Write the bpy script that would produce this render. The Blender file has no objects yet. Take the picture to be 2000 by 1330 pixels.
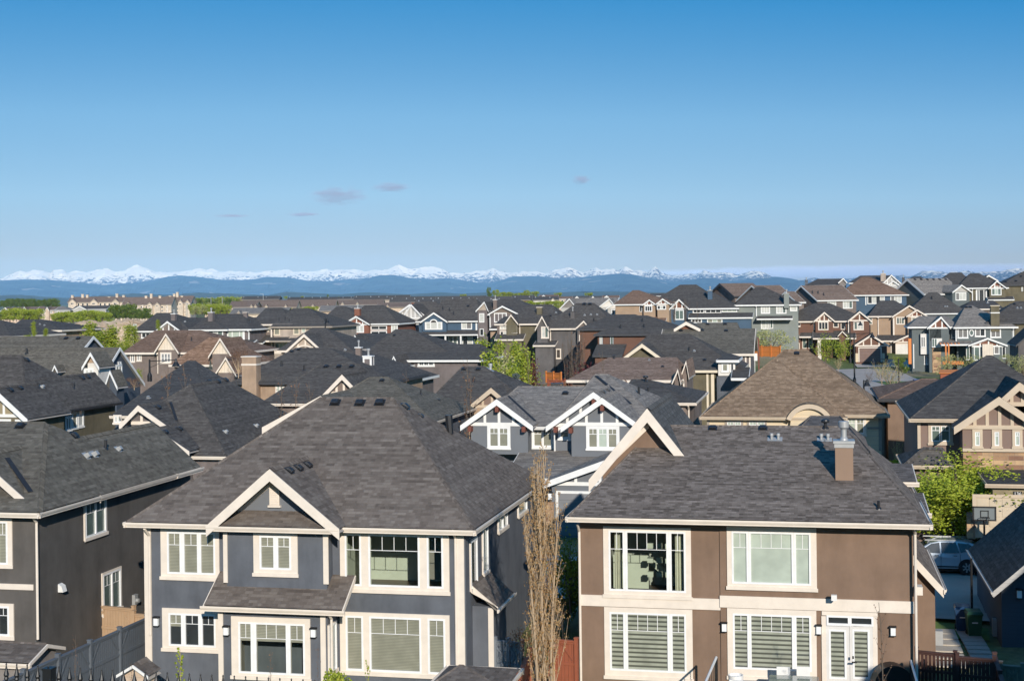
import bpy, math, random
from mathutils import Vector, Matrix, noise
random.seed(7)
sc = bpy.context.scene
COL = sc.collection
R = math.radians

# ------------------------------------------------------------------ camera model (a 50 mm view, level, slight roll)
F, CX, HY, ROLL, CZ = 2778.0, 1000.0, 580.0, 0.012, 15.5
CR, SR = math.cos(ROLL), math.sin(ROLL)
def ray(u, v):
    a, b = u - CX, HY - v
    return Vector(((a*CR + b*SR)/F, 1.0, (b*CR - a*SR)/F))
def P(u, v, d):
    r = ray(u, v)
    return Vector((r.x*d, d, CZ + r.z*d))
def onz(u, v, z):
    r = ray(u, v); t = (z - CZ)/r.z
    return Vector((r.x*t, t, z))

# ------------------------------------------------------------------ mesh builder
class MB:
    def __init__(s): s.v, s.f, s.m, s.uv = [], [], [], []
    def poly(s, pts, m=0, uv=None):
        n = len(s.v); s.v += [tuple(p) for p in pts]
        s.f.append(tuple(range(n, n+len(pts)))); s.m.append(m); s.uv.append(uv)
    def mesh(s, vs, fs, m=0):
        n = len(s.v); s.v += [tuple(p) for p in vs]
        for f in fs: s.f.append(tuple(i+n for i in f)); s.m.append(m); s.uv.append(None)
    def box(s, x0, x1, y0, y1, z0, z1, m=0, fn=None):
        vs = [(x, y, z) for x in (x0, x1) for y in (y0, y1) for z in (z0, z1)]
        if fn: vs = [fn(*p) for p in vs]
        s.mesh(vs, [(0,1,3,2),(4,6,7,5),(0,4,5,1),(2,3,7,6),(0,2,6,4),(1,5,7,3)], m)
    def prism(s, pts, d, m=0):
        """extrude polygon pts (3d) by vector d"""
        n = len(pts); d = Vector(d)
        vs = [Vector(p) for p in pts] + [Vector(p)+d for p in pts]
        fs = [tuple(range(n)), tuple(range(2*n-1, n-1, -1))] + [(i, (i+1) % n, (i+1) % n+n, i+n) for i in range(n)]
        s.mesh(vs, fs, m)
    def tube(s, p0, p1, r0, r1=None, n=8, m=0, cap=True):
        p0, p1 = Vector(p0), Vector(p1); r1 = r0 if r1 is None else r1
        d = (p1-p0)
        if d.length < 1e-6: return
        d.normalize(); a = d.orthogonal().normalized(); b = d.cross(a)
        vs = []
        for p, r in ((p0, r0), (p1, r1)):
            for i in range(n):
                t = 2*math.pi*i/n; vs.append(p + a*(r*math.cos(t)) + b*(r*math.sin(t)))
        fs = [(i, (i+1) % n, (i+1) % n+n, i+n) for i in range(n)]
        if cap: fs += [tuple(range(n-1, -1, -1)), tuple(range(n, 2*n))]
        s.mesh(vs, fs, m)
    def lathe(s, prof, c=(0,0,0), n=16, m=0):
        vs, fs = [], []
        for r, z in prof:
            for i in range(n):
                t = 2*math.pi*i/n; vs.append((c[0]+r*math.cos(t), c[1]+r*math.sin(t), c[2]+z))
        for k in range(len(prof)-1):
            for i in range(n):
                fs.append((k*n+i, k*n+(i+1) % n, (k+1)*n+(i+1) % n, (k+1)*n+i))
        fs.append(tuple(range(n))); fs.append(tuple(range((len(prof)-1)*n, len(prof)*n)))
        s.mesh(vs, fs, m)
    def build(s, name, mats, parent=None, zoff=0.0, smooth=False):
        if not s.f: return None
        me = bpy.data.meshes.new(name)
        vs = s.v if not zoff else [(x, y, z-zoff) for x, y, z in s.v]
        me.from_pydata(vs, [], s.f)
        mats = mats if isinstance(mats, (list, tuple)) else [mats]
        for m in mats: me.materials.append(m)
        me.polygons.foreach_set('material_index', s.m)
        if smooth: me.polygons.foreach_set('use_smooth', [True]*len(s.f))
        if any(u is not None for u in s.uv):
            ul = me.uv_layers.new(name='UVMap'); data = []
            for f, u in zip(s.f, s.uv):
                for k in range(len(f)): data += list(u[k]) if u is not None else [0.0, 0.0]
            ul.data.foreach_set('uv', data)
        me.update()
        o = bpy.data.objects.new(name, me); COL.objects.link(o)
        if parent: o.parent = parent
        return o

def tag(o, label=None, cat=None, group=None, kind=None):
    if label: o['label'] = label
    if cat: o['category'] = cat
    if group: o['group'] = group
    if kind: o['kind'] = kind
    return o
def empty(name, loc, rz=0, label=None, cat=None, group=None):
    o = bpy.data.objects.new(name, None); COL.objects.link(o); o.empty_display_size = .3
    o.location = loc; o.rotation_euler = (0, 0, rz)
    return tag(o, label, cat, group)
def copy_tree(o, parent=None):
    c = o.copy(); COL.objects.link(c); c.parent = parent
    for ch in list(o.children): copy_tree(ch, c)
    return c

# ------------------------------------------------------------------ materials
class NT:
    def __init__(s, name):
        s.mat = bpy.data.materials.new(name); s.mat.use_nodes = True
        s.t = s.mat.node_tree; s.n = s.t.nodes; s.l = s.t.links
        s.b = s.n['Principled BSDF']; s.out = s.n['Material Output']
    def add(s, typ, **kw):
        nd = s.n.new(typ)
        for k, v in kw.items():
            if k in nd.inputs.keys(): nd.inputs[k].default_value = v
            else: setattr(nd, k, v)
        return nd
    def link(s, a, b): s.l.new(a, b)
    def mix(s, fac, a, b, typ='MIX'):
        nd = s.n.new('ShaderNodeMix'); nd.data_type = 'RGBA'; nd.blend_type = typ
        for sock, val in ((nd.inputs[0], fac), (nd.inputs[6], a), (nd.inputs[7], b)):
            if hasattr(val, 'is_output'): s.l.new(val, sock)
            elif isinstance(val, (int, float)): sock.default_value = val
            else: sock.default_value = (*val, 1) if len(val) == 3 else val
        return nd.outputs[2]
    def math(s, op, a, b=0.0, c=0.0):
        nd = s.n.new('ShaderNodeMath'); nd.operation = op
        for i, val in enumerate((a, b, c)):
            if hasattr(val, 'is_output'): s.l.new(val, nd.inputs[i])
            else: nd.inputs[i].default_value = val
        return nd.outputs[0]
    def ramp(s, fac, stops):
        nd = s.n.new('ShaderNodeValToRGB'); cr = nd.color_ramp
        while len(cr.elements) < len(stops): cr.elements.new(0.5)
        for e, (p, c) in zip(cr.elements, stops):
            e.position = p; e.color = (*c, 1) if len(c) == 3 else c
        s.l.new(fac, nd.inputs[0]); return nd.outputs[0]
    def obj(s, scale=None):
        tc = s.n.new('ShaderNodeTexCoord')
        if scale is None: return tc.outputs['Object']
        mp = s.n.new('ShaderNodeMapping'); mp.inputs['Scale'].default_value = scale
        s.l.new(tc.outputs['Object'], mp.inputs[0]); return mp.outputs[0]
    def noise(s, vec, scale, detail=3, rough=.55):
        nd = s.add('ShaderNodeTexNoise', Scale=scale, Detail=detail, Roughness=rough)
        if vec is not None: s.l.new(vec, nd.inputs['Vector'])
        return nd.outputs['Fac']
    def bump(s, h, dist, strength=1.0):
        nd = s.add('ShaderNodeBump', Strength=strength, Distance=dist)
        s.l.new(h, nd.inputs['Height']); s.l.new(nd.outputs[0], s.b.inputs['Normal'])
    def base(s, col):
        if hasattr(col, 'is_output'): s.l.new(col, s.b.inputs['Base Color'])
        else: s.b.inputs['Base Color'].default_value = (*col, 1)
    def set(s, **kw):
        for k, v in kw.items(): s.b.inputs[k].default_value = v
        return s

def lin(r, g, b):
    f = lambda c: (c/255/12.92) if c/255 <= .04045 else ((c/255+.055)/1.055)**2.4
    return (f(r), f(g), f(b))
def cm(c, s): return tuple(x*s for x in c)

def stucco(name, col, rough=.9, blotch=.26):
    m = NT(name); v = m.obj()
    n1 = m.noise(v, .55, 5, .65); n2 = m.noise(m.obj((1, 1, .22)), 1.6, 4, .65); n3 = m.noise(v, 45, 2)
    f = m.math('MULTIPLY_ADD', n1, .6, m.math('MULTIPLY', n2, .4))
    c = m.ramp(f, [(.36, cm(col, 1-blotch)), (.52, col), (.66, cm(col, 1+blotch*.8))])
    m.base(c); m.bump(n3, .006, .5); m.set(Roughness=rough)
    m.b.inputs['Specular IOR Level'].default_value = .25
    return m.mat
def siding(name, col, pitch=.18, vertical=False):
    m = NT(name); v = m.obj()
    sep = m.n.new('ShaderNodeSeparateXYZ'); m.link(v, sep.inputs[0])
    if vertical:
        x = m.math('ADD', sep.outputs[0], sep.outputs[1]); fr = m.math('FRACT', m.math('DIVIDE', x, .35))
        line = m.math('LESS_THAN', fr, .12)
    else:
        fr = m.math('FRACT', m.math('DIVIDE', sep.outputs[2], pitch)); line = m.math('LESS_THAN', fr, .1)
    n1 = m.noise(v, .7, 3)
    c = m.ramp(n1, [(.3, cm(col, .9)), (.7, cm(col, 1.1))])
    c = m.mix(line, c, cm(col, .8)); m.base(c)
    m.bump(fr, .012, .6); m.set(Roughness=.75)
    return m.mat
def paint(name, col, rough=.6, var=.1):
    m = NT(name); n = m.noise(m.obj(), 1.9, 6, .68)
    m.base(m.ramp(n, [(.3, cm(col, 1-var)), (.7, cm(col, 1+var*.5))])); m.set(Roughness=rough); return m.mat
def shingle(name, ca, cb, cc, w=.36, h=.145, far=False):
    m = NT(name); tc = m.n.new('ShaderNodeTexCoord'); uv = tc.outputs['UV']
    def brick(bw, bh, off, freq, sh):
        mp = m.n.new('ShaderNodeMapping'); mp.inputs['Location'].default_value = sh; m.link(uv, mp.inputs[0])
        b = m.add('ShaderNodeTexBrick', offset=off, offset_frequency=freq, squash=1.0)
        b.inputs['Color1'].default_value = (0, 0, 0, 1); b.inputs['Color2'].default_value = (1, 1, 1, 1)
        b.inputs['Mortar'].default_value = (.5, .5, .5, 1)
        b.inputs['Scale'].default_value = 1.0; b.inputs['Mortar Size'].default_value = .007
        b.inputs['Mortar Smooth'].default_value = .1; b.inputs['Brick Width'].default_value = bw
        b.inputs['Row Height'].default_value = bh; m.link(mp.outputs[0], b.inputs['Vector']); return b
    b1 = brick(w, h, .37, 3, (0, 0, 0)); b2 = brick(w*.55, h, .61, 2, (3.17, 0, 0))
    t = m.math('MULTIPLY_ADD', b1.outputs['Color'], .62, m.math('MULTIPLY', b2.outputs['Color'], .38))
    c = m.ramp(t, [(.12, ca), (.5, cb), (.88, cc)])
    n = m.noise(m.obj(), .35, 4); c = m.mix(1.0, c, m.ramp(n, [(.3, (.95,.95,.95)), (.7, (1.05,1.05,1.04))]), 'MULTIPLY')
    g = m.noise(uv, 160, 1); c = m.mix(1.0, c, m.ramp(g, [(.3, (.8,.8,.8)), (.7, (1.2,1.2,1.2))]), 'MULTIPLY')
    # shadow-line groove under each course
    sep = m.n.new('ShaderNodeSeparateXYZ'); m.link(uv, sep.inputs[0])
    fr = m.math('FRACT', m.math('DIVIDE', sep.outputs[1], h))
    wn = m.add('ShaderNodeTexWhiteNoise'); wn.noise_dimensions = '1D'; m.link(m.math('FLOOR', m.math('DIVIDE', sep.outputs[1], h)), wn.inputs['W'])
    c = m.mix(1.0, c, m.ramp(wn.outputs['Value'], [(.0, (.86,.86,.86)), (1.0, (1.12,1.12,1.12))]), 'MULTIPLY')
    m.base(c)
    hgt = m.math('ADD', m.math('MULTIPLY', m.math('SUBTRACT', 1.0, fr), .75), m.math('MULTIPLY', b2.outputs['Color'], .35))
    m.bump(hgt, .022, 1.0); m.set(Roughness=.92)
    m.b.inputs['Specular IOR Level'].default_value = .06
    return m.mat
def plain(name, col, rough=.5, metal=0.0, **kw):
    m = NT(name); n = m.noise(m.obj(), 4, 3)
    m.base(m.ramp(n, [(.3, cm(col, .93)), (.7, cm(col, 1.05))])); m.set(Roughness=rough, Metallic=metal, **kw); return m.mat

M = {}
CREAM = (.76, .67, .57); WHITE = (.78, .77, .74)
M['cream'] = paint('cream_trim', CREAM); M['white'] = paint('white_trim', WHITE)
M['tantrim'] = paint('tan_trim', (.56, .45, .33)); M['ivory'] = paint('ivory_trim', (.72, .62, .47))
M['darktrim'] = paint('charcoal_trim', (.05, .05, .055)); M['taupetrim'] = paint('taupe_trim', (.33, .28, .23))
M['vinyl'] = plain('white_vinyl', (.82, .82, .81), .35)
M['soffit'] = paint('soffit', (.42, .38, .34))
# stucco / siding
M['slate'] = stucco('slate_stucco', (.115, .124, .142)); M['slate2'] = stucco('blue_slate_stucco', (.12, .135, .165))
M['charwall'] = stucco('charcoal_stucco', (.105, .096, .088)); M['brown'] = stucco('brown_stucco', (.22, .147, .104), blotch=.19)
M['tan'] = stucco('tan_stucco', (.37, .265, .185)); M['taupe'] = stucco('taupe_stucco', (.2, .16, .14))
M['beige'] = stucco('beige_stucco', (.42, .35, .29)); M['olive'] = stucco('olive_stucco', (.145, .125, .082))
M['mauve'] = stucco('mauve_grey_stucco', (.17, .145, .14)); M['chimtan'] = stucco('chimney_stucco', (.29, .198, .14), blotch=.05)
M['khaki'] = stucco('khaki_stucco', (.3, .25, .16)); M['creamwall'] = siding('cream_siding', (.68, .55, .37), .3)
M['blue'] = siding('blue_siding', (.055, .1, .155)); M['navy'] = siding('navy_siding', (.065, .08, .105))
M['greygreen'] = siding('grey_green_siding', (.115, .135, .135)); M['sage'] = siding('sage_siding', (.22, .24, .22))
M['brick'] = siding('russet_siding', (.22, .085, .05)); M['chestnut'] = siding('chestnut_siding', (.15, .072, .045))
M['buff'] = siding('buff_siding', (.36, .25, .165)); M['taupesid'] = siding('taupe_siding', (.2, .155, .125))
M['palegrey'] = siding('pale_grey_siding', (.45, .43, .4)); M['whitewall'] = siding('white_siding', (.72, .68, .62))
M['board'] = siding('cream_board', (.72, .62, .5), vertical=True); M['darkgrey'] = stucco('dark_grey_stucco', (.125, .115, .112))
M['greywall'] = stucco('grey_stucco', (.24, .215, .2)); M['peach'] = stucco('peach_stucco', (.58, .45, .34))
M['redpanel'] = siding('russet_panel', (.19, .075, .045)); M['mauvepanel'] = stucco('mauve_panel', (.235, .165, .135), blotch=.06)
M['slatepanel'] = stucco('slate_panel', (.16, .17, .185), blotch=.05); M['condowall'] = stucco('condo_cream', (.6, .5, .39))
M['timber'] = paint('red_brown_beam', (.17, .05, .03))
# roofs
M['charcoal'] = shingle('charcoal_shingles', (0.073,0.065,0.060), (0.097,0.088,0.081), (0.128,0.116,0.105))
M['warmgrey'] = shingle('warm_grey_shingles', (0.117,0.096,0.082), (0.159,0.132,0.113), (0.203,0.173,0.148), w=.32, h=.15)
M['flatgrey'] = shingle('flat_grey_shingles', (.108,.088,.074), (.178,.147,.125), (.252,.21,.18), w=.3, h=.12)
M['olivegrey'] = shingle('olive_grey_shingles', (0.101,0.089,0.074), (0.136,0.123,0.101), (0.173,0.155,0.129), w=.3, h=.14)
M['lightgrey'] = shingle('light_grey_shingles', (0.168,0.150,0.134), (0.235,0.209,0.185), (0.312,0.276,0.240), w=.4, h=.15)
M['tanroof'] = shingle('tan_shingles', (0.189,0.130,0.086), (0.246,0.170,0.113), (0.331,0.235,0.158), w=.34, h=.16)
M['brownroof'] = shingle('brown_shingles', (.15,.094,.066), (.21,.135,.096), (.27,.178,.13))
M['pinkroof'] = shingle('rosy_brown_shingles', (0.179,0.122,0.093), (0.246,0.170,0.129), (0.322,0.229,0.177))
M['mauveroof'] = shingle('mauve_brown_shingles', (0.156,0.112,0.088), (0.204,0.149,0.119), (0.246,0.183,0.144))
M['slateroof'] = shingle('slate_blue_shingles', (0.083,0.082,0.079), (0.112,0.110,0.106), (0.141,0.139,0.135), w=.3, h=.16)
# glass, blinds, metal
def pane(name, col, slat=0.0, dark=.35, rough=.25, coat=1.0, vert=False):
    m = NT(name); v = m.obj()
    sep = m.n.new('ShaderNodeSeparateXYZ'); m.link(v, sep.inputs[0])
    n = m.noise(v, 1.7, 2); c = m.ramp(n, [(.3, cm(col, .8)), (.7, cm(col, 1.15))])
    if slat:
        x = sep.outputs[2] if not vert else m.math('ADD', sep.outputs[0], sep.outputs[1])
        fr = m.math('FRACT', m.math('DIVIDE', x, slat)); c = m.mix(m.math('GREATER_THAN', fr, .58), c, cm(col, dark))
    m.base(c); m.set(Roughness=rough); m.b.inputs['Coat Weight'].default_value = coat
    m.b.inputs['Coat Roughness'].default_value = .02
    return m.mat
M['g_dark'] = pane('dark_glass', (.03, .034, .036)); M['g_blind'] = pane('slatted_blind', (.31, .305, .235), .055, .6)
M['g_pale'] = pane('pale_roller_blind', (.46, .52, .44), .04, .93); M['g_white'] = pane('white_curtain', (.6, .6, .55), .12, .85, vert=True)
M['g_zebra'] = pane('zebra_blind', (.34, .355, .285), .17, .27); M['g_green'] = pane('greenish_glass', (.12, .16, .14))
M['g_warm'] = pane('warm_dim_glass', (.075, .06, .05)); M['g_grey'] = pane('grey_blind', (.22, .21, .2), .05, .8)
M['black'] = plain('black_metal', (.012, .012, .013), .45); M['galv'] = plain('galvanised_metal', (.42, .42, .41), .5, .35)
M['vent'] = plain('black_vent_plastic', (.02, .021, .024), .38); M['flash'] = plain('dark_flashing', (.018, .018, .02), .6)
M['lampglass'] = plain('frosted_lamp_glass', (.82, .84, .84), .2)
M['door'] = paint('white_door', (.7, .67, .63), .45)
M['garagegrey'] = siding('grey_garage_door', (.2, .2, .205), .55); M['garagebrown'] = siding('brown_garage_door', (.2, .13, .105), .55)
M['garagetan'] = paint('tan_garage_door', (.56, .46, .33))
def cglass():
    m = NT('clear_glass'); m.n.remove(m.b)
    tr = m.add('ShaderNodeBsdfTransparent'); tr.inputs[0].default_value = (.9, .95, .91, 1)
    gl = m.add('ShaderNodeBsdfGlossy'); gl.inputs['Roughness'].default_value = .02
    fr = m.add('ShaderNodeFresnel', IOR=1.5); mx = m.add('ShaderNodeMixShader')
    m.link(fr.outputs[0], mx.inputs[0]); m.link(tr.outputs[0], mx.inputs[1]); m.link(gl.outputs[0], mx.inputs[2])
    m.link(mx.outputs[0], m.out.inputs[0]); return m.mat
M['g_clear'] = cglass()
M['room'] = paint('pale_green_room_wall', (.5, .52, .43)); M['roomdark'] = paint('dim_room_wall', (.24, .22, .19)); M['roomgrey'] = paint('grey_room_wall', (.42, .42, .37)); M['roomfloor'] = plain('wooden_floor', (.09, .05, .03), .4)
M['curtain'] = plain('cream_curtain', (.62, .6, .5), .9)
def stone():
    m = NT('ashlar_stone'); tc = m.obj()
    b = m.add('ShaderNodeTexBrick', offset=.43, squash=1.4, squash_frequency=2)
    mp = m.n.new('ShaderNodeMapping'); mp.inputs['Rotation'].default_value = (R(90), 0, 0)
    m.link(tc, mp.inputs[0]); m.link(mp.outputs[0], b.inputs['Vector'])
    b.inputs['Color1'].default_value = (.24, .13, .085, 1); b.inputs['Color2'].default_value = (.55, .38, .22, 1)
    b.inputs['Mortar'].default_value = (.3, .22, .15, 1)
    b.inputs['Scale'].default_value = 1; b.inputs['Brick Width'].default_value = .55; b.inputs['Row Height'].default_value = .24
    b.inputs['Mortar Size'].default_value = .012
    n = m.noise(tc, 1.7, 4)
    m.base(m.mix(1.0, b.outputs['Color'], m.ramp(n, [(.3, (.75,.75,.8)), (.7, (1.15,1.1,1.0))]), 'MULTIPLY'))
    m.bump(m.noise(tc, 12, 3), .03, .6); m.set(Roughness=.9); return m.mat
M['stone'] = stone()

BASES = []          # (x, y, z) of house footings: the terrain passes through them
ALLH = []

# ------------------------------------------------------------------ a house
class House:
    def __init__(s, name, label, u, v, sc_, wall, roof, trim='cream', yaw=12.0, base=None, h=6.2, o=.45, cat='house', group=None, fascia=None, ground=True):
        s.sc = sc_; s.d = F/sc_; s.yaw = R(yaw)
        p = P(u, v, s.d); s.ox, s.oy = p.x, p.y
        s.e1 = Vector((math.cos(s.yaw), -math.sin(s.yaw), 0)); s.e2 = Vector((math.sin(s.yaw), math.cos(s.yaw), 0))
        s.zb = base if base is not None else p.z - h
        s.wallm, s.roofm, s.trimm, s.fasm = wall, roof, trim, fascia or trim
        s.o = o
        s.root = empty(name, (s.ox, s.oy, s.zb), -s.yaw, label, cat, group or 'houses of the neighbourhood')
        s.W, s.RF, s.FA, s.TR = MB(), MB(), MB(), MB()
        s.wm, s.rm, s.fm, s.tm = [], [], [], []
        s.fr = []; s.holes = []; s.boxes = []
        s.near = sc_ > 24; s.mid = sc_ > 9
        cx, cy = s.ox, s.oy
        s.cam = s.loc(Vector((0, 0, CZ)))
        if ground: BASES.append((s.ox + 5*s.e2.x, s.oy + 5*s.e2.y, s.zb))
        ALLH.append(s)
    def loc(s, w):
        q = Vector((w.x-s.ox, w.y-s.oy, 0)); return Vector((q.dot(s.e1), q.dot(s.e2), w.z))
    def world(s, a, b, z): return Vector((s.ox, s.oy, 0)) + s.e1*a + s.e2*b + Vector((0, 0, z))
    def lray(s, u, v):
        r = ray(u, v); return Vector((r.dot(s.e1), r.dot(s.e2), r.z))
    def pt(s, u, v, b):
        r = s.lray(u, v); t = (b - s.cam.y)/r.y; return s.cam + r*t
    def pta(s, u, v, a):
        r = s.lray(u, v); t = (a - s.cam.x)/r.x; return s.cam + r*t
    def mi(s, lst, m):
        m = M[m] if isinstance(m, str) else m
        if m not in lst: lst.append(m)
        return lst.index(m)
    # --- walls
    def wbox(s, a0, a1, b0, b1, z0, z1, wall=None, hole=False):
        m = s.mi(s.wm, wall or s.wallm)
        s.boxes.append((a0, a1, b0, b1, z0, z1, m))
    def _walls(s):
        for a0, a1, b0, b1, z0, z1, m in s.boxes:
            hs = [h for h in s.holes if abs(h[4]-b0) < .02 and h[0] > a0 and h[1] < a1]
            W = s.W
            if hs:
                xs = sorted({a0, a1} | {h[0] for h in hs} | {h[1] for h in hs}); zs = sorted({z0, z1} | {h[2] for h in hs} | {h[3] for h in hs})
                for i in range(len(xs)-1):
                    for j in range(len(zs)-1):
                        cx, cz = (xs[i]+xs[i+1])/2, (zs[j]+zs[j+1])/2
                        if any(h[0] < cx < h[1] and h[2] < cz < h[3] for h in hs): continue
                        W.poly([(xs[i], b0, zs[j]), (xs[i+1], b0, zs[j]), (xs[i+1], b0, zs[j+1]), (xs[i], b0, zs[j+1])], m)
            else: W.poly([(a0, b0, z0), (a1, b0, z0), (a1, b0, z1), (a0, b0, z1)], m)
            W.poly([(a1, b0, z0), (a1, b1, z0), (a1, b1, z1), (a1, b0, z1)], m)
            W.poly([(a1, b1, z0), (a0, b1, z0), (a0, b1, z1), (a1, b1, z1)], m)
            W.poly([(a0, b1, z0), (a0, b0, z0), (a0, b0, z1), (a0, b1, z1)], m)
            W.poly([(a0, b0, z1), (a1, b0, z1), (a1, b1, z1), (a0, b1, z1)], m)
    # --- roof skin
    def rface(s, pts, m, thick=.07):
        pts = [Vector(p) for p in pts]
        n = Vector((0, 0, 0))
        for i in range(len(pts)): n += pts[i].cross(pts[(i+1) % len(pts)])
        if n.length < 1e-6: return
        n.normalize()
        if n.z < 0: n = -n; pts.reverse()
        t = Vector((0, 0, 1)).cross(n)
        t = t.normalized() if t.length > 1e-4 else Vector((1, 0, 0))
        w = n.cross(t); off = random.random()*20
        uv = [(p.dot(t)+off, p.dot(w)+off*1.13) for p in pts]
        s.RF.poly(pts, m, uv)
        s.fr.append((pts, n))
    def hit(s, u, v):
        r = s.lray(u, v); best = None
        for pts, n in s.fr:
            dn = r.dot(n)
            if abs(dn) < 1e-6: continue
            t = (pts[0]-s.cam).dot(n)/dn
            if t <= 0 or (best and t >= best[0]): continue
            q = s.cam + r*t; ok = True
            for i in range(len(pts)):
                e = pts[(i+1) % len(pts)]-pts[i]
                if e.cross(q-pts[i]).dot(n) < -1e-3: ok = False; break
            if ok: best = (t, q, n)
        return best
    def ridgecap(s, p0, p1, m):
        if not s.near: return
        p0, p1 = Vector(p0), Vector(p1); d = (p1-p0).normalized()
        side = d.cross(Vector((0, 0, 1)))
        if side.length < 1e-3: return
        side.normalize(); w, hh, dr = .15, .035, .09
        for sg in (1, -1):
            q = [p0+Vector((0,0,hh)), p1+Vector((0,0,hh)), p1+side*sg*w+Vector((0,0,-dr)), p0+side*sg*w+Vector((0,0,-dr))]
            L = (p1-p0).length
            s.RF.poly(q, m, [(0,0),(0,L*1.03),(.17,L*1.03),(.17,0)])
    def eave(s, p0, p1, out, fas=None, hgt=.2, dep=.11):
        """fascia board + gutter along an eave edge from p0 to p1; out = outward unit vector"""
        m = s.mi(s.fm, fas or s.fasm); p0, p1, out = Vector(p0), Vector(p1), Vector(out)
        if not s.near: dep, hgt = .08, .24
        d = (p1-p0).normalized()*(dep if s.near else 0)
        p0 = p0-d; p1 = p1+d
        up = Vector((0, 0, 1)); z = .012
        q0, q1 = p0-up*z, p1-up*z
        if s.near:   # K-style gutter profile
            prof = [(0, -hgt), (.05, -hgt), (.05, -.13), (dep*.75, -.13), (dep, -.06), (dep, 0), (dep-.015, 0), (dep-.02, -.035), (0, -.03)]
        else: prof = [(0, -hgt), (dep, -hgt), (dep, 0), (0, 0)]
        s.FA.prism([q0+out*x+up*y for x, y in prof], q1-q0, m)
    def hip(s, u0, u1, v, b0, D, r, br=None, wall=True, roof=None, wl=None, base=None, o=None, wb=None, ze=None, fas=None, wb1=None, ev=True):
        """hip roof: front eave pixels, ridge r=(u0,u1,v) at depth br"""
        A, B = s.pt(u0, v, b0), s.pt(u1, v, b0); z = (A.z+B.z)/2 if ze is None else ze; a0, a1 = A.x, B.x
        br = b0 + (D/2 if br is None else br); b1 = b0+D
        r0, r1 = s.pt(r[0], r[2], br), s.pt(r[1], r[2], br); zr = (r0.z+r1.z)/2
        return s.hipL(a0, a1, b0, b1, z, (r0.x, br, zr), (r1.x, br, zr), wall, roof, wl, base, o, wb, fas, ev)
    def hipL(s, a0, a1, b0, b1, z, r0, r1, wall=True, roof=None, wl=None, base=None, o=None, wb=None, fas=None, ev=True):
        m = s.mi(s.rm, roof or s.roofm); o = s.o if o is None else o
        c = [(a0, b0, z), (a1, b0, z), (a1, b1, z), (a0, b1, z)]
        if abs(r0[0]-r1[0]) < .05 and abs(r0[1]-r1[1]) < .05:
            for i in range(4): s.rface([c[i], c[(i+1) % 4], r0], m)
        elif abs(r0[1]-r1[1]) > abs(r0[0]-r1[0]):
            s.rface([c[0], c[1], r0], m); s.rface([c[1], c[2], r1, r0], m); s.rface([c[2], c[3], r1], m); s.rface([c[3], c[0], r0, r1], m); s.ridgecap(r0, r1, m); r1 = r0
        else:
            s.rface([c[0], c[1], r1, r0], m); s.rface([c[1], c[2], r1], m); s.rface([c[2], c[3], r0, r1], m); s.rface([c[3], c[0], r0], m)
            s.ridgecap(r0, r1, m)
        s.ridgecap(c[0], r0, m); s.ridgecap(c[1], r1, m)
        ms = s.mi(s.fm, 'soffit')
        if ev: s.FA.poly([(x, y, z-.19) for x, y, _ in c], ms)
        if ev: s.eave(c[0], c[1], (0, -1, 0), fas); s.eave(c[1], c[2], (1, 0, 0), fas); s.eave(c[3], c[0], (-1, 0, 0), fas); s.eave(c[2], c[3], (0, 1, 0), fas)
        if wall:
            w0, w1 = (a0+o, a1-o) if wl is None else wl
            s.wbox(w0, w1, (b0+o if wb is None else wb), b1-o, (s.zb-2 if base is None else base), z-.2, wall if isinstance(wall, str) else None)
        return dict(a0=a0, a1=a1, b0=b0, b1=b1, z=z, wb=b0+o if wb is None else wb)
    def slab(s, p, m, mf, th=.16):
        """sloping roof slab p = 4 pts (eave front, ridge front, ridge back, eave back)"""
        s.rface(p, m)
        q = [Vector(x)-Vector((0, 0, th)) for x in p]
        s.FA.poly(q, s.mi(s.fm, 'soffit'))
    def gab(s, u0, u1, v, ua, va, b0, D, o=.5, wall=True, tri=None, barge=.3, timber=0, base=None, roof=None, wl=None, fas=None, low=True, panel=None, ev=False):
        A, B, T = s.pt(u0, v, b0), s.pt(u1, v, b0), s.pt(ua, va, b0)
        return s.gabL(A.x, B.x, (A.z+B.z)/2, T.x, T.z, b0, D, o, wall, tri, barge, timber, base, roof, wl, fas, low, panel, ev)
    def gabL(s, a0, a1, z, ar, zr, b0, D, o=.5, wall=True, tri=None, barge=.3, timber=0, base=None, roof=None, wl=None, fas=None, low=True, panel=None, ev=True):
        """gable roof with the gable end facing front"""
        m = s.mi(s.rm, roof or s.roofm); b1 = b0+D; fas = fas or s.fasm; mf = s.mi(s.fm, fas); mt = None
        s.slab([(a0, b0, z), (ar, b0, zr), (ar, b1, zr), (a0, b1, z)], m, mf)
        s.slab([(a1, b0, z), (ar, b0, zr), (ar, b1, zr), (a1, b1, z)], m, mf)
        s.ridgecap((ar, b0, zr), (ar, b1, zr), m)
        bt = .05 if s.near else .09
        for a in (a0, a1):   # barge boards
            p = [Vector((a, b0-bt, z-.01)), Vector((ar, b0-bt, zr-.01)), Vector((ar, b0-bt, zr-.01-barge*1.12)), Vector((a, b0-bt, z-.01-barge))]
            s.FA.prism(p, (0, bt-.004, 0), mf)
        if ev: s.eave((a0, b0, z), (a0, b1, z), (-1, 0, 0), fas); s.eave((a1, b0, z), (a1, b1, z), (1, 0, 0), fas)
        for a in ((a0, a1) if ev else ()): s.FA.poly([(a, b0, z-.012), (a, b1, z-.012), (a, b1, z-.17), (a, b0, z-.17)], mf)
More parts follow.
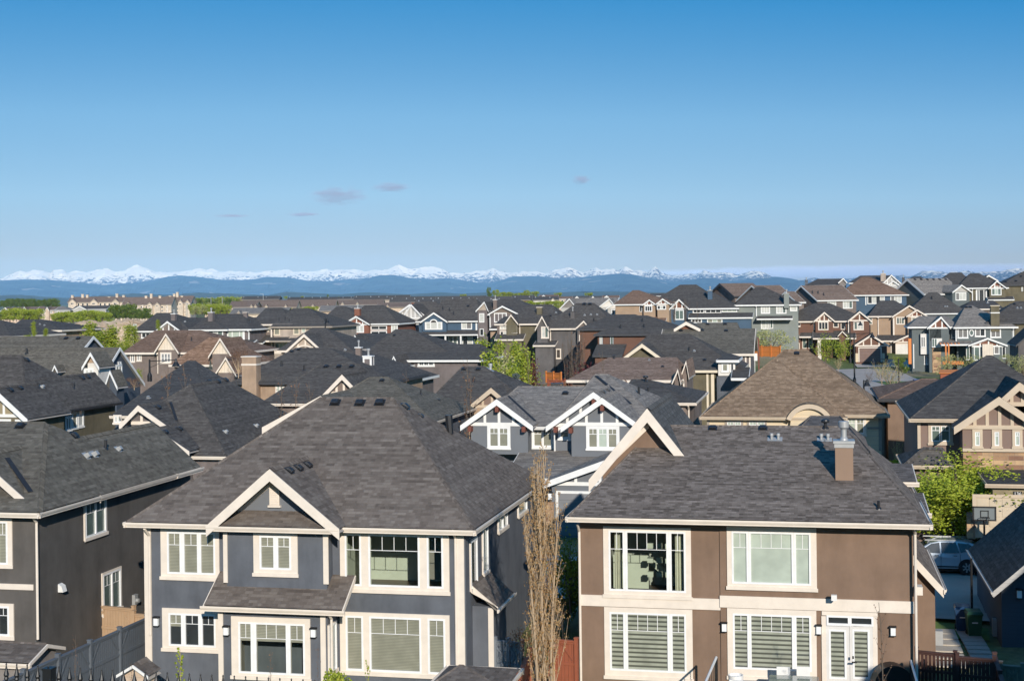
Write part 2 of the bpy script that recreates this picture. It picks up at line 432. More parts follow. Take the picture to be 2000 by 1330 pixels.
        if wall:
            wm = wall if isinstance(wall, str) else s.wallm; mw = s.mi(s.wm, wm)
            w0, w1 = (a0+o*.9, a1-o*.9) if wl is None else wl
            wb = b0+o if tri is None else tri
            zl = z + (zr-z)*(w0-a0)/max(ar-a0, .01) - .17; zrr = z + (zr-z)*(a1-w1)/max(a1-ar, .01) - .17
            bs = s.zb-2 if base is None else base
            if not low: bs = min(zl, zrr)-.02
            mp = s.mi(s.wm, panel) if panel else mw
            zs = min(zl, zrr)
            s.W.prism([(w0, wb, zs-.02), (w1, wb, zs-.02), (w1, wb, zrr), (ar, wb, zr-.2), (w0, wb, zl)], (0, D-o-.2, 0), mp)
            if low: s.wbox(w0, w1, b0+o if tri is None else b0+o, b1-.2, bs, zs-.025, wm)
            if timber:
                mt = 0; HT = MB(); tw = .17 if s.near else .2; y0, y1 = wb-.05, wb-.002
                HT.box(w0, w1, y0-.01, y1, zs-.22, zs, mt)
                for i in range(1, timber+1):
                    x = w0 + (w1-w0)*i/(timber+1)
                    zt = (z + (zr-z)*(x-a0)/(ar-a0) if x < ar else z+(zr-z)*(a1-x)/(a1-ar)) - .2
                    if zt-zs > .1: HT.box(x-tw/2, x+tw/2, y0, y1, zs, zt, mt)
                for a, w in ((w0, a0), (w1, a1)):
                    ze = z+(zr-z)*abs(a-w)/abs(ar-w)-.2
                    HT.prism([(a, y0, ze), (ar, y0, zr-.2), (ar, y0, zr-.4), (a, y0, ze-.2)], (0, .045, 0), mt)
                HT.build('half_timber', M[fas], s.root, s.zb)
        return dict(a0=a0, a1=a1, ar=ar, zr=zr, z=z, b0=b0, wb=b0+o if tri is None else tri, lb=b0+o)
    def gabs(s, u0, u1, v, b0, D, vr, br=None, o=.5, wall=True, roof=None, barge=.28, base=None, fas=None, wl=None):
        """gable roof with ridge parallel to the front, gable ends at both sides"""
        A, B = s.pt(u0, v, b0), s.pt(u1, v, b0); z = (A.z+B.z)/2; a0, a1 = A.x, B.x
        br = b0+(D/2 if br is None else br); b1 = b0+D; zr = s.pt((u0+u1)/2, vr, br).z
        m = s.mi(s.rm, roof or s.roofm); fas = fas or s.fasm; mf = s.mi(s.fm, fas)
        s.slab([(a0, b0, z), (a0, br, zr), (a1, br, zr), (a1, b0, z)], m, mf)
        s.slab([(a0, b1, z), (a0, br, zr), (a1, br, zr), (a1, b1, z)], m, mf)
        s.ridgecap((a0, br, zr), (a1, br, zr), m)
        bt = .06
        for a, sg in ((a0, -1), (a1, 1)):
            for b in (b0, b1):
                p = [Vector((a, b, z-.01)), Vector((a, br, zr-.01)), Vector((a, br, zr-.01-barge*1.1)), Vector((a, b, z-.01-barge))]
                s.FA.prism(p, (sg*bt, 0, 0), mf)
        s.eave((a0, b0, z), (a1, b0, z), (0, -1, 0), fas)
        if wall:
            wm = wall if isinstance(wall, str) else s.wallm; mw = s.mi(s.wm, wm)
            w0, w1 = (a0+o, a1-o) if wl is None else wl; y0, y1 = b0+o, b1-o
            zl = z+(zr-z)*o/(br-b0)-.17
            s.W.prism([(w0, y0, zl-.03), (w0, y0, zl), (w0, br, zr-.2), (w0, y1, zl), (w0, y1, zl-.03)], (w1-w0, 0, 0), mw)
            s.wbox(w0, w1, y0, y1, s.zb-2 if base is None else base, zl-.035, wm)
        return dict(a0=a0, a1=a1, b0=b0, z=z, zr=zr, wb=b0+o)
    def shed(s, u0, u1, v, b0, b1, vt, wall=None, roof=None, fas=None, side=True, wl=None, base=None, o=.3, ins=0.0):
        A, B = s.pt(u0, v, b0), s.pt(u1, v, b0); z = (A.z+B.z)/2; zt = s.pt((u0+u1)/2, vt, b1).z; a0, a1 = A.x, B.x
        m = s.mi(s.rm, roof or s.roofm); mf = s.mi(s.fm, fas or s.fasm)
        s.slab([(a0, b0, z), (a0+ins, b1, zt), (a1-ins, b1, zt), (a1, b0, z)], m, mf)
        s.eave((a0, b0, z), (a1, b0, z), (0, -1, 0), fas)
        for a, sg in ((a0, -1), (a1, 1)) if not ins else ():
            s.FA.prism([(a, b0, z-.01), (a, b1, zt-.01), (a, b1, zt-.2), (a, b0, z-.2)], (sg*.04, 0, 0), mf)
        if wall:
            w0, w1 = (a0+o, a1-o) if wl is None else wl
            s.wbox(w0, w1, b0+o, b1+.5, s.zb-2 if base is None else base, z-.05, wall if isinstance(wall, str) else None)
            mw = s.mi(s.wm, wall if isinstance(wall, str) else s.wallm)
            for a in (w0, w1-.1):
                s.W.prism([(a, b0+o, z-.06), (a, b1, z-.06), (a, b1, zt-.2)], (.1, 0, 0), mw)
        return dict(a0=a0, a1=a1, z=z, wb=b0+o)
    # --- trim pieces
    def tbox(s, u0, v0, u1, v1, b, th=.05, m=None, dep=.02):
        p, q = s.pt(u0, (v0+v1)/2, b), s.pt(u1, (v0+v1)/2, b); t, w = s.pt((u0+u1)/2, v0, b), s.pt((u0+u1)/2, v1, b)
        mb = MB(); mb.box(p.x, q.x, b-th, b-.003, w.z, t.z); mb.build('stone_pier' if m == 'stone' else 'trim_board', M[m or s.trimm], s.root, s.zb)
    def lbox(s, part, mat, a0, a1, b0, b1, z0, z1, parent=None):
        x = MB(); x.box(a0, a1, b0, b1, z0, z1); return x.build(part, M[mat], parent or s.root, s.zb)
    # --- windows.   plane: 'f' front (c=b), 'r' right wall (c=a), 'l' left wall (c=a)
    def win(s, u0, v0, u1, v1, b=None, n=1, st='b', grid=0, tw=None, lights=None, plane='f', c=None, pv=None, trim=None, room=None, sill=True, part='window', label=None):
        if plane == 'f':
            c = b; um, vm = (u0+u1)/2, (v0+v1)/2
            S0, S1 = s.pt(u0, vm, b).x, s.pt(u1, vm, b).x; T1, T0 = s.pt(um, v0, b).z, s.pt(um, v1, b).z
            fn = lambda x, t, nn: (x, c-nn, t)
            sx = lambda u: s.pt(u, vm, b).x
            tz = lambda v: s.pt(um, v, b).z
        else:
            vm = (v0+v1)/2; um = (u0+u1)/2
            S0, S1 = s.pta(u0, vm, c).y, s.pta(u1, vm, c).y; T1, T0 = s.pta(um, v0, c).z, s.pta(um, v1, c).z
            if S0 > S1: S0, S1 = S1, S0
            sg = 1 if plane == 'r' else -1
            fn = lambda x, t, nn: (c+sg*nn, x, t)
            sx = lambda u: s.pta(u, vm, c).y
            tz = lambda v: s.pta(um, v, c).z
        return s.winL(fn, S0, S1, T0, T1, n, st, grid, tw, [(sx(x), sx(y)) for x, y in lights] if lights else None,
                      (tz(pv[0]), tz(pv[1])) if pv else None, trim, room, sill, part, label, c if plane == 'f' else None)
    def winL(s, fn, S0, S1, T0, T1, n=1, st='b', grid=0, tw=None, lights=None, pv=None, trim=None, room=None, sill=True, part='window', label=None, bplane=None):
        W, H = S1-S0, T1-T0
        if W <= 0 or H <= 0: return
        tw = tw if tw is not None else (min(.15, W*.16) if s.sc > 20 else min(.17, W*.15))
        small = s.sc < 14
        if pv: t1, t0 = pv
        else: t1, t0 = T1-min(tw, H*.2), T0+min(tw*1.1, H*.2)
        if lights is None:
            mull = .05 if not small else .1
            x0, x1 = S0+tw, S1-tw; w = (x1-x0-mull*(n-1))/n
            lights = [(x0+i*(w+mull), x0+i*(w+mull)+w) for i in range(n)]
        tm = M[trim or s.trimm]
        # trim plate with holes
        mb = MB(); th = .055
        xs = sorted([S0, S1]+[x for l in lights for x in l]); zs = [T0, t0, t1, T1]
        for i in range(len(xs)-1):
            for j in range(3):
                cx = (xs[i]+xs[i+1])/2
                if j == 1 and any(l[0] < cx < l[1] for l in lights): continue
                if xs[i+1]-xs[i] < 1e-4: continue
                mb.poly([fn(xs[i], zs[j], th), fn(xs[i+1], zs[j], th), fn(xs[i+1], zs[j+1], th), fn(xs[i], zs[j+1], th)])
        for (x0, z0, x1, z1) in ((S0, T0, S1, T0), (S1, T0, S1, T1), (S1, T1, S0, T1), (S0, T1, S0, T0)):
            mb.poly([fn(x0, z0, 0), fn(x1, z1, 0), fn(x1, z1, th), fn(x0, z0, th)])
        for l in lights:
            for (x0, z0, x1, z1) in ((l[0], t0, l[1], t0), (l[1], t0, l[1], t1), (l[1], t1, l[0], t1), (l[0], t1, l[0], t0)):
                mb.poly([fn(x0, z0, 0), fn(x1, z1, 0), fn(x1, z1, th), fn(x0, z0, th)])
        if sill and s.sc > 12: mb.box(S0-.04, S1+.04, .056, .1, T0-.03, T0+.1, fn=lambda x, y, z: fn(x, z, y))
        w = mb.build(part, tm, s.root, s.zb)
        if label: w['label'] = label
        # sash
        if not small:
            sb = MB(); big = s.sc > 40; sw = .02 if big else .05; ow = .05 if big else 0.0; pr = .064 if big else .035
            bx = lambda *q: sb.box(*q, fn=lambda x, y, z: fn(x, z, y))
            for li, l in enumerate(lights):
                x0, x1 = l; xl, xr = x0-ow, x1+ow
                if big and li > 0 and x0-lights[li-1][1] < .26: xl = (x0+lights[li-1][1])/2+.004
                if big and li+1 < len(lights) and lights[li+1][0]-x1 < .26: xr = (x1+lights[li+1][0])/2-.004
                bx(xl, x0+sw, .008, pr, t0-ow, t1+ow); bx(x1-sw, xr, .008, pr, t0-ow, t1+ow); bx(x0+sw, x1-sw, .008, pr, t0-ow, t0+sw); bx(x0+sw, x1-sw, .008, pr, t1-sw, t1+ow)
                if grid and (x1-x0) > .2:
                    gw = .022 if s.sc > 40 else .035; nv = max(2, round((x1-x0)/.42)) if grid == 1 else 2
                    gz = t1-(t1-t0)*(.3 if grid == 1 else .5)
                    sb.box(x0+sw, x1-sw, .014, .026, gz-gw/2, gz+gw/2, fn=lambda x, y, z: fn(x, z, y))
                    if grid == 1 and (t1-t0) < 1.3 or grid == 3:
                        g2 = (gz+t1)/2
                    for i in range(1, nv):
                        gx = x0+sw+(x1-x0-2*sw)*i/nv
                        sb.box(gx-gw/2, gx+gw/2, .015, .025, gz if grid != 2 else t0+sw, t1-sw, fn=lambda x, y, z: fn(x, z, y))
            sb.build('sash', M['vinyl'], w, s.zb)
        # panes
        pb = MB(); mats = []
        def mm(x):
            if M[x] not in mats: mats.append(M[x])
            return mats.index(M[x])
        for i, l in enumerate(lights):
            code = st[i % len(st)]
            nm = {'b': 'g_blind', 'd': 'g_dark', 'p': 'g_pale', 'w': 'g_white', 'z': 'g_zebra', 'g': 'g_green', 'm': 'g_warm', 'y': 'g_grey', 'c': 'g_clear'}
            zq = lambda z0, z1, mtl: pb.poly([fn(l[0], z0, .004), fn(l[1], z0, .004), fn(l[1], z1, .004), fn(l[0], z1, .004)], mm(mtl))
            if code == 'k': zm = t1-(t1-t0)*.36; zq(zm, t1, 'g_blind'); zq(t0, zm, 'g_clear')
            elif code == 'h': zm = t1-(t1-t0)*.4; zq(zm, t1, 'g_blind'); zq(t0, zm, 'g_dark')
            elif code == 'q': zm = t1-(t1-t0)*.3; zq(zm, t1, 'g_pale'); zq(t0, zm, 'g_dark')
            else: zq(t0, t1, nm[code])
        pb.build('pane', mats, w, s.zb)
        if room and bplane is not None:
            for l in lights: s.holes.append((l[0], l[1], t0, t1, bplane))
            dpt = 3.2; x0, x1 = lights[0][0]-.3, lights[-1][1]+.5; z0, z1 = t0-.45, t1+.25; y0, y1 = bplane+.12, bplane+dpt
            rb = MB(); mats = [M[room], M['roomfloor']]
            rb.poly([(x0, y1, z0), (x1, y1, z0), (x1, y1, z1), (x0, y1, z1)]); rb.poly([(x0, y0, z1), (x1, y0, z1), (x1, y1, z1), (x0, y1, z1)])
            rb.poly([(x0, y0, z0), (x0, y1, z0), (x0, y1, z1), (x0, y0, z1)]); rb.poly([(x1, y0, z0), (x1, y1, z0), (x1, y1, z1), (x1, y0, z1)])
            rb.poly([(x0, y0, z0), (x1, y0, z0), (x1, y1, z0), (x0, y1, z0)], 1)
            xs = [x0]+[x for l in lights for x in l]+[x1]
            for i in range(0, len(xs)-1, 2): rb.poly([(xs[i], y0, z0), (xs[i+1], y0, z0), (xs[i+1], y0, z1), (xs[i], y0, z1)])
            s.roomo = rb.build('room', mats, w, s.zb)
            s.roomd = (x0, x1, y0, y1, z0, z1, lights, t0, t1)
        return w
    # --- chimneys, vents, other bits
    def chim(s, u0, u1, v0, v1, b, wall, cap='galv', flue=True, depth=None, band=None, capw=.07, corner=None):
        A, B = s.pt(u0, v0, b), s.pt(u1, v0, b); zt = A.z; zb = s.pt((u0+u1)/2, v1, b).z; w = B.x-A.x; dp = depth or w
        mb = MB(); mb.box(A.x, B.x, b, b+dp, zb-1.2, zt)
        c = mb.build('chimney', M[wall], s.root, s.zb)
        cb = MB(); cb.box(A.x-capw, B.x+capw, b-capw, b+dp+capw, zt+.002, zt+.1)
        if s.near: cb.box(A.x-.03, B.x+.03, b-.03, b+dp+.03, zt-.16, zt-.002)
        cb.build('cap', M[cap], c, s.zb)
        if band:
            bb = MB(); z = s.pt(u0, band, b).z; bb.box(A.x-.04, B.x+.04, b-.04, b+dp+.04, z-.09, z+.07); bb.build('band', M[s.trimm], c, s.zb)
        if corner:
            bb = MB()
            for x in (A.x, B.x-.12): bb.box(x-.02, x+.14, b-.03, b-.002, zb-1, zt)
            for y in (b, b+dp-.12): bb.box(B.x+.002, B.x+.03, y, y+.12, zb-1, zt)
            bb.box(A.x-.02, B.x+.03, b-.035, b-.031, zt-.2, zt)
            bb.build('corner_board', M[corner], c, s.zb)
        if flue:
            fb = MB(); cx, cy = (A.x+B.x)/2, b+dp/2; r = w*.13
            if s.near:
                r = .11; fb.lathe([(.17, .1), (.15, .16), (.11, .22), (.11, .5), (.14, .56)], (cx, cy, zt), 20)
                fb.lathe([(.185, .57), (.195, .59), (.195, .8), (.185, .82)], (cx, cy, zt), 24)
            else:
                fb.lathe([(r*1.3, .09), (r, .2), (r, .55), (r*1.7, .57), (r*1.7, .75), (r, .77)], (cx, cy, zt), 10)
            fb.build('flue', M['galv'], c, s.zb, smooth=False)
        return c
    def vent(s, u, v, kind='box', sz=1.0, lift=0):
        h = s.hit(u, v)
        if not h: return
        _, q, n = h
        if kind in ('box', 'hood', 'mush', 'stub'): sz *= (.7 if s.sc > 24 else .58) if kind != 'stub' else (1 if s.sc > 24 else .8)
        t = Vector((0, 0, 1)).cross(n); t = t.normalized() if t.length > .01 else Vector((1, 0, 0)); w = n.cross(t)
        fr = lambda x, y, z: q+t*x*sz+w*y*sz+n*z*sz
        mb = MB(); nm = 'roof_vent'; mat = 'vent'
        if kind == 'box':
            mb.mesh([fr(*p) for p in ((-.27,-.27,0),(.27,-.27,0),(.27,.27,0),(-.27,.27,0),(-.27,-.27,.02),(.27,-.27,.02),(.27,.27,.02),(-.27,.27,.02))],
                    [(4,5,6,7),(0,1,5,4),(1,2,6,5),(2,3,7,6),(3,0,4,7)])
            lo = [(-.2,-.21,.05),(.2,-.21,.05),(.2,.2,.03),(-.2,.2,.03)]; hi = [(-.19,-.22,.15),(.19,-.22,.15),(.17,.13,.15),(-.17,.13,.15)]; tp = [(-.14,-.15,.185),(.14,-.15,.185),(.12,.08,.18),(-.12,.08,.18)]
            vs = [fr(*p) for p in lo+hi+tp]
            mb.mesh(vs, [(0,1,5,4),(1,2,6,5),(2,3,7,6),(3,0,4,7),(4,5,9,8),(5,6,10,9),(6,7,11,10),(7,4,8,11),(8,9,10,11)])
        elif kind == 'pipe':
            mb.tube(q-n*.02, q+Vector((0,0,.32))*sz, .055*sz, n=8); mb.tube(q-n*.01, q+n*.03, .13*sz, .1*sz, n=10)
        elif kind == 'stub':
            mat = 'galv'
            mb.mesh([fr(*p) for p in ((-.22,-.2,.012),(.22,-.2,.012),(.22,.25,.012),(-.22,.25,.012))], [(0,1,2,3)])
            mb.tube(q, q+Vector((0,0,.24))*sz, .075*sz, n=12); mb.tube(q+Vector((0,0,.2))*sz, q+Vector((0,0,.33))*sz, .11*sz, .1*sz, n=12)
        elif kind == 'hood':
            mat = 'galv'
            mb.mesh([fr(*p) for p in ((-.2,-.2,.012),(.2,-.2,.012),(.2,.25,.012),(-.2,.25,.012))], [(0,1,2,3)])
            vs = [fr(*p) for p in ((-.12,-.12,0),(.12,-.12,0),(.12,.15,0),(-.12,.15,0),(-.12,-.16,.2),(.12,-.16,.2),(.1,.05,.24),(-.1,.05,.24))]
            mb.mesh(vs, [(1,2,6,5),(2,3,7,6),(3,0,4,7),(4,5,6,7)])
            mb.mesh([fr(*p) for p in ((-.1,-.125,.02),(.1,-.125,.02),(.1,-.15,.17),(-.1,-.15,.17))], [(0,1,2,3)])
        elif kind == 'mush':
            mb.tube(q-n*.02, q+Vector((0,0,.42))*sz, .09*sz, n=12)
            mb.lathe([(.1*sz,.3*sz),(.24*sz,.34*sz),(.25*sz,.42*sz),(.22*sz,.5*sz),(.08*sz,.55*sz)], q, 16)
            mb.tube(q-n*.01, q+n*.04, .22*sz, .16*sz, n=12)
        elif kind == 'fin':
            mb.tube(q-n*.02, q+Vector((0,0,.5))*sz+w*.1, .1*sz, .12*sz, n=8)
        mb.build(nm, M[mat], s.root, s.zb)
    def lamp(s, u, v, b, sz=1.0):
        p = s.pt(u, v, b); x, z = p.x, p.z
        mb = MB(); mb.box(x-.09*sz, x+.09*sz, b-.02, b-.003, z-.18*sz, z+.16*sz); mb.box(x-.12*sz, x+.12*sz, b-.2*sz, b-.021, z+.14*sz, z+.19*sz)
        mb.box(x-.1*sz, x+.1*sz, b-.18*sz, b-.021, z-.18*sz, z-.15*sz)
        o = mb.build('wall_lamp', M['black'], s.root, s.zb)
        g = MB(); g.box(x-.085*sz, x+.085*sz, b-.165*sz, b-.03, z-.148*sz, z+.138*sz); g.build('lamp_glass', M['lampglass'], o, s.zb)
    def pipe(s, pts, r=.045, mat=None):
        mb = MB()
        for p, q in zip(pts[:-1], pts[1:]): mb.tube(p, q, r, n=8)
        return mb.build('downspout', M[mat or s.trimm], s.root, s.zb)
    def down(s, u, v0, v1, b, r=.05, kick=True):
        p, q = s.pt(u, v0, b-.07), s.pt(u, v1, b-.07); x = p.x
        pts = [(x+.0, b-.45, p.z+.02), (x, b-.07, p.z-.3), (x, b-.07, q.z)] if kick else [(x, b-.07, p.z), (x, b-.07, q.z)]
        s.pipe(pts, r)
    def flashline(s, p0, p1, w=.09):
        p0, p1 = Vector(p0), Vector(p1); d = p1-p0; sd = d.cross(Vector((0, 0, 1))).normalized()*w
        mb = MB(); up = Vector((0, 0, .03)); mb.prism([p0-sd+up, p0+sd+up, p1+sd+up, p1-sd+up], (0, 0, .02)); mb.build('flashing', M['flash'], s.root, s.zb)
    def gdoor(s, u0, v0, u1, v1, b, mat, rows=4, cols=4):
        p, q = s.pt(u0, (v0+v1)/2, b), s.pt(u1, (v0+v1)/2, b); z1, z0 = s.pt((u0+u1)/2, v0, b).z, s.pt((u0+u1)/2, v1, b).z
        mb = MB(); mb.box(p.x, q.x, b-.03, b-.004, z0, z1)
        W, H = (q.x-p.x)/cols, (z1-z0)/rows
        for i in range(cols):
            for j in range(rows): mb.box(p.x+i*W+.06, p.x+(i+1)*W-.06, b-.05, b-.031, z0+j*H+.06, z0+(j+1)*H-.06)
        mb.build('garage_door', M[mat], s.root, s.zb)
        tw = .16; m = s.mi(s.tm, s.trimm)
        s.TR.box(p.x-tw, p.x, b-.07, b-.003, z0, z1+tw, m); s.TR.box(q.x, q.x+tw, b-.07, b-.003, z0, z1+tw, m); s.TR.box(p.x, q.x, b-.07, b-.003, z1, z1+tw, m)
    def done(s):
        s._walls()
        s.W.build('wall', s.wm or [M[s.wallm]], s.root, s.zb); s.RF.build('roof', s.rm, s.root, s.zb)
        s.FA.build('fascia', s.fm, s.root, s.zb); s.TR.build('trim', s.tm, s.root, s.zb)
        return s
# ================================================================== the front row
H = House('house', 'slate grey stucco house with a steep cream front gable, beside the tall bare columnar tree', 585, 1026, 52.5, 'slate', 'warmgrey', 'cream', base=1.2)
f1 = H
W0, W1 = H.pt(286, 1100, 0).x, H.pt(909, 1100, 0).x
k1 = H.hip(247, 925, 1026, -.5, 14, (625, 768, 777), br=6.4, wl=(W0, W1), wb=0)
kb = H.gab(403, 663, 1029, 527, 915, -1.15, 6, o=.5, tri=-.35, barge=.4, wl=(H.pt(443, 1090, -.65).x, H.pt(638, 1090, -.65).x), low=False, wall='slatepanel')
H.wbox(H.pt(443, 1090, -.65).x, H.pt(638, 1090, -.65).x, -.65, 1, H.pt(540, 1195, -.65).z, kb['z']-.2)
H.shed(409, 657, 1028.5, -1.1, -.36, 997, roof='warmgrey', ins=.66)
# inner raking trim in the gable
t = H.mi(H.tm, 'cream')
for sx in (-1,):
    H.TR.prism([(kb['ar']-2.0, -.42, kb['zr']-2.0), (kb['ar']-.08, -.42, kb['zr']-.42), (kb['ar']-.08, -.42, kb['zr']-.6), (kb['ar']-1.8, -.42, kb['zr']-2.0)], (0, .06, 0), t)
gv = MB(); p = H.pt(537, 968, -.35); gv.box(p.x-.19, p.x+.19, -.43, -.352, p.z-.34, p.z+.32); gv.box(p.x-.25, p.x+.25, -.46, -.352, p.z-.42, p.z-.345); gv.box(p.x-.24, p.x+.24, -.46, -.352, p.z+.325, p.z+.4)
for i in range(7): gv.box(p.x-.14, p.x+.14, -.45, -.431, p.z-.3+i*.085, p.z-.24+i*.085)
gv.build('gable_vent', M['cream'], H.root, H.zb)
H.shed(398, 668, 1186, -1.5, 0, 1118)
gb0, gb1 = H.pt(434, 1250, -1.1).x, H.pt(640, 1250, -1.1).x
H.wbox(gb0, gb1, -1.1, .5, -1, H.pt(530, 1190, -1.1).z)
H.win(315, 1032, 429, 1131, 0, 3, 'bbb', 1, lights=[(330, 353), (360.5, 387), (393, 419)], pv=(1041, 1118))
H.win(318, 1188, 431, 1271, 0, 3, 'hdd', 1, lights=[(333, 356), (363, 389.5), (396, 420)], pv=(1200, 1259))
H.win(496, 1041, 582, 1124, -.65, 2, 'bb', 1, lights=[(510.5, 536), (543.5, 567)], pv=(1048.5, 1109))
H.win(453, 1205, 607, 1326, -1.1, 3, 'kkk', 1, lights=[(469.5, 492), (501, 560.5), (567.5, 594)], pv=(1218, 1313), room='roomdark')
x0, x1, y0, y1, z0, z1, L, t0, t1 = H.roomd
rb = MB(); tx = L[1][1]+.1; rb.box(tx-.5, tx+.7, .3, 1.3, z0+.9, z0+.95); rb.box(tx-.52, tx+.72, .28, .3, z0+.55, z0+.95); rb.build('dining_table', M['curtain'], H.roomo, H.zb)
rb = MB()
for i in range(4): rb.box(tx-.1+i*.12, tx-.06+i*.12, .1, .14, z0+.4, z0+1.25)
rb.box(tx-.12, tx+.32, .1, .15, z0+1.15, z0+1.25); rb.box(L[1][0]+.3, L[1][0]+.36, 1.2, 1.25, z0+.4, z0+1.5); rb.box(L[1][0]+.5, L[1][0]+.56, 1.2, 1.25, z0+.4, z0+1.5); rb.build('dining_chair', M['timber'], H.roomo, H.zb)
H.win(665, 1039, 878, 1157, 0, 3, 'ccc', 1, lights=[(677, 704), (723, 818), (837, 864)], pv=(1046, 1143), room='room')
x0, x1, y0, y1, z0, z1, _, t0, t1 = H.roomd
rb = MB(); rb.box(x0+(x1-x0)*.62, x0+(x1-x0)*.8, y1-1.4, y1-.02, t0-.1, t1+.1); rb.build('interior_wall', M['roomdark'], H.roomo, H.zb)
H.win(665, 1197, 879, 1319, 0, 3, 'bbb', 1, lights=[(679, 708), (725, 821), (839, 868)], pv=(1207, 1309))
H.tbox(284, 1030, 297, 1345, 0, .06); H.tbox(894, 1034, 908, 1345, 0, .06)
H.tbox(437, 1040, 445, 1137, -.66, .05); H.tbox(632, 1040, 642, 1140, -.66, .05); H.tbox(427.5, 1196, 437, 1345, -1.1, .05); H.tbox(627, 1196, 637, 1345, -1.1, .05)
for q in ((307.5, 1212, 0), (444, 1230, -1.12), (614, 1234, -1.12)): H.lamp(*q)
H.down(647, 1192, 1345, -1.12); H.down(889, 1034, 1345, 0); H.down(291, 1030, 1240, 0)
# right hand wall
H.win(917, 1050, 931, 1150, plane='r', c=W1, st='d', tw=.1); H.win(941, 1020, 952, 1122, plane='r', c=W1, st='g', tw=.1)
H.win(971, 985, 990, 1036, plane='r', c=W1, n=2, st='gd', tw=.1); H.win(1010, 975, 1028, 1005, plane='r', c=W1, st='g', tw=.1)
H.win(640, 1215, 656, 1315, plane='r', c=gb1, st='g', tw=.08)
bz = H.pt(925, 1180, .8).z
H.wbox(W1, W1+.75, 1.0, 3.4, -1, bz-.1)
m = H.mi(H.rm, 'warmgrey'); mf = H.mi(H.fm, 'cream')
H.slab([(W1+1.0, .8, bz-.1), (W1, .8, bz+.75), (W1, 3.6, bz+.75), (W1+1.0, 3.6, bz-.1)], m, mf); H.eave((W1+1.0, .8, bz-.1), (W1+1.0, 3.6, bz-.1), (1, 0, 0), hgt=.16)
H.FA.prism([(W1, .8, bz+.74), (W1+1.02, .8, bz-.11), (W1+1.02, .8, bz-.06), (W1, .8, bz+.44)], (0, -.05, 0), mf)
H.TR.box(W1+.6, W1+.8, .95, 1.0, -1, bz-.15, t)
mt = MB(); mt.box(W1+.76, W1+.92, 2.6, 2.85, bz-3.0, bz-2.6); mt.build('utility_box', M['white'], H.root, H.zb)
for u, v in ((655, 786), (703, 787), (742, 786)): H.vent(u, v, 'box', 1.15)
for u, v in ((565, 919), (583, 914), (601, 908)): H.vent(u, v, 'box', 1.0)
H.vent(791, 794, 'box', 1.1); H.vent(822, 812, 'box', .7); H.vent(880, 846, 'fin', 1.4)
H.done()

H = House('house', 'brown stucco house with cream bands, glazed double doors and a tan chimney', 1460, 1016, 52.5, 'brown', 'flatgrey', 'cream', base=1.2)
f2 = H
w0, wm, w1 = H.pt(1133, 1100, 0).x, H.pt(1406, 1100, -.06).x, H.pt(1784, 1100, -.06).x
k2 = H.hip(1110, 1816, 1015, -.85, 15, (1284, 1648, 832), br=6.8, wl=(w0, w1-.01), wb=0)
H.wbox(wm, w1, -.06, 1, H.zb-2, k2['z']-.21)
zm = k2['z']+(4.6+.85)*(H.pt(1460, 832, 6.8).z-k2['z'])/(6.8+.85)
H.hip(1520, 1700, 870, 4.6, 6, (1583, 1640, 813), br=7.2, wall=False, ev=False, ze=zm-.03)
g2 = H.gab(1150, 1376, 938, 1264, 797, 3.6, 9, o=.55, barge=.5, roof='slateroof', base=1)
H.TR.prism([(g2['ar']-2.1, g2['wb']-.06, g2['zr']-2.66), (g2['ar'], g2['wb']-.06, g2['zr']-.62), (g2['ar'], g2['wb']-.06, g2['zr']-.85), (g2['ar']-1.9, g2['wb']-.06, g2['zr']-2.66)], (0, .05, 0), H.mi(H.tm, 'cream'))
hb = H.hit(1648, 938)[1].y
H.chim(1631, 1666, 866, 938, hb, 'chimtan', depth=.7)
for u, v, kd, z in ((1392, 836, 'box', 1), (1490, 836, 'box', 1), (1507, 858, 'stub', .75), (1520, 858, 'stub', .75), (1604, 859, 'stub', .75), (1617, 859, 'stub', .75), (1612, 836, 'mush', 1.0), (1716, 993, 'pipe', .9)): H.vent(u, v, kd, z)
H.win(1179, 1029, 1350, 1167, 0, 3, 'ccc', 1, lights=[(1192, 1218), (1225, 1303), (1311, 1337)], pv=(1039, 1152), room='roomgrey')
x0, x1, y0, y1, z0, z1, L, t0, t1 = H.roomd
for (c0, c1) in ((L[0][0]+.12, L[0][1]-.1), (L[2][0]+.12, L[2][1]-.02)):
    cb = MB(); nn = 14; pts = [(c0+(c1-c0)*i/nn, .3+.05*math.sin(i*1.9)) for i in range(nn+1)]
    for (xa, ya), (xb, yb) in zip(pts[:-1], pts[1:]): cb.poly([(xa, ya, t0-.2), (xb, yb, t0-.2), (xb, yb, t1), (xa, ya, t1)])
    cb.build('curtain', M['curtain'], H.roomo, H.zb)
rb = MB()
for i in range(3):
    z = t1-.65-i*.55
    for dx in (-.25, .1, .45): rb.box((x0+x1)/2+dx, (x0+x1)/2+dx+.22, 1.3, 1.5, z-.2, z)
rb.prism([((x0+x1)/2-.4, 2.4, t0+.9), ((x0+x1)/2+1.6, 2.4, t0-.6), ((x0+x1)/2+1.6, 2.4, t0-.9), ((x0+x1)/2-.4, 2.4, t0+.6)], (0, .1, 0))
rb.box(x0+.1, (x0+x1)/2-.3, 2.2, 2.3, t0-.4, t0+.9)
rb.build('pendant_lights', M['room'], H.roomo, H.zb)
H.win(1420, 1029, 1595, 1151, -.06, 3, 'ppp', 1, lights=[(1432, 1459), (1466, 1547), (1554, 1581)], pv=(1041, 1138))
H.win(1181, 1187, 1353, 1326, 0, 3, 'zzz', 1, lights=[(1194, 1219), (1226, 1305), (1313, 1338)], pv=(1199, 1308))
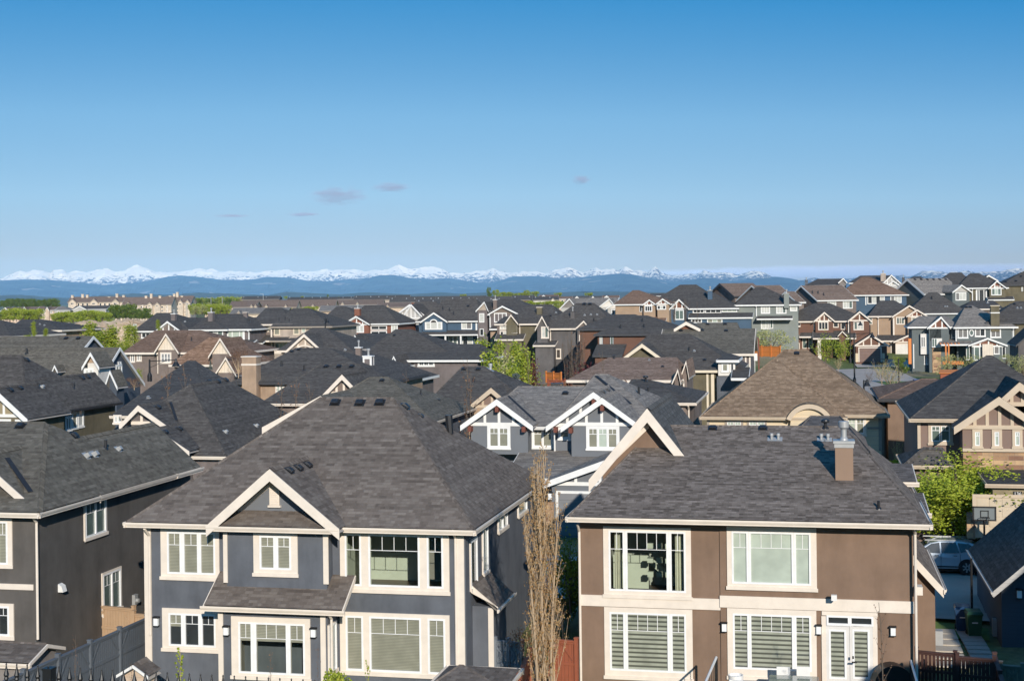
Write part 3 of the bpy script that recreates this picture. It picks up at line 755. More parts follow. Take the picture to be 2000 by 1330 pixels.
H.win(1421, 1189, 1595, 1327, -.06, 3, 'zzz', 1, lights=[(1434.5, 1461), (1467, 1548), (1555, 1582)], pv=(1202, 1305))
H.tbox(1133, 1164.5, 1408, 1186, 0, .06); H.tbox(1406, 1168, 1785, 1191, -.06, .06)
# double doors
dm = H.mi(H.tm, 'cream')
H.tbox(1605, 1194, 1714, 1202, -.06, .06); H.tbox(1605, 1202, 1614, 1345, -.06, .06); H.tbox(1705, 1202, 1714, 1345, -.06, .06)
H.win(1614, 1200, 1705, 1222, -.06, 2, 'dd', lights=[(1617, 1657), (1662, 1703)], pv=(1204.5, 1218), trim='vinyl', sill=False, part='transom')
for q0, q1, st in ((1614, 1659.5, 'z'), (1660, 1705, 'z')):
    H.win(q0, 1222, q1, 1347, -.06, 1, st, lights=[(q0+8, q1-9)], pv=(1231, 1322), trim='door', sill=False, part='door')
p = H.pt(1664, 1283, -.06); hb_ = MB(); hb_.box(p.x-.02, p.x+.16, -.5, -.42, p.z-.1, p.z-.06); hb_.box(p.x, p.x+.06, -.46, -.415, p.z+.04, p.z+.14); hb_.build('door_handle', M['black'], H.root, H.zb)
for u, v in ((1415, 1223), (1599, 1228), (1744, 1231)): H.lamp(u, v, -.06)
H.lbox('camera_box', 'white', H.pt(1629, 1168, -.4).x-.1, H.pt(1629, 1168, -.4).x+.1, -.6, -.425, H.pt(1629, 1168, -.4).z-.05, H.pt(1629, 1168, -.4).z+.15)
H.down(1787, 1026, 1340, -.33); H.down(1131, 1022, 1345, 0)
# garage wing beyond the corner
gw = H.gab(1690, 1843, 1146, 1752, 1048, 3.0, 8.6, o=.35, barge=.36, base=0, ev=True, wl=(H.pt(1700, 1150, 3).x, H.pt(1826, 1150, 3.35).x))
H.lbox('soffit_return', 'cream', w1+.02, w1+.3, -.3, .2, H.pt(1790, 1162, -.3).z, H.pt(1790, 1146, -.3).z)
H.shed(1766, 1814, 1000, 3.2, 6.4, 962); H.shed(1740, 1790, 940, 7.0, 10, 905)
H.lbox('gas_meter', 'galv', H.pt(1826, 1240, 3.6).x+.02, H.pt(1826, 1240, 3.6).x+.3, 3.6, 4.0, H.pt(1826, 1260, 3.6).z, H.pt(1826, 1232, 3.6).z)
H.done()

H = House('house', 'dark shaded garage with a steep slate roof and pale raking fascia, behind two wheelie bins', 1940, 1157, 48, 'navy', 'charcoal', 'white', base=.4)
f3 = H
g3 = H.gab(1940, 2190, 1157, 2065, 1048, 0, 9.6, o=.4, barge=.26, fas='palegrey', ev=True)
H.lamp(1990, 1158, .4, 1.1)
H.lbox('gas_meter', 'galv', g3['a0']+.2, g3['a0']+.46, 2.0, 2.4, 1.0, 1.7)
H.done()

H = House('house', 'charcoal stucco house with a long weathered roof, a tan gate at its side', 75, 998, 52.5, 'charwall', 'olivegrey', 'cream', base=1.2)
f0 = H
WR = H.pt(69, 1100, 0).x
k0 = H.hip(-330, 75, 996, -.5, 11.5, (-160, 88, 824), br=5.5, wl=(H.pt(-320, 1100, 0).x, WR), wb=0)
za = k0['z']; ar = k0['a1']
rp = H.pt(88, 824, 5.5); sl = (rp.z-za)/(ar-rp.x)
H.gabL(ar-4.7, ar, za-.02, ar-2.35, za+sl*2.35-.03, 4.2, 9.5, o=.5, barge=.3, wl=(ar-4.4, WR-.006), fas='cream')
H.gab(-150, 50, 972, -46, 888, .3, 5, o=.5, barge=.32, low=False)
H.flashline(H.hit(14, 896)[1], H.hit(60, 962)[1], .1)
H.win(-50, 1012, 25, 1107, 0, 2, 'bb', 1, lights=[(-30, -8), (-2, 14)]); H.win(-50, 1177, 28, 1246, 0, 2, 'bd', 1, lights=[(-30, -8), (-2, 17)])
H.tbox(-100, 1138, 66, 1149, 0, .05)
H.down(71, 1004, 1248, 0)
H.win(163, 974, 207, 1049, plane='r', c=WR, n=2, st='gg', grid=1, tw=.13); H.win(198, 1112, 236, 1196, plane='r', c=WR, n=2, st='gg', grid=1, tw=.12)
def rbox(part, mat, u, v, w, hh, dp):
    q = H.pta(u, v, WR); mb = MB(); mb.box(WR+.003, WR+dp, q.y-w/2, q.y+w/2, q.z-hh/2, q.z+hh/2); return mb.build(part, M[mat], H.root, H.zb)
q = H.pta(117, 1147, WR); mb = MB(); mb.prism([(WR+.003, q.y-.15, q.z-.15), (WR+.22, q.y-.15, q.z-.15), (WR+.15, q.y-.15, q.z+.08), (WR+.003, q.y-.15, q.z+.16)], (0, .3, 0)); mb.build('dryer_vent', M['white'], H.root, H.zb)
o = rbox('meter_box', 'galv', 261, 1170, .3, .42, .14); q = H.pta(261, 1172, WR); mb = MB(); mb.tube((WR+.14, q.y, q.z), (WR+.26, q.y, q.z), .09, n=12); mb.tube((WR+.06, q.y, q.z-.25), (WR+.06, q.y, q.z-1.2), .03); mb.build('meter_dial', M['galv'], o, H.zb)
for u, v, kd, z in ((40, 832, 'box', 1.1), (145, 850, 'box', 1), (198, 841, 'box', 1), (241, 832, 'box', 1), (169, 891, 'hood', 1.2), (184, 888, 'hood', 1.2), (207, 875, 'pipe', 1.1), (231, 878, 'hood', 1.1)): H.vent(u, v, kd, z)
H.done()

H = House('garden_shed', 'low shingled garden shed with a white gable end, beside the grey board fence', 20, 1292, 56, 'greywall', 'warmgrey', 'cream', cat='shed', base=1.0, group='garden sheds', ground=False)
H.gabs(-90, 56, 1291, 0, 2.4, 1252, o=.22, barge=.12); H.done()
H = House('garden_shed', 'tiny gabled playhouse with a white bargeboard, at the foot of the slate grey wall', 270, 1306, 56, 'peach', 'warmgrey', 'white', cat='shed', base=1.2, group='garden sheds', ground=False)
H.gab(228, 290, 1318, 260, 1297, 0, 1.0, o=.15, barge=.1); H.done()
H = House('gazebo', 'small hipped shingle roof of a gazebo standing before the slate grey house', 905, 1335, 60, 'slate', 'warmgrey', 'cream', cat='gazebo', base=.6, group='garden sheds', ground=False)
H.hip(838, 985, 1342, 0, 2.6, (897, 905, 1299), wall=False)
for x in (k for k in (0.25, 2.2)):
    for y in (.3, 2.3): H.lbox('post', 'cream', H.pt(838, 1342, 0).x+x, H.pt(838, 1342, 0).x+x+.12, y, y+.12, .6, H.pt(838, 1342, 0).z-.15)
H.done()

# ================================================================== second row (across the street)
H = House('house', 'charcoal roofed house with hipped roofs and a cream gable, behind the charcoal stucco wall', 330, 880, 31, 'mauve', 'charcoal', 'cream', base=1.3)
H.hip(217, 412, 812, 11, 10.5, (366, 382, 705), br=16)
A_, B_, T_ = H.pt(140, 889, 0), H.pt(442, 889, 0), H.pt(372, 751, 6); H.hipL(A_.x, B_.x, 0, 17, (A_.z+B_.z)/2, (T_.x, 6, T_.z), (T_.x, 12, T_.z))
g = H.gab(233, 325, 830, 270, 791, .8, 8, o=.6, barge=.34, timber=2); H.gab(236, 370, 880, 303, 836, -1.0, 8, o=.5, barge=.3)
H.win(222, 810, 238, 828, 1.2, 2, 'bb')
for u, v, kd in ((335, 718, 'box'), (290, 778, 'hood'), (425, 745, 'box'), (408, 745, 'box'), (440, 742, 'box'), (308, 796, 'box'), (322, 844, 'box'), (350, 838, 'box'), (440, 844, 'hood'), (500, 832, 'hood')): H.vent(u, v, kd, 1.2)
H.down(238, 812, 880, 1)
H.flashline(H.hit(333, 786)[1], H.hit(345, 822)[1]); 
H.done()

H = House('house', 'dark roofed house with a half-timbered white gable and an olive side wall in shadow', 50, 812, 27.8, 'olive', 'charcoal', 'white', base=1.3, fascia='darktrim')
k3 = H.hip(-280, 52, 812, 0, 12.5, (-100, 42, 694), br=6.0)
ar = k3['a1']; za = k3['z']; WR = ar-.45
rp = H.pt(42, 694, 6.0); sl = (rp.z-za)/(ar-rp.x)
H.gabL(ar-4.6, ar, za-.02, ar-2.3, za+sl*2.3-.03, 4, 10, o=.45, barge=.25, wl=(ar-4.2, WR-.006))
H.gab(-76, 54, 818, -12, 757, -1.4, 6, o=.6, barge=.42, timber=4, fas='white', panel='khaki')
H.win(-40, 818, 22, 835, -.8, 2, 'bb'); H.win(30, 819, 44, 836, -.8, 1, 'b')
H.win(127, 812, 139, 842, plane='r', c=WR, n=2, st='db', tw=.13); H.win(140, 804, 151, 838, plane='r', c=WR, n=1, st='b', tw=.13); H.win(152, 798, 163, 835, plane='r', c=WR, n=1, st='w', tw=.13)
for u, v, kd in ((20, 762, 'box'), (39, 758, 'box'), (52, 703, 'box'), (160, 738, 'box'), (171, 736, 'box'), (82, 756, 'hood'), (75, 757, 'pipe'), (144, 757, 'pipe')): H.vent(u, v, kd, 1.2)
H.done()

H = House('house', 'grey house with a weathered hip roof and long cream rake, behind the slate grey house', 840, 822, 29.3, 'slate', 'olivegrey', 'cream', base=1.3)
k = H.hip(575, 848, 822, 0, 12, (722, 760, 737), br=6)
H.gab(512, 738, 835, 626, 773, -1.6, 9, o=.5, barge=.5)
H.vent(822, 770, 'pipe'); H.vent(856, 781, 'box', .7); H.vent(746, 743, 'box', 1)
H.down(880, 815, 860, 1.5)
H.done()

H = House('house', 'charcoal hipped house with a tan half-timbered gable, behind the bare saplings', 930, 795, 26, 'tan', 'charcoal', 'tantrim', base=1.3)
H.hip(828, 1034, 792, 0, 11.5, (903, 948, 716), br=5.7)
H.gab(911, 1006, 797, 959, 757, -.9, 6, o=.5, barge=.36, timber=3, panel='mauvepanel')
for u, v, kd in ((906, 721, 'box'), (934, 721, 'box'), (925, 746, 'pipe')): H.vent(u, v, kd, 1.1)
H.vent(958, 722, 'stub', 1.5)
H.done()

H = House('house', 'grey house with three white half-timbered gables and red-brown brackets', 1075, 831, 30.3, 'slatepanel', 'lightgrey', 'white', base=1.2)
f5 = H
H.hip(922, 1262, 833, 0, 12.5, (1012, 1150, 755), br=6.2, wl=(H.pt(925, 850, .5).x, H.pt(1250, 850, .5).x), wb=.5)
H.hip(1085, 1295, 826, .6, 14, (1163, 1188, 731), br=7)
def beams(g, z=None):
    mb = MB(); b = g['b0']
    for x, zz in ((g['ar'], g['zr']-.42), (g['a0']+.62, g['z']+.02), (g['a1']-.62, g['z']+.02)):
        mb.box(x-.11, x+.11, b-.08, g['wb'], zz-.42, zz-.08)
    mb.build('bracket', M['timber'], H.root, H.zb)
ga = H.gab(899, 1041, 831, 970, 779, -1.3, 7, o=.5, barge=.36, timber=3, wl=(H.pt(920, 850, -.8).x, H.pt(1031, 850, -.8).x), base=H.pt(970, 887, -.8).z)
beams(ga)
gb = H.gab(1066, 1252, 833, 1159, 765, -.8, 7, o=.5, barge=.36, timber=5, base=H.pt(1100, 887, -.3).z); beams(gb)
gc = H.gab(1095, 1256, 834, 1175.5, 776, -1.9, 7, o=.5, barge=.36, timber=3, base=H.pt(1160, 893, -1.4).z, wl=(H.pt(1116, 850, -1.4).x, H.pt(1236, 850, -1.4).x)); beams(gc)
H.win(952, 831, 997, 877, ga['wb'], 2, 'bb', 1); H.win(1038, 833, 1082, 876, .5, 2, 'bb', 1); H.win(1090.5, 834, 1115, 859, gb['wb'], 1, 'b', 1); H.win(1145, 832, 1210, 879, gc['wb'], 3, 'bpb', 1)
H.shed(985, 1260, 934, -5.4, -.3, 880, wall=False)
gd = H.gab(1060, 1330, 944, 1195, 893, -7.5, 8, o=.5, barge=.36, timber=4, base=.5)
H.gdoor(1091, 964, 1185, 1046, gd['wb'], 'garagegrey')
H.lamp(1075, 968, gd['wb'], 1.3)
H.tbox(1066, 980, 1082, 1046, gd['wb'], .1, 'stone')
H.down(1083, 836, 885, gb['wb'], .06)
for u, v, kd, z in ((1104, 768, 'box', 1.2), (1178, 766, 'box', 1.0), (1187, 762, 'box', 1.0), (1248, 769, 'pipe', 1.6)): H.vent(u, v, kd, z)
for a, b in (((1315/8+1000, 735), (1855/8+1000, 790)), ((992, 774), (1045, 823))):
    p, q = H.hit(*a), H.hit(*b)
    if p and q: H.flashline(p[1], q[1], .12)
H.done()

H = House('house', 'tan shingled bungalow roof with cream siding and an arched entry eave', 1550, 812, 29.6, 'creamwall', 'tanroof', 'taupetrim', base=1.3, fascia='tantrim')
f8 = H
H.hip(1398, 1735, 809, 0, 13.5, (1531, 1576, 683), br=6.6); ka = H.hip(1369, 1652, 814, -1.2, 13, (1508, 1520, 703), br=5.8)
bw = -.75
arc = []; 
pa, pb2, pt_ = H.pt(1536, 818, -1.3), H.pt(1626, 818, -1.3), H.pt(1580, 789, -1.3)
hw = (pb2.x-pa.x)/2; hh = pt_.z-pa.z; rr = (hw*hw+hh*hh)/(2*hh); cx, cz = (pa.x+pb2.x)/2, pt_.z-rr; am = math.asin(hw/rr)
A = MB(); n = 18
for i in range(n):
    t0, t1 = -am+2*am*i/n, -am+2*am*(i+1)/n
    q = lambda t, r: (cx+r*math.sin(t), -1.45, cz+r*math.cos(t))
    A.prism([q(t0, rr), q(t1, rr), q(t1, rr-.3), q(t0, rr-.3)], (0, .3, 0))
A.build('arched_eave', M['tantrim'], H.root, H.zb)
mw = H.mi(H.wm, 'creamwall')
H.W.poly([(cx+(rr-.3)*math.sin(-am+2*am*i/n), -1.2, cz+(rr-.3)*math.cos(-am+2*am*i/n)) for i in range(n+1)] + [(pb2.x, -1.2, pa.z-2), (pa.x, -1.2, pa.z-2)], mw)
m = H.mi(H.rm, 'tanroof')
for i in range(n):   # eyebrow roof over the arch
    t0, t1 = -am+2*am*i/n, -am+2*am*(i+1)/n
    q = lambda t, y: (cx+rr*math.sin(t), y, cz+rr*math.cos(t)+.02)
    H.rface([q(t0, -1.48), q(t1, -1.48), q(t1, 2.2), q(t0, 2.2)], m)
H.win(1416, 819, 1452, 850, bw, 2, 'pp', 1, trim='taupetrim'); H.win(1459, 819, 1498, 850, bw, 2, 'pp', 1, trim='taupetrim')
H.win(1652, 814, 1692, 851, .45, 2, 'pb', 1, trim='cream')
H.tbox(1369+12, 817, 1381+5, 880, bw, .05); H.tbox(1716, 814, 1722, 880, .45, .05); H.tbox(1694, 834, 1722, 838, .45, .05)
for u, v, kd in ((1420, 760, 'box'), (1556, 690, 'box')): H.vent(u, v, kd)
H.done()

H = House('house', 'house with a dark hip roof and brown downpipes, between the light grey and tan roofs', 1340, 785, 27, 'taupe', 'charcoal', 'cream', base=1.3)
H.hip(1205, 1358, 786, 0, 12, (1235, 1265, 741), br=5.5)
for u, v, kd in ((1261, 745, 'mush'), (1266, 766, 'pipe')): H.vent(u, v, kd, 1.2)
H.down(1345, 792, 835, .45, .06)
H.done()

H = House('house', 'stone fronted house with tan half-timbered gables and a number over its garage', 1830, 818, 36, 'mauvepanel', 'charcoal', 'tantrim', base=1.5)
f4 = H
H.hip(1778, 2130, 818, 0, 13, (1926, 1938, 695), br=6.8, wl=(H.pt(1792, 840, .5).x, H.pt(2100, 840, .5).x), wb=.5)
ga = H.gab(1863, 2041, 834, 1951, 774, -1.7, 8, o=.5, barge=.4, timber=5, wl=(H.pt(1880, 850, -1.2).x, H.pt(2026, 850, -1.2).x), base=H.pt(1950, 879, -1.2).z)
H.gab(1940, 2060, 792, 1991, 746, -.9, 8, o=.5, barge=.4, timber=3, low=False)
b = ga['wb']
H.wbox(H.pt(1880, 850, -1.2).x+.02, H.pt(2026, 850, -1.2).x-.02, b+.03, 3, 0, H.pt(1950, 879, -1.2).z, 'stone')
H.tbox(1880, 832, 2030, 838, b, .1); H.tbox(1880, 876, 2030, 882, b, .1)
for u in (1899, 1937, 1977): H.win(u, 838, u+20, 876, b, 1, 'p', 1, tw=.14)
H.win(1813, 826, 1861, 868, .5, 2, 'gg', 1, tw=.16); H.tbox(1792, 822, 1798, 880, .5, .05)
H.hip(1764, 1860, 908, -2.4, 5, (1803, 1840, 874), br=.6, wall=True, base=.5)
H.shed(1928, 2090, 945, -6.0, -1.1, 917, wall='khaki', base=.5)
gb_ = -5.7
H.gdoor(1906, 972, 2030, 1051, gb_, 'garagetan', 4, 5)
sg = MB(); p = H.pt(1987, 964, gb_); sg.box(p.x-.2, p.x+.22, gb_-.03, gb_-.004, p.z-.12, p.z+.12); sgo = sg.build('number_sign', M['black'], H.root, H.zb)
H.signpos = (p, gb_)
H.tbox(1888, 1000, 1904, 1051, gb_, .12, 'stone')
H.done()
cu = bpy.data.curves.new('sign_text', 'FONT'); cu.body = '136'; cu.size = .24; cu.align_x = 'CENTER'; cu.align_y = 'CENTER'; cu.extrude = .004
to = bpy.data.objects.new('sign_text', cu); COL.objects.link(to)
dg = bpy.context.evaluated_depsgraph_get(); me = bpy.data.meshes.new_from_object(to.evaluated_get(dg)); bpy.data.objects.remove(to)
to = bpy.data.objects.new('number', me); COL.objects.link(to); me.materials.append(M['white']); to.parent = sgo
to.location = (p.x+.01, gb_-.036, p.z-H.zb); to.rotation_euler = (R(90), 0, 0)

H = House('house', 'narrow brown stucco house with a reddish brown roof, between the tan and black roofed houses', 1745, 779, 28.2, 'brown', 'brownroof', 'darktrim', base=1.3)
H.hip(1716, 1900, 779, 0, 12.5, (1800, 1830, 740), br=6, wl=(H.pt(1734, 800, .5).x, H.pt(1790, 800, .5).x)); H.done()
# ================================================================== third and fourth rows
def HS(label, u, v, sc_, wall, roof, trim='white', **kw): return House('house', label, u, v, sc_, wall, roof, trim, **kw)
def vents(H, *a):
    for t in a: H.vent(*t)

H = HS('grey shingled house with a tall slate blue gable, an arched window and a white dormer', 214, 762, 21.4, 'navy', 'olivegrey', 'white', base=1.6)
H.gabs(-60, 184, 762, 0, 10, 679, o=.3); H.gabs(-60, 128, 724, 6, 11, 657, o=.3)
H.gab(160, 194, 717, 177, 688, -.2, 3, o=.4, barge=.3, low=True, wall='whitewall', panel='tan'); H.win(164, 719, 184, 738, .2, 2, 'ww')
H.gab(204, 230, 756, 215, 723, -1.2, 2, o=.35, barge=.3); H.gab(102, 113, 725, 107, 713, .5, 1.5, o=.2, barge=.2, low=False)
wr = H.pt(184, 762, 0).x-.3
H.win(226, 712, 238, 733, plane='r', c=wr, n=2, st='bb'); H.win(230, 706, 236, 712, plane='r', c=wr, n=1, st='m')
vents(H, (52, 690, 'pipe', 1.6), (129, 661, 'box', 1.5), (153, 661, 'box', 1.5))
H.done()

H = HS('brown roofed taupe house with three cream board gables', 340, 688, 16.8, 'taupe', 'brownroof', 'cream', base=3.2)
H.hip(238, 470, 688, 0, 12, (303, 392, 645)); H.hip(330, 472, 712, -3.5, 10, (408, 440, 659), br=1.5)
H.gab(301, 349, 688, 324, 651, -.7, 6, o=.35, barge=.25, panel='board', timber=0); H.gab(407, 453, 696, 430, 660, -4.2, 6, o=.35, barge=.25, panel='board')
H.gab(418, 462, 733, 441, 697, -7, 6, o=.35, barge=.25, panel='board')
b = -.3
H.win(313, 688, 335, 710, -.35, 3, 'ddd', 2); H.win(340, 689, 349, 705, .45, 1, 'd'); H.win(352, 688, 361, 704, .45, 1, 'd'); H.win(254, 689, 264, 708, .45, 2, 'dd'); H.win(267, 689, 277, 706, .45, 2, 'db')
H.down(308, 690, 730, .45, .07); vents(H, (374, 665, 'pipe', 1.3), (446, 702, 'box', 1), (451, 701, 'box', 1), (456, 700, 'box', 1))
H.done()

H = HS('tan stucco house with a tall square chimney and a charcoal hip roof', 530, 746, 21.7, 'tan', 'charcoal', 'cream', base=2.0, fascia='darktrim')
H.hip(452, 760, 746, 0, 13, (577, 642, 679)); H.chim(472, 500, 698, 790, -.55, 'tan', 'cream', False, depth=1.1, band=712)
H.win(538, 750, 556, 770, .45, 2, 'pp'); vents(H, (550, 714, 'pipe', 1.5), (594, 723, 'pipe', 1.5), (570, 687, 'box', 1.2), (583, 683, 'box', 1.2))
H.done()
H = HS('charcoal roof cluster with two chimneys, one of them boxed in white corner boards', 660, 748, 20.5, 'mauve', 'charcoal', 'white', base=2.0)
H.hip(545, 782, 748, 0, 14, (640, 672, 672)); H.chim(694, 704, 680, 700, 3.0, 'taupe', 'white', True)
H.chim(709, 725, 697, 760, -3.0, 'mauve', 'white', True, corner='white')
vents(H, (663, 706, 'hood', 1.2), (684, 706, 'hood', 1.2), (674, 684, 'hood', 1.2))
H.done()
H = HS('grey house with a cream gable over brown panels, behind a row of bare saplings', 600, 788, 25.7, 'taupe', 'charcoal', 'cream', base=1.6)
H.hip(508, 735, 788, 0, 12.5, (625, 705, 712)); H.gab(628, 708, 773, 668, 731, -.6, 6, o=.5, barge=.36, timber=3)
H.tbox(521, 790, 525, 830, .4); H.tbox(527, 792, 530, 830, .4); vents(H, (637, 716, 'box', 1.2), (662, 716, 'box', 1.2), (687, 716, 'box', 1.2))
H.done()
H = HS('wide taupe house with a plain wall and a small strip of three square windows', 850, 703, 17, 'mauve', 'charcoal', 'white', base=2.6)
H.hip(776, 938, 703, 0, 12, (812, 938, 672)); H.hip(690, 905, 704, 1, 15, (772, 803, 643), br=7.5)
H.win(816, 704.5, 849, 716, .45, 3, 'ddd', 2); H.gab(760, 780, 717, 769, 695, -4, 5, o=.3, barge=.22, panel='beige'); H.hip(776, 797, 714, -2.2, 3, (780, 786, 703), wall=True)
H.win(801, 740, 812, 752, .45, 1, 'g', 1)
vents(H, (727, 671, 'pipe', 1.6), (770, 655, 'box', 1.2))
H.done()
H = HS('charcoal roof with two tiny steep white gables, below the russet house', 700, 668, 15, 'greywall', 'charcoal', 'white', base=3.0)
H.hip(668, 790, 672, 0, 12, (700, 765, 651)); H.gab(676, 689, 676, 682.5, 664, -1.5, 4, o=.3, barge=.25); H.gab(688, 705, 675, 693, 654, -1.2, 5, o=.3, barge=.25)
H.done()
H = HS('rosy brown shingled house with narrow cream gable ends at one end', 1215, 742, 22, 'taupe', 'pinkroof', 'cream', base=2.0)
H.hip(1107, 1330, 742, 0, 11.5, (1188, 1322, 698)); H.gab(1312, 1330, 748, 1324, 720, -.8, 6, o=.25, barge=.25); H.gab(1328, 1346, 738, 1340, 704, 1.5, 7, o=.25, barge=.25)
H.down(1318, 745, 790, .4, .08); H.down(1335, 742, 790, .4, .08); vents(H, (1199, 700, 'mush', 1), (1268, 704, 'hood', 1), (1294, 716, 'box', 1))
H.done()
H = HS('olive stucco house with a broad cream edged gable and a charcoal roof', 1370, 724, 20, 'olive', 'charcoal', 'ivory', base=2.2)
H.hip(1188, 1450, 723, 0, 13, (1268, 1346, 652), wl=(H.pt(1200, 740, .4).x, H.pt(1400, 740, .4).x)); H.gab(1198, 1310, 712, 1254, 671, -1.0, 7, o=.5, barge=.34)
H.tbox(1380, 726, 1384, 800, .42); H.tbox(1389, 726, 1395, 800, .42)
H.wbox(H.pt(1403, 740, -.3).x, H.pt(1436, 740, -.3).x, -.3, 6, H.pt(1420, 734, -.3).z, H.pt(1420, 703, -.3).z, 'whitewall'); H.wbox(H.pt(1400, 740, -.2).x, H.pt(1446, 740, -.2).x, -.2, 6, 0, H.pt(1420, 735, -.2).z, 'slate')
H.hip(1400, 1442, 703, -.7, 7, (1415, 1425, 690), wall=False, fas='white')
H.win(1409, 709, 1423, 727, -.3, 1, 'b', trim='white'); H.win(1426, 709, 1434, 727, -.3, 1, 'd', trim='white')
H.shed(1428, 1462, 738, -3, .5, 717, fas='white', wall=False)
vents(H, (1346, 685, 'pipe', 1.2), (1356, 686, 'hood', 1.2), (1376, 703, 'box', 1.2), (1372, 659, 'hood', 1.3), (1355, 653, 'box', 1.4))
H.done()
H = HS('charcoal gabled house with a red gable panel peeking over the ridge', 1460, 691, 18, 'mauve', 'olivegrey', 'cream', base=2.6, fascia='cream')
H.gabs(1285, 1472, 691, 0, 11, 642, o=.4); H.hip(1340, 1450, 672, 5.4, 9, (1362, 1440, 630)); H.gab(1316, 1368, 642.5, 1340, 628, 5.0, 5, o=.4, barge=.35, panel='brick', low=False)
H.tbox(1455, 694, 1458, 720, .4); H.tbox(1463, 694, 1466, 720, .4)
vents(H, (1330, 646, 'box', 1.4), (1371, 645, 'box', 1.4), (1418, 646, 'box', 1.4), (1382, 633, 'box', 1.4), (1416, 633, 'box', 1.4))
H.done()
H = HS('dark hip roofed chestnut house with tall narrow windows under deep eaves', 1230, 652, 14.6, 'chestnut', 'charcoal', 'darktrim', base=3.2)
H.hip(1160, 1345, 652.5, 0, 14, (1246, 1264, 616), br=7); H.hip(1125, 1300, 642, 4, 13, (1196, 1240, 614))
H.win(1170, 655, 1178, 675, .45, 1, 'w'); H.win(1191, 656, 1199, 678, .45, 1, 'g'); vents(H, (1255, 628, 'pipe', 1.6), (1258, 639, 'pipe', 1.6), (1212, 641, 'pipe', 1.6))
H.shed(1157, 1215, 694, -4, .4, 672, wall=True)
H.done()

# ------------------------------------------------------------------ grey, tan and brown houses round the green yard
H = HS('dark grey house with a steep narrow front gable, a bay skirt and tall downpipes', 1090, 641, 13, 'darkgrey', 'charcoal', 'cream', base=2.3)
H.hip(1052, 1205, 641, 0, 13, (1126, 1160, 592)); H.gab(1045, 1072, 643, 1058.5, 617, -1.0, 6, o=.3, barge=.3); H.gab(1123, 1153, 642, 1140, 626, -.8, 6, o=.3, barge=.25, panel='taupe')
H.wbox(H.pt(1130, 660, -.6).x, H.pt(1158, 660, -.6).x, -.6, 5, 0, H.pt(1140, 641, -.6).z, 'taupe')
H.win(1057, 638, 1072, 661, -.7, 2, 'wg'); H.win(1054, 681, 1069, 700, -.7, 2, 'wd'); H.win(1078, 681, 1096, 701, .45, 2, 'mm', 2); H.shed(1041, 1084, 674, -2, .5, 665, wall=True)
H.win(1131, 654, 1148, 667, -.6, 3, 'www'); H.shed(1134, 1155, 680, -2.0, -.6, 668, wall=False, fas='taupetrim'); H.win(1139, 687, 1152, 712, -.6, 3, 'www')
H.chim(1114, 1122, 609, 626, 2.5, 'darkgrey', 'darktrim', True); H.down(1073, 700, 745, .45, .09, False); H.down(1075, 645, 668, .45, .09)
vents(H, (1142, 616, 'hood', 1.5), (1154, 615, 'hood', 1.5), (1166, 615, 'hood', 1.5), (1160, 627, 'pipe', 1.5), (1141, 594, 'box', 2), (1152, 594, 'box', 2))
H.done()
H = HS('olive tan house with a square tan chimney and a gabled tower window', 1030, 632, 12.6, 'olive', 'charcoal', 'cream', base=2.4)
H.hip(992, 1100, 632, 0, 13, (1030, 1078, 595)); H.gab(985, 1012, 632, 998, 614, -1.0, 6, o=.3, barge=.25); H.hip(966, 1003, 632.5, -.6, 8, (985, 990, 618))
H.wbox(H.pt(971, 660, -.4).x, H.pt(1001, 660, -.4).x, -.4, 5, 0, H.pt(985, 633, -.4).z, 'taupe')
H.win(999, 629, 1010, 651, -.6, 2, 'dw'); H.win(976, 636, 990, 644, -.4, 2, 'ww'); H.win(976, 646, 990, 657, -.4, 2, 'dw'); H.shed(966, 1022, 662.5, -2.0, -.3, 652, wall=True)
H.win(974, 670, 988, 689, -1.6, 2, 'wg'); H.win(998, 670, 1013, 689, -1.6, 2, 'gw')
H.chim(1048, 1058, 601, 618, 3, 'olive', 'cream', False); H.down(1015, 635, 660, .4, .09); vents(H, (1086, 611, 'hood', 1.5), (1075, 617, 'box', 1.4))
H.done()
H = HS('brown sided house with a shallow brown gable over a big upper window', 985, 612, 12, 'mauve', 'charcoal', 'white', base=2.8)
H.hip(940, 1052, 613, 0, 13, (975, 1010, 584)); H.gab(953, 1013, 613, 981, 597, -1, 7, o=.35, barge=.25, panel='taupesid'); H.gab(929, 954, 607, 946, 589, -.5, 6, o=.3, barge=.25, panel='beige')
H.win(965, 611, 990, 630, -.6, 3, 'dwd', 2); H.chim(963, 970, 586, 600, 2, 'taupe', 'white', True); H.win(936, 612, 946, 630, -.21, 1, 'w'); H.win(937, 642, 945, 656, -.21, 1, 'd'); H.down(957, 616, 640, -.6, .1)
H.wbox(H.pt(958, 660, -2).x, H.pt(972, 660, -2).x, -2, 3, 0, H.pt(965, 641, -2).z, 'tan'); H.shed(956, 976, 642, -2.6, -.6, 636, wall=False)
H.done()
H = HS('deep blue sided house with an arched window under a white edged gable', 880, 627, 10.7, 'blue', 'charcoal', 'white', base=3.6)
H.hip(812, 942, 627, 0, 14, (872, 930, 583)); H.gab(821, 874, 628, 847, 610, -.8, 7, o=.35, barge=.3)
H.win(830, 629, 864, 644, -.45, 3, 'www', lights=[(833, 840), (842, 853), (856, 861)]); H.win(901, 629, 922, 643.5, .45, 2, 'wy')
c = H.pt(847, 630, -.45); mb = MB(); prof = [(c.x+.75*math.cos(t), -.52, c.z+.62*math.sin(t)) for t in [math.pi*i/10 for i in range(11)]]; mb.prism(prof, (0, .06, 0)); a_ = mb.build('arched_trim', M['white'], H.root, H.zb)
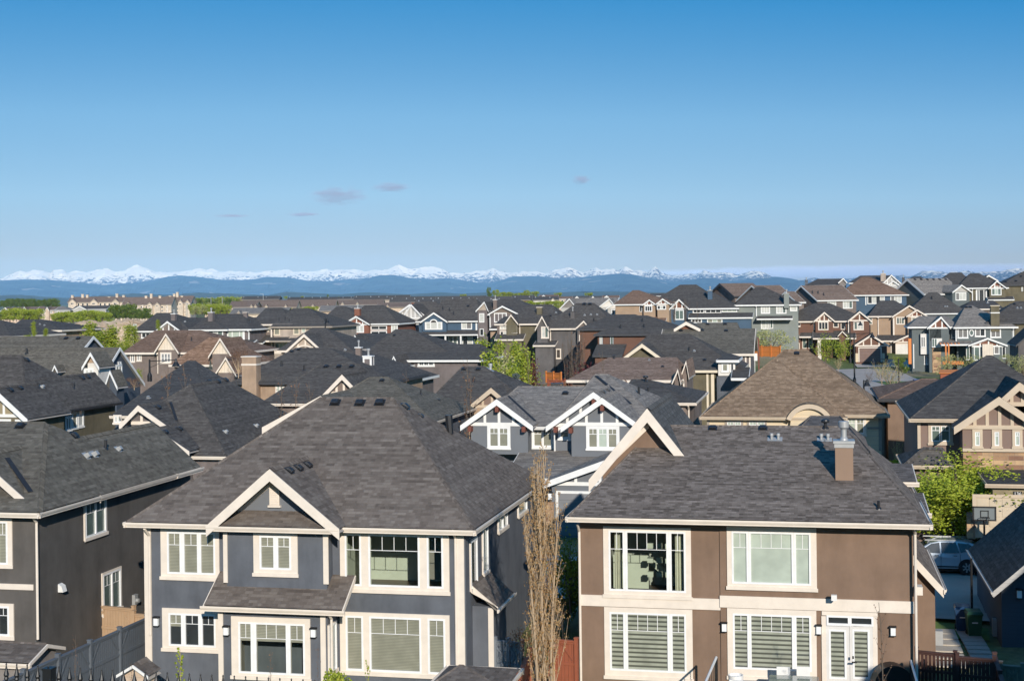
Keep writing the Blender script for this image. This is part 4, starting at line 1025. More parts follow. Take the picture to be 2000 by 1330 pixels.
mb = MB(); mb.prism([(c.x+.52*math.cos(t), -.535, c.z+.42*math.sin(t)) for t in [math.pi*i/10 for i in range(11)]], (0, .012, 0)); mb.build('pane', M['g_warm'], a_, H.zb)
H.shed(821, 939, 653, -2, .45, 645, wall=False)
for u in (869, 899, 933): H.tbox(u, 654, u+3, 682, -1.7, .25)
H.win(874, 656, 896, 680, .45, 2, 'gg', lights=[(878, 884), (886, 892)]); H.win(903, 655, 924, 680, .45, 2, 'dw'); H.win(845, 656, 866, 668, .45, 2, 'bb'); H.tbox(825, 629, 828, 646, .44); H.tbox(929, 629, 932, 646, .44)
vents(H, (865, 604, 'pipe', 1.8), (878, 607, 'pipe', 1.8), (886, 614, 'pipe', 1.8), (914, 598, 'box', 1.8))
H.done()
H = HS('pale house with two glazed white gables fanning out under a dark roof', 795, 619, 10.4, 'palegrey', 'charcoal', 'white', base=3.8)
H.gab(766, 834, 619, 800, 594, 0, 13, o=.4, barge=.35, timber=7); H.gab(783, 829, 622, 803, 594, -1.2, 7, o=.35, barge=.35, timber=4); H.hip(775, 900, 628, 4, 12, (812, 850, 589))
H.wbox(H.pt(811, 640, .4).x, H.pt(826, 640, .4).x, .4, 8, 0, H.pt(815, 624, .4).z, 'navy')
H.win(772, 620, 784, 634, .4, 1, 'w'); H.win(791, 622, 804, 642, -.8, 2, 'wp'); H.win(812, 629, 817, 637, .4, 1, 'w')
H.done()
H = HS('russet sided house with a white gable, a tall three part window and a brick chimney', 725, 632, 11, 'brick', 'charcoal', 'white', base=3.6)
H.hip(672, 779, 632, 0, 13, (712, 748, 596)); H.gab(669, 722, 633, 695, 617, -.8, 7, o=.35, barge=.26, timber=3)
H.win(681, 635, 711, 650, -.45, 3, 'www', lights=[(683, 688), (690, 702), (704, 709)]); H.win(687, 630, 704, 636, -.45, 1, 'w'); H.win(724, 636, 756, 644.5, .45, 2, 'dd', 2); H.win(724, 646, 756, 655, .45, 2, 'dd', 2); H.win(764, 634, 777, 650, .3, 2, 'ww')
H.chim(692, 702, 603, 616, 1.2, 'brick', 'white', True); H.shed(669, 722, 662, -2.2, -.4, 654, wall=True); vents(H, (681, 618, 'hood', 1.5))
H.done()
H = HS('white trimmed house with small paired windows, half hidden by the russet house', 655, 627, 10.5, 'whitewall', 'charcoal', 'white', base=3.8)
H.hip(624, 712, 627, 0, 13, (658, 674, 598)); H.hip(672, 730, 622, 4, 12, (690, 715, 600)); H.win(650, 631, 656, 641, .45, 1, 'd'); H.win(660, 631, 666, 641, .45, 1, 'd'); H.gab(647, 669, 653, 652, 644, -2, 4, o=.3, barge=.2)
H.done()
H = HS('beige house with two small olive framed windows and a wide charcoal hip roof', 585, 637, 12.5, 'beige', 'charcoal', 'cream', base=3.2, fascia='taupetrim')
H.hip(527, 648, 637.5, 0, 14, (572, 603, 602)); H.win(535, 640, 547, 655, .45, 1, 'b', trim='ivory'); H.win(573, 640, 585, 654, .45, 1, 'b', trim='ivory'); H.win(589, 639, 597, 650, .45, 1, 'p')
H.shed(526, 592, 665, -2, .45, 660, wall=False); H.win(536, 669, 562, 688, .45, 3, 'gpp'); H.tbox(529, 640, 532, 692, .44); vents(H, (545, 626, 'pipe', 1.5), (557, 624, 'pipe', 1.5), (565, 628, 'pipe', 1.5))
H.tbox(530, 688, 556, 691, .44)
H.done()
H = HS('brown house with a stone chimney stack and one tall window, beside the beige house', 512, 632, 12.4, 'taupe', 'charcoal', 'cream', base=3.2)
H.hip(486, 572, 633, .5, 14, (520, 549, 601)); H.win(520, 635, 529, 648, .95, 1, 'b'); H.tbox(511, 634, 519, 653, .9, .3, 'stone'); H.shed(506, 560, 665, -1.5, .9, 654, wall=False); H.tbox(510, 668, 530, 700, .8, .2, 'stone')
H.done()
H = HS('taupe house with a wide three light window and twin chimneys', 430, 643, 12.7, 'mauve', 'charcoal', 'white', base=3.2)
H.hip(369, 490, 643, 0, 14, (412, 472, 613)); H.hip(369, 443, 643.5, -.7, 8, (400, 414, 624)); H.chim(406, 415, 611, 624, 2.5, 'mauve', 'white', True); H.chim(475, 482, 611, 622, 6, 'mauve', 'cream', False)
H.win(397, 645, 436, 660, -.25, 4, 'wgwg'); H.win(443, 645, 478, 664, .45, 3, 'ppp', lights=[(446, 453), (454.5, 467.5), (469, 474)]); H.shed(439, 491, 671, -1.8, .45, 663, wall=False); H.win(447, 676, 478, 692, .45, 3, 'wyd'); H.down(486, 646, 664, .4, .1); H.down(486, 673, 700, .4, .1)
vents(H, (423, 622, 'pipe', 1.8), (488, 629, 'pipe', 1.5))
H.done()
H = HS('narrow dark house with blue shadowed side and white posts, between taupe and beige houses', 492, 642, 12.5, 'darkgrey', 'charcoal', 'white', base=3.2)
H.hip(482, 514, 641, 1, 12, (490, 500, 620), br=6); H.tbox(494, 645, 497, 662, 1.4); H.tbox(502, 668, 504, 700, 1.3); H.tbox(506, 668, 508, 700, 1.3); H.shed(489, 512, 670, -1, 1.4, 662, wall=False)
H.done()
H = HS('taupe house with a white gable of dark panels and a stubby chimney', 320, 646, 12.5, 'taupe', 'charcoal', 'white', base=3.2)
H.hip(259, 372, 646, 0, 14, (306, 336, 611)); H.gab(302, 354, 647, 327, 627, -.8, 7, o=.35, barge=.28, timber=3); H.chim(334, 342, 614, 628, 2.2, 'mauve', 'white', True)
H.win(276, 649, 294, 661, .45, 2, 'dd', 2); H.win(260, 633, 267, 642, -.6, 1, 'w'); H.tbox(260, 649, 263, 690, .44); vents(H, (361, 629, 'hood', 1.6))
H.done()
H = HS('dark roof tucked between two taupe houses, its walls hidden', 385, 634, 11.5, 'taupe', 'charcoal', 'white', base=3.4)
H.hip(358, 432, 637, 0, 12, (368, 402, 620)); vents(H, (384, 626, 'pipe', 1.8)); H.done()
H = HS('dark roofed house with a beige gable and a white arch trim', 600, 684, 16, 'beige', 'charcoal', 'cream', base=2.8)
H.hip(540, 692, 684, 0, 12.5, (610, 634, 640)); H.gab(558, 630, 685, 594, 652, -.9, 7, o=.5, barge=.34, timber=3)
c = H.pt(595, 685, -.5); mb = MB(); n = 12; rr = 1.9
for i in range(n):
    t0, t1 = R(50+80*i/n), R(50+80*(i+1)/n); q = lambda t, r: (c.x+r*math.cos(t), -.62, c.z-1.2+r*math.sin(t))
    mb.prism([q(t0, rr), q(t1, rr), q(t1, rr-.18), q(t0, rr-.18)], (0, .15, 0))
mb.build('arched_trim', M['cream'], H.root, H.zb)
H.gab(628, 690, 690, 640, 672, 1.0, 5, low=False, barge=.3)
H.done()
H = HS('tan stucco house with a dark roof, above the grey shingled house', 0, 657, 16, 'tan', 'charcoal', 'cream', base=2.6)
H.hip(-90, 21, 657, 0, 13, (-50, 4, 626)); H.win(-14, 660, 6, 676, .45, 2, 'dd'); H.win(-10, 688, 9, 699, .45, 2, 'wd'); H.down(19, 660, 695, .4, .07); H.done()
H = HS('dark roofed house with a tan corner half hidden by young green trees', 80, 645, 13.5, 'tan', 'charcoal', 'cream', base=3.0)
H.hip(8, 120, 645, 0, 13, (42, 82, 624)); H.win(72, 649, 80, 656, .45, 1, 'w'); vents(H, (87, 636, 'hood', 1.4), (78, 634, 'hood', 1.4)); H.done()

# ------------------------------------------------------------------ the hill
H = HS('chestnut sided house with two white gables and a brown double garage', 1610, 626, 11.5, 'chestnut', 'charcoal', 'cream', base=4.6, fascia='cream')
H.hip(1516, 1702, 627, 0, 14, (1591, 1620, 592)); H.gab(1589, 1631, 627, 1610, 609, -.8, 7, o=.35, barge=.26, timber=3); H.gab(1656, 1702, 626, 1679, 607.5, -1.0, 7, o=.35, barge=.26, timber=1)
for q in ((1598, 628, 1618, 645, -.45, 3, 'ddd', 2), (1627, 628, 1638, 640, .45, 1, 'd', 2), (1642, 628, 1651, 644, .45, 1, 'd', 2), (1667, 628, 1687, 645, -.65, 3, 'gww'), (1520, 627, 1527, 645, .45, 1, 'w'), (1527, 657, 1543, 679, .45, 3, 'wgw'), (1567, 660, 1575, 681, .45, 1, 'g'), (1579, 660, 1587, 681, .45, 1, 'g'), (1554, 670, 1562, 684, -.2, 2, 'ww')): H.win(*q)
H.wbox(H.pt(1547, 650, -.25).x, H.pt(1563, 650, -.25).x, -.25, 2, 0, H.pt(1555, 635, -.25).z, 'chestnut'); H.win(1549, 639, 1558, 657, -.25, 1, 'w'); H.shed(1545, 1563, 636, -.8, .5, 630, wall=False)
H.shed(1520, 1544, 657, -1, .45, 649.5, wall=False); H.shed(1561, 1586, 657, -1, .45, 649.5, wall=False); H.shed(1588, 1672, 660, -3, .45, 646, wall=False); H.tbox(1597, 661, 1604, 705, -2.6, .3)
g = H.gab(1667, 1737, 675, 1702, 653, -6, 7, o=.4, barge=.28, timber=3, base=3); H.gab(1636, 1655, 656, 1645, 646, -3.4, 4, o=.3, barge=.2)
H.gdoor(1678.5, 680, 1720, 707, g['wb'], 'garagebrown', 4, 4); H.tbox(1671, 690, 1676, 707, g['wb'], .1, 'creamwall'); H.tbox(1723, 690, 1728, 707, g['wb'], .1, 'creamwall')
H.down(1590, 629, 645, .4, .1); H.down(1657, 629, 650, -.6, .1); H.tbox(1518, 630, 1521, 690, .44)
H.done()
H = HS('buff sided house with twin russet panelled gables behind the chestnut house', 1740, 617, 11, 'buff', 'charcoal', 'cream', base=5.2)
H.hip(1695, 1800, 617, 0, 13, (1718, 1748, 587)); H.gab(1742, 1812, 618, 1776, 596, -.7, 8, o=.35, barge=.26, panel='buff'); H.gab(1770, 1812, 617, 1791, 604, -1.6, 7, o=.3, barge=.26, timber=3, panel='redpanel')
H.win(1750, 619, 1767, 634, -.35, 3, 'gbg'); H.win(1780, 619, 1795, 630, -1.3, 2, 'bb'); H.win(1696, 620, 1704, 634, .45, 1, 'g'); H.shed(1714, 1782, 665, -3.5, -.3, 654, wall=True)
g = H.gab(1745, 1812, 667, 1779, 652, -5, 6, o=.4, barge=.26, timber=3, panel='redpanel'); H.gdoor(1751, 673, 1776, 700, g['wb'], 'whitewall', 4, 3)
H.tbox(1744, 621, 1747, 655, -.36); H.down(1715, 621, 655, .4, .1); H.down(1740, 668, 700, -3.2, .1)
H.done()
H = HS('grey green sided house with an oval window and a light grey hip roof', 1920, 638, 13, 'greygreen', 'lightgrey', 'white', base=2.6, h=7.5)
H.hip(1863, 1988, 638.5, 0, 12, (1886, 1899, 597), br=6.5); H.hip(1773, 1872, 638, 1.5, 9, (1796, 1850, 617), wl=(H.pt(1781, 650, 2).x, H.pt(1864, 650, 2).x))
H.gab(1811, 1857, 640, 1838, 618, .3, 6, o=.3, barge=.28, timber=2, panel='redpanel'); H.wbox(H.pt(1816, 650, .6).x, H.pt(1838, 650, .6).x, .6, 5, H.pt(1820, 665, .6).z, H.pt(1820, 640, .6).z)
H.wbox(H.pt(1820, 670, .4).x, H.pt(1840, 670, .4).x, .4, 5, H.pt(1820, 679, .4).z, H.pt(1820, 661, .4).z, 'whitewall'); H.wbox(H.pt(1821, 690, .5).x, H.pt(1838, 690, .5).x, .5, 5, 0, H.pt(1820, 680, .5).z, 'stone')
H.win(1820, 661, 1830, 678, .4, 2, 'gg', tw=.06); H.wbox(H.pt(1798, 670, 1.4).x, H.pt(1814, 670, 1.4).x, 1.4, 5, H.pt(1806, 692, 1.4).z, H.pt(1806, 652, 1.4).z, 'whitewall'); H.win(1799, 658, 1807, 678, 1.4, 2, 'yy', tw=.06)
H.win(1843, 640, 1850, 660, 2, 1, 'g'); H.win(1859, 640, 1864, 660, 2, 1, 'w'); H.win(1805, 694, 1813, 712, 2, 2, 'gg'); H.win(1788, 709, 1799, 724, 2, 2, 'gg', trim='greygreen')
for q in ((1870, 641, 1891, 661, .45, 2, 'yy', 2), (1904, 641, 1925, 658, .45, 2, 'yd', 2), (1934, 640, 1955, 660, .45, 2, 'yy')): H.win(*q)
c = H.pt(1897.5, 650, .45); ov = MB(); ring = lambda r, y: [(c.x+r*math.cos(t)*.34, y, c.z+r*math.sin(t)*.55) for t in [2*math.pi*i/20 for i in range(20)]]
ov.prism(ring(1.0, .38), (0, .06, 0)); oo = ov.build('oval_window', M['white'], H.root, H.zb); ov = MB(); ov.prism(ring(.66, .37), (0, .009, 0)); ov.build('pane', M['g_green'], oo, H.zb)
g = H.gab(1891, 1968, 674, 1929, 659.5, -2.6, 5, o=.35, barge=.24, timber=3, panel='redpanel', wl=(H.pt(1898, 690, -2.2).x, H.pt(1964, 690, -2.2).x)); b = g['wb']
H.wbox(H.pt(1919, 690, b-.4).x, H.pt(1940, 690, b-.4).x, b-.4, b+1, 0, H.pt(1930, 672, b-.4).z, 'board'); H.win(1902, 677, 1914, 704, b, 1, 'g'); H.win(1941, 676, 1952, 692, b, 1, 'y'); H.win(1887, 678, 1894, 703, b+.6, 1, 'g'); H.win(1957, 674, 1964, 700, b-.01, 1, 'd')
H.shed(1838, 1900, 672, -1.8, 2, 662, wall=False); H.down(1867, 641, 668, .4, .1); H.down(1979, 641, 700, .4, .1); H.tbox(1977, 640, 1980, 710, .44); H.down(1784, 672, 720, 1.95, .1, False)
vents(H, (1887, 600, 'box', 1.8), (1895, 600, 'box', 1.8), (1941, 619, 'stub', 1.6))
H.done()
H = HS('dark roofed house with an olive chimney, behind the grey green house', 1975, 629, 13, 'olive', 'charcoal', 'white', base=3.4, fascia='darktrim')
H.hip(1925, 2085, 629, 0, 13, (1985, 2030, 588)); H.chim(1935, 1952, 598, 632, -.6, 'olive', 'ivory', False, depth=1.2, band=611); vents(H, (1973, 595, 'box', 1.5), (1981, 594, 'box', 1.5), (1987, 602, 'hood', 1.5), (1994, 602, 'hood', 1.5)); H.done()
H = HS('dark gabled house in full shadow, beside the grey green house', 2005, 675, 15, 'darkgrey', 'charcoal', 'darktrim', base=2.4)
H.gab(1984, 2070, 674, 2022, 641, 0, 9, o=.4, barge=.25); H.done()
H = HS('dark hip roofed house low between the buff and grey green houses', 1825, 611, 10, 'greygreen', 'charcoal', 'white', base=5.6)
H.hip(1768, 1893, 612, 0, 14, (1814, 1830, 571)); vents(H, (1820, 584, 'pipe', 1.8), (1846, 599, 'hood', 1.5), (1850, 599, 'hood', 1.5)); H.done()
H = HS('low dark roof behind the light grey hip roof', 1920, 603, 10, 'taupe', 'charcoal', 'cream', base=5.6)
H.hip(1878, 1962, 603, 0, 12, (1898, 1940, 587)); vents(H, (1929, 592, 'stub', 1.6)); H.done()
H = HS('brown roofed house with blue walls and wide white windows', 1710, 576, 9.3, 'blue', 'brownroof', 'white', base=8.6)
H.hip(1636, 1775, 576, 0, 15, (1683, 1698, 541), br=7); H.win(1694, 578, 1728, 594, .45, 4, 'dwdw'); H.win(1739, 578, 1761, 592, .45, 3, 'yww'); H.tbox(1690, 578, 1692, 596, .44); vents(H, (1652, 564, 'pipe', 1.8)); H.done()
H = HS('mauve brown roofed house with a taupe gable wall turned away', 1635, 586, 9.5, 'taupe', 'mauveroof', 'white', base=8.3, yaw=-24)
H.gabs(1596, 1677, 586, 0, 11, 557, o=.35); H.win(1616, 588, 1633, 598, .35, 3, 'www'); H.win(1646, 588, 1665, 603, .35, 3, 'wwg'); H.gabs(1556, 1574, 590, 1, 8, 569, o=.3); H.gabs(1500, 1556, 586, 8, 12, 557, o=.3); vents(H, (1587, 573, 'pipe', 1.8), (1598, 573, 'pipe', 1.8), (1609, 577, 'pipe', 1.8)); H.done()
H = HS('sage green house with a grey hip roof and boxed metal chimney', 1500, 595, 11.5, 'sage', 'charcoal', 'white', base=6.0)
H.hip(1433, 1564, 595, 0, 14, (1477, 1491, 560)); H.win(1486, 597, 1504, 613, .45, 3, 'www'); H.win(1516, 597, 1536, 613, .45, 3, 'wwg'); H.win(1543, 596, 1557, 608, .45, 1, 'w'); H.win(1486, 623, 1505, 643, .45, 2, 'ww'); H.shed(1478, 1548, 622, -1.2, .45, 617, wall=False); H.win(1500, 623, 1510, 642, .45, 1, 'g'); H.chim(1531, 1541, 574, 588, -.1, 'sage', 'galv', True); H.down(1477, 598, 618, .4, .1); H.done()
H = HS('mauve brown gabled house with its taupe gable end facing the dark roofs', 1455, 577, 9, 'taupe', 'mauveroof', 'darktrim', base=8.6, yaw=-26)
H.gabs(1434, 1500, 578, 0, 11, 553, o=.5, barge=.5); H.done()
H = HS('blue house with a long band of small white clerestory windows and a russet gable', 1400, 602, 11.5, 'blue', 'charcoal', 'white', base=5.6)
H.hip(1322, 1442, 602, 0, 14, (1352, 1388, 569)); H.gab(1307, 1346, 603, 1326, 584, -1.2, 7, o=.35, barge=.26, timber=2, panel='redpanel')
H.win(1353, 603, 1376, 612, .45, 3, 'ddd', 2); H.win(1377, 603, 1409, 612, .45, 3, 'ddd', 2); H.win(1410, 603, 1440, 610, .45, 3, 'ppp')
H.win(1318, 605, 1336, 625, -.85, 2, 'gg', 2); H.shed(1344, 1470, 620, -2.2, .45, 611, wall=True); H.win(1350, 623, 1371, 631, -1.9, 3, 'mmm'); H.win(1381, 623, 1411, 631, -1.9, 3, 'bpb'); H.chim(1382, 1391, 568, 579, 3.5, 'blue', 'galv', True); vents(H, (1377, 575, 'box', 1.8)); H.done()
H = HS('large dark grey hip roof standing behind the brown roofed house', 1330, 588, 9, 'taupe', 'charcoal', 'taupetrim', base=7.0)
H.hip(1272, 1402, 589, 0, 15, (1328, 1360, 556)); H.done()
H = HS('brown roofed tan house with two small russet gables and white windows', 1225, 594, 9.5, 'buff', 'brownroof', 'white', base=6.4)
H.hip(1197, 1312, 594, 0, 13, (1236, 1248, 567)); H.gab(1254, 1282, 595, 1268, 585, -.9, 6, o=.3, barge=.26, timber=2, panel='redpanel'); H.gab(1281, 1309, 593, 1294, 583, -1.4, 7, o=.3, barge=.26, timber=2, panel='redpanel'); H.win(1259, 597, 1274, 609, -.6, 3, 'ddd'); H.win(1283, 596, 1301, 605, -1.1, 3, 'dwd'); H.win(1249, 597, 1254, 609, .45, 1, 'd'); H.shed(1222, 1300, 628, -3, .4, 616, wall=True); H.done()
H = HS('light grey gabled house with a cream gable and pale siding', 1150, 600, 9, 'palegrey', 'lightgrey', 'white', base=6.2)
H.gabs(1098, 1202, 602, 1, 11, 582, o=.3); H.gab(1093, 1127, 602, 1112, 583, -.6, 7, o=.3, barge=.26, panel='greywall'); H.gab(1168, 1204, 600, 1190, 583, -.5, 7, o=.3, barge=.26, panel='whitewall'); H.gab(1184, 1225, 602, 1205, 589, -2, 8, o=.3, barge=.26, panel='whitewall'); H.win(1194, 604, 1211, 616, -1.7, 3, 'ddd'); H.done()
H = HS('grey roofed house with a shadowed green gable wall and a pale front gable', 1830, 575, 9.3, 'greygreen', 'lightgrey', 'white', base=9.0, yaw=-24)
H.gabs(1806, 1884, 574, 0, 11, 543.5, o=.4, barge=.45); H.gab(1860, 1898, 570, 1878, 556, -2.6, 7, o=.35, barge=.28, panel='palegrey'); H.win(1866, 571, 1887, 587, -2.25, 3, 'yww'); H.win(1849, 573, 1860, 582, .35, 2, 'ww'); vents(H, *[(1787+12*i, 546, 'box', 1.8) for i in range(6)]); H.done()
H = HS('olive house on the hill with dark hip roofs and a tall entry window', 1920, 562, 9.3, 'olive', 'charcoal', 'white', base=9.6)
H.hip(1868, 1970, 562, 0, 14, (1895, 1912, 534)); H.hip(1826, 1905, 558, 4, 14, (1855, 1878, 532.5)); H.gab(1930, 1967, 563, 1947, 548, -1, 7, o=.35, barge=.26, timber=2, panel='redpanel'); H.win(1906, 565, 1928, 592, .45, 3, 'ddd', lights=[(1909, 1911.5), (1913, 1921), (1922.5, 1925)]); H.win(1936, 562, 1956, 577, -.65, 3, 'gpg'); H.win(1941, 559, 1950, 564, -.65, 1, 'p'); H.shed(1930, 1981, 585, -2, -.1, 579, wall=True); H.gab(1915, 1950, 548, 1931, 537, 9, 6, low=False, barge=.3, panel='creamwall'); H.down(1899, 565, 590, .4, .12); H.done()
H = HS('dark olive hip roofed house with a blank wall, highest on the hill', 1985, 556, 9, 'olive', 'charcoal', 'darktrim', base=9.8)
H.hip(1952, 2085, 556, 0, 14, (2003, 2032, 528)); H.win(1994, 560, 1999, 570, .45, 1, 'w'); vents(H, (1964, 551, 'box', 1.8), (1984, 549, 'box', 1.8), (1994, 540, 'box', 1.8)); H.done()
H = HS('dark hip roofed house on the skyline with a tiny white gable', 1610, 556, 8, 'greywall', 'charcoal', 'white', base=10.4)
H.hip(1572, 1652, 557, 0, 13, (1597, 1646, 544.5)); H.gab(1637, 1655, 552, 1647, 543, -1, 6, o=.3, barge=.3); H.chim(1572, 1578, 548, 556, 2, 'slate', 'darktrim', True); H.done()
H = HS('skyline house with a stone chimney and two white edged gables', 1705, 552, 8.3, 'palegrey', 'charcoal', 'white', base=10.4)
H.hip(1658, 1750, 552, 0, 13, (1680, 1742, 538)); H.gab(1722, 1762, 555, 1741, 536.5, -1, 7, o=.35, barge=.3, timber=3); H.gab(1733, 1757, 557, 1744, 548, -2.2, 6, o=.3, barge=.28, timber=2); H.chim(1720, 1730, 535, 547, 1, 'beige', 'cream', True); H.done()
H = HS('low dark roof on the skyline between two brown roofs', 1790, 546, 8, 'darkgrey', 'charcoal', 'darktrim', base=10.0)
H.hip(1768, 1812, 548, 0, 12, (1785, 1798, 540)); H.chim(1762, 1767, 543, 549, 1, 'darkgrey', 'darktrim', True); H.done()
# ================================================================== far roofs
def row(name, label, u0, u1, v, vr, d, wall, roof, gables, wh, D=14, gw=10, gh=7, win=True, cat='townhouse', cup=()):
    sc_ = F/d
    H = House(name, label, (u0+u1)/2, v, sc_, wall, roof, 'cream', yaw=0, h=wh, cat=cat, group='far terraces and apartment blocks', fascia='taupetrim', o=.35)
    H.gabs(u0, u1, v, 0, D, vr)
    for i, g in enumerate(gables):
        H.gab(g-gw/2, g+gw/2, v+1, g, v+1-gh, -1.2, 8, o=.3, barge=.4)
        if win: H.win(g-gw*.18, v+1.5, g+gw*.18, v+1+gh*.55, -.9, 2, 'dy', tw=.12)
    for (u, vv) in cup: H.chim(u-2.2, u+2.2, vv, vv+8, D*.4, 'condowall', 'cream', False, depth=1.6, capw=.25)
    return H
H = row('apartment_building', 'long cream apartment block with brown roof, three gables and square roof cupolas', 131, 240, 590, 579.5, 860, 'condowall', 'mauveroof', (141, 183, 225), 11, cup=((141, 577), (161, 575), (170, 576), (213, 580), (228, 574), (241, 577)), gw=17, gh=7.5)
for i in range(12):
    u = 134+i*8.6
    if all(abs(u-g) > 7 for g in (141, 183, 225)): H.win(u, 592, u+4, 598, .35, 1, 'd', tw=.15)
H.done()
H = row('apartment_building', 'cream apartment block with balcony posts, nearer the green trees, brown roofed', 238, 336, 595, 580, 760, 'condowall', 'mauveroof', (250, 292, 307), 11, cup=((285, 578), (295, 574), (276, 587), (307, 587), (312, 578)), gw=13, gh=6)
for i in range(9):
    for j in range(3):
        H.win(244+i*10, 598+j*7, 249+i*10, 602+j*7, .35, 1, 'dyd'[j], tw=.15)
for i in range(5): H.tbox(262+i*16, 596, 264+i*16, 622, .2, .5)
H.done()
H = row('apartment_building', 'stepped cream apartment wing with bright corner posts and a tall chimney', 318, 374, 591, 578, 800, 'condowall', 'mauveroof', (330, 352, 366), 11, cup=((332, 578), (340, 574), (346, 571), (355, 578)), gw=12, gh=7)
for i in range(5):
    for j in range(3): H.win(336+i*8, 594+j*7, 340+i*8, 598+j*7, .35, 1, 'd', tw=.15)
H.done()
T = [('row of cream townhouses with brown roof ending at the birch wood', 446, 500, 600, 588, 560, 'condowall', 'mauveroof', (491, 499)),
     ('terrace of townhouses with small cream gables and a brown roof', 497, 580, 600, 586, 600, 'condowall', 'mauveroof', (508, 520, 558)),
     ('terrace with three bright gables under a brown roof', 570, 655, 599, 585, 620, 'condowall', 'mauveroof', (580, 611, 640)),
     ('long brown terrace roof with three cream gables in a line', 640, 748, 595, 585, 650, 'condowall', 'mauveroof', (640, 669, 698)),
     ('pale terrace beyond the glazed white gables', 735, 800, 600, 591, 560, 'peach', 'mauveroof', (757,)),
     ('grey terrace roof below the brown terraces', 448, 560, 612, 601, 440, 'condowall', 'lightgrey', (466,)),
     ('grey terrace roof with a plain pale wall behind the hip roofs', 622, 740, 607, 596, 470, 'peach', 'lightgrey', ())]
for t in T: row('townhouse_row', *t, 7, gw=9, gh=6.5).done()
Dk = [('dark terrace roof along the skyline, lowest of the dark rows', 470, 545, 585, 578.5, 900), ('long dark terrace roof dotted with white vents', 560, 700, 585, 580, 880), ('dark terrace roof stretching across the skyline', 690, 800, 585, 577, 860), ('dark terrace over a red brick wall', 760, 880, 590, 579, 800), ('dark stepped terrace roof beyond the blue house', 850, 950, 590, 578, 780),
      ('dark roof with a slanted gable near the round tree', 925, 1000, 592, 579, 720), ('dark roofed terrace with red walls above the green bank', 1000, 1045, 586, 577, 700), ('dark roofed terrace with white doors above the green bank', 1040, 1092, 586, 579, 690), ('dark roof over pale walls half sunk in the hedge', 812, 860, 594, 585, 640), ('low dark roof with a pale wall behind the blue house', 880, 935, 596, 587, 600)]
for i, t in enumerate(Dk):
    H = row('townhouse_row', *t, ['mauve', 'mauve', 'beige', 'brick', 'beige', 'peach', 'brick', 'whitewall', 'peach', 'beige'][i], 'charcoal', (t[2]-12,) if i in (5, 7) else (), 6.5, gw=10, gh=5)
    n = int((t[2]-t[1])/19)
    for j in range(n):
        u = t[1]+6+j*19+3*(j*7 % 4); H.vent(u, (t[3]+t[4])/2-1, 'stub', 2.0)
    H.done()
Fh = [('brown roofed bungalow far beyond the green bank', 1090, 1118, 584, 579, 'peach', 'brownroof'), ('small house with a white gable and dark roof beyond the bank', 1118, 1152, 584, 578, 'whitewall', 'charcoal'), ('far dark roofed house with white gable wall', 1150, 1180, 585, 578, 'whitewall', 'charcoal'),
      ('far white gabled house beside the brown roof', 1176, 1210, 582, 577, 'whitewall', 'brownroof'), ('far brown roof at the edge of the plain', 1052, 1090, 581, 576, 'beige', 'brownroof'), ('far dark roof beside the large hip roof on the hill', 1258, 1300, 578, 573, 'beige', 'charcoal'),
      ('far house with brown roof by the tree belt', 0, 40, 607, 600, 'peach', 'mauveroof'), ('far house with red gable by the tree belt', 40, 68, 607, 599, 'brick', 'mauveroof'), ('far pale house with pyramid roof', 72, 92, 606, 598, 'condowall', 'mauveroof'), ('far house with yellow gable and a garage', 86, 106, 606, 599, 'peach', 'mauveroof'),
      ('far white house with grey hip roof', 104, 137, 606, 598, 'palegrey', 'lightgrey'), ('far dark roofed house with pale gable wall', 140, 208, 604, 597, 'palegrey', 'charcoal')]
for i, (lb, u0, u1, v, vr, wl, rf) in enumerate(Fh):
    H = House('house', lb.replace(' left of', ' beside'), (u0+u1)/2, v, 3.9 if i > 5 else 3.0, wl, rf, 'white', yaw=5, h=6, o=.35)
    if i in (8, 10): H.hip(u0, u1, v, 0, 12, ((u0+u1)/2-3, (u0+u1)/2+3, vr))
    else: H.gabs(u0, u1, v, 0, 12, vr)
    if i not in (0, 8, 10): H.gab(u0+2, u0+2+(u1-u0)*.4, v+.6, u0+2+(u1-u0)*.2, vr+.4, -1.2, 8, o=.3, barge=.45)
    for q in (.3, .7): H.win(u0+(u1-u0)*q-2.2, v+2, u0+(u1-u0)*q+2.2, v+6, .34, 1, 'dy'[i % 2], tw=.2)
    H.done()
import numpy as np
# ================================================================== ground
l2w = lambda h, a, b, z=0: h.world(a, b, z)
for a in range(-90, 60, 6):
    for b in (11, 15, 19, 23): q = f2.world(a, b, 0); BASES.append((q.x, q.y, 1.25))
HROAD = [onz(1650, 722, 3.3), onz(1700, 727, 3.3), onz(1733, 745, 3.1), onz(1775, 775, 2.8), onz(1830, 830, 2.2)]
for q in HROAD: BASES.append((q.x, q.y, q.z)); BASES.append((q.x+8, q.y+3, q.z+.1)); BASES.append((q.x-7, q.y-3, q.z))
for u, d, z in ((150, 330, 2.6), (220, 340, 2.8), (300, 420, 3.5), (980, 190, 2.3), (1010, 175, 2.1), (60, 480, 3.5), (150, 520, 3.6)):
    q = P(u, 600, d); BASES.append((q.x, q.y, z))
for gx in range(-26, 19, 3):
    for gy in (38, 42, 46, 50): BASES.append((gx, gy, .25))
BA = np.array(BASES)
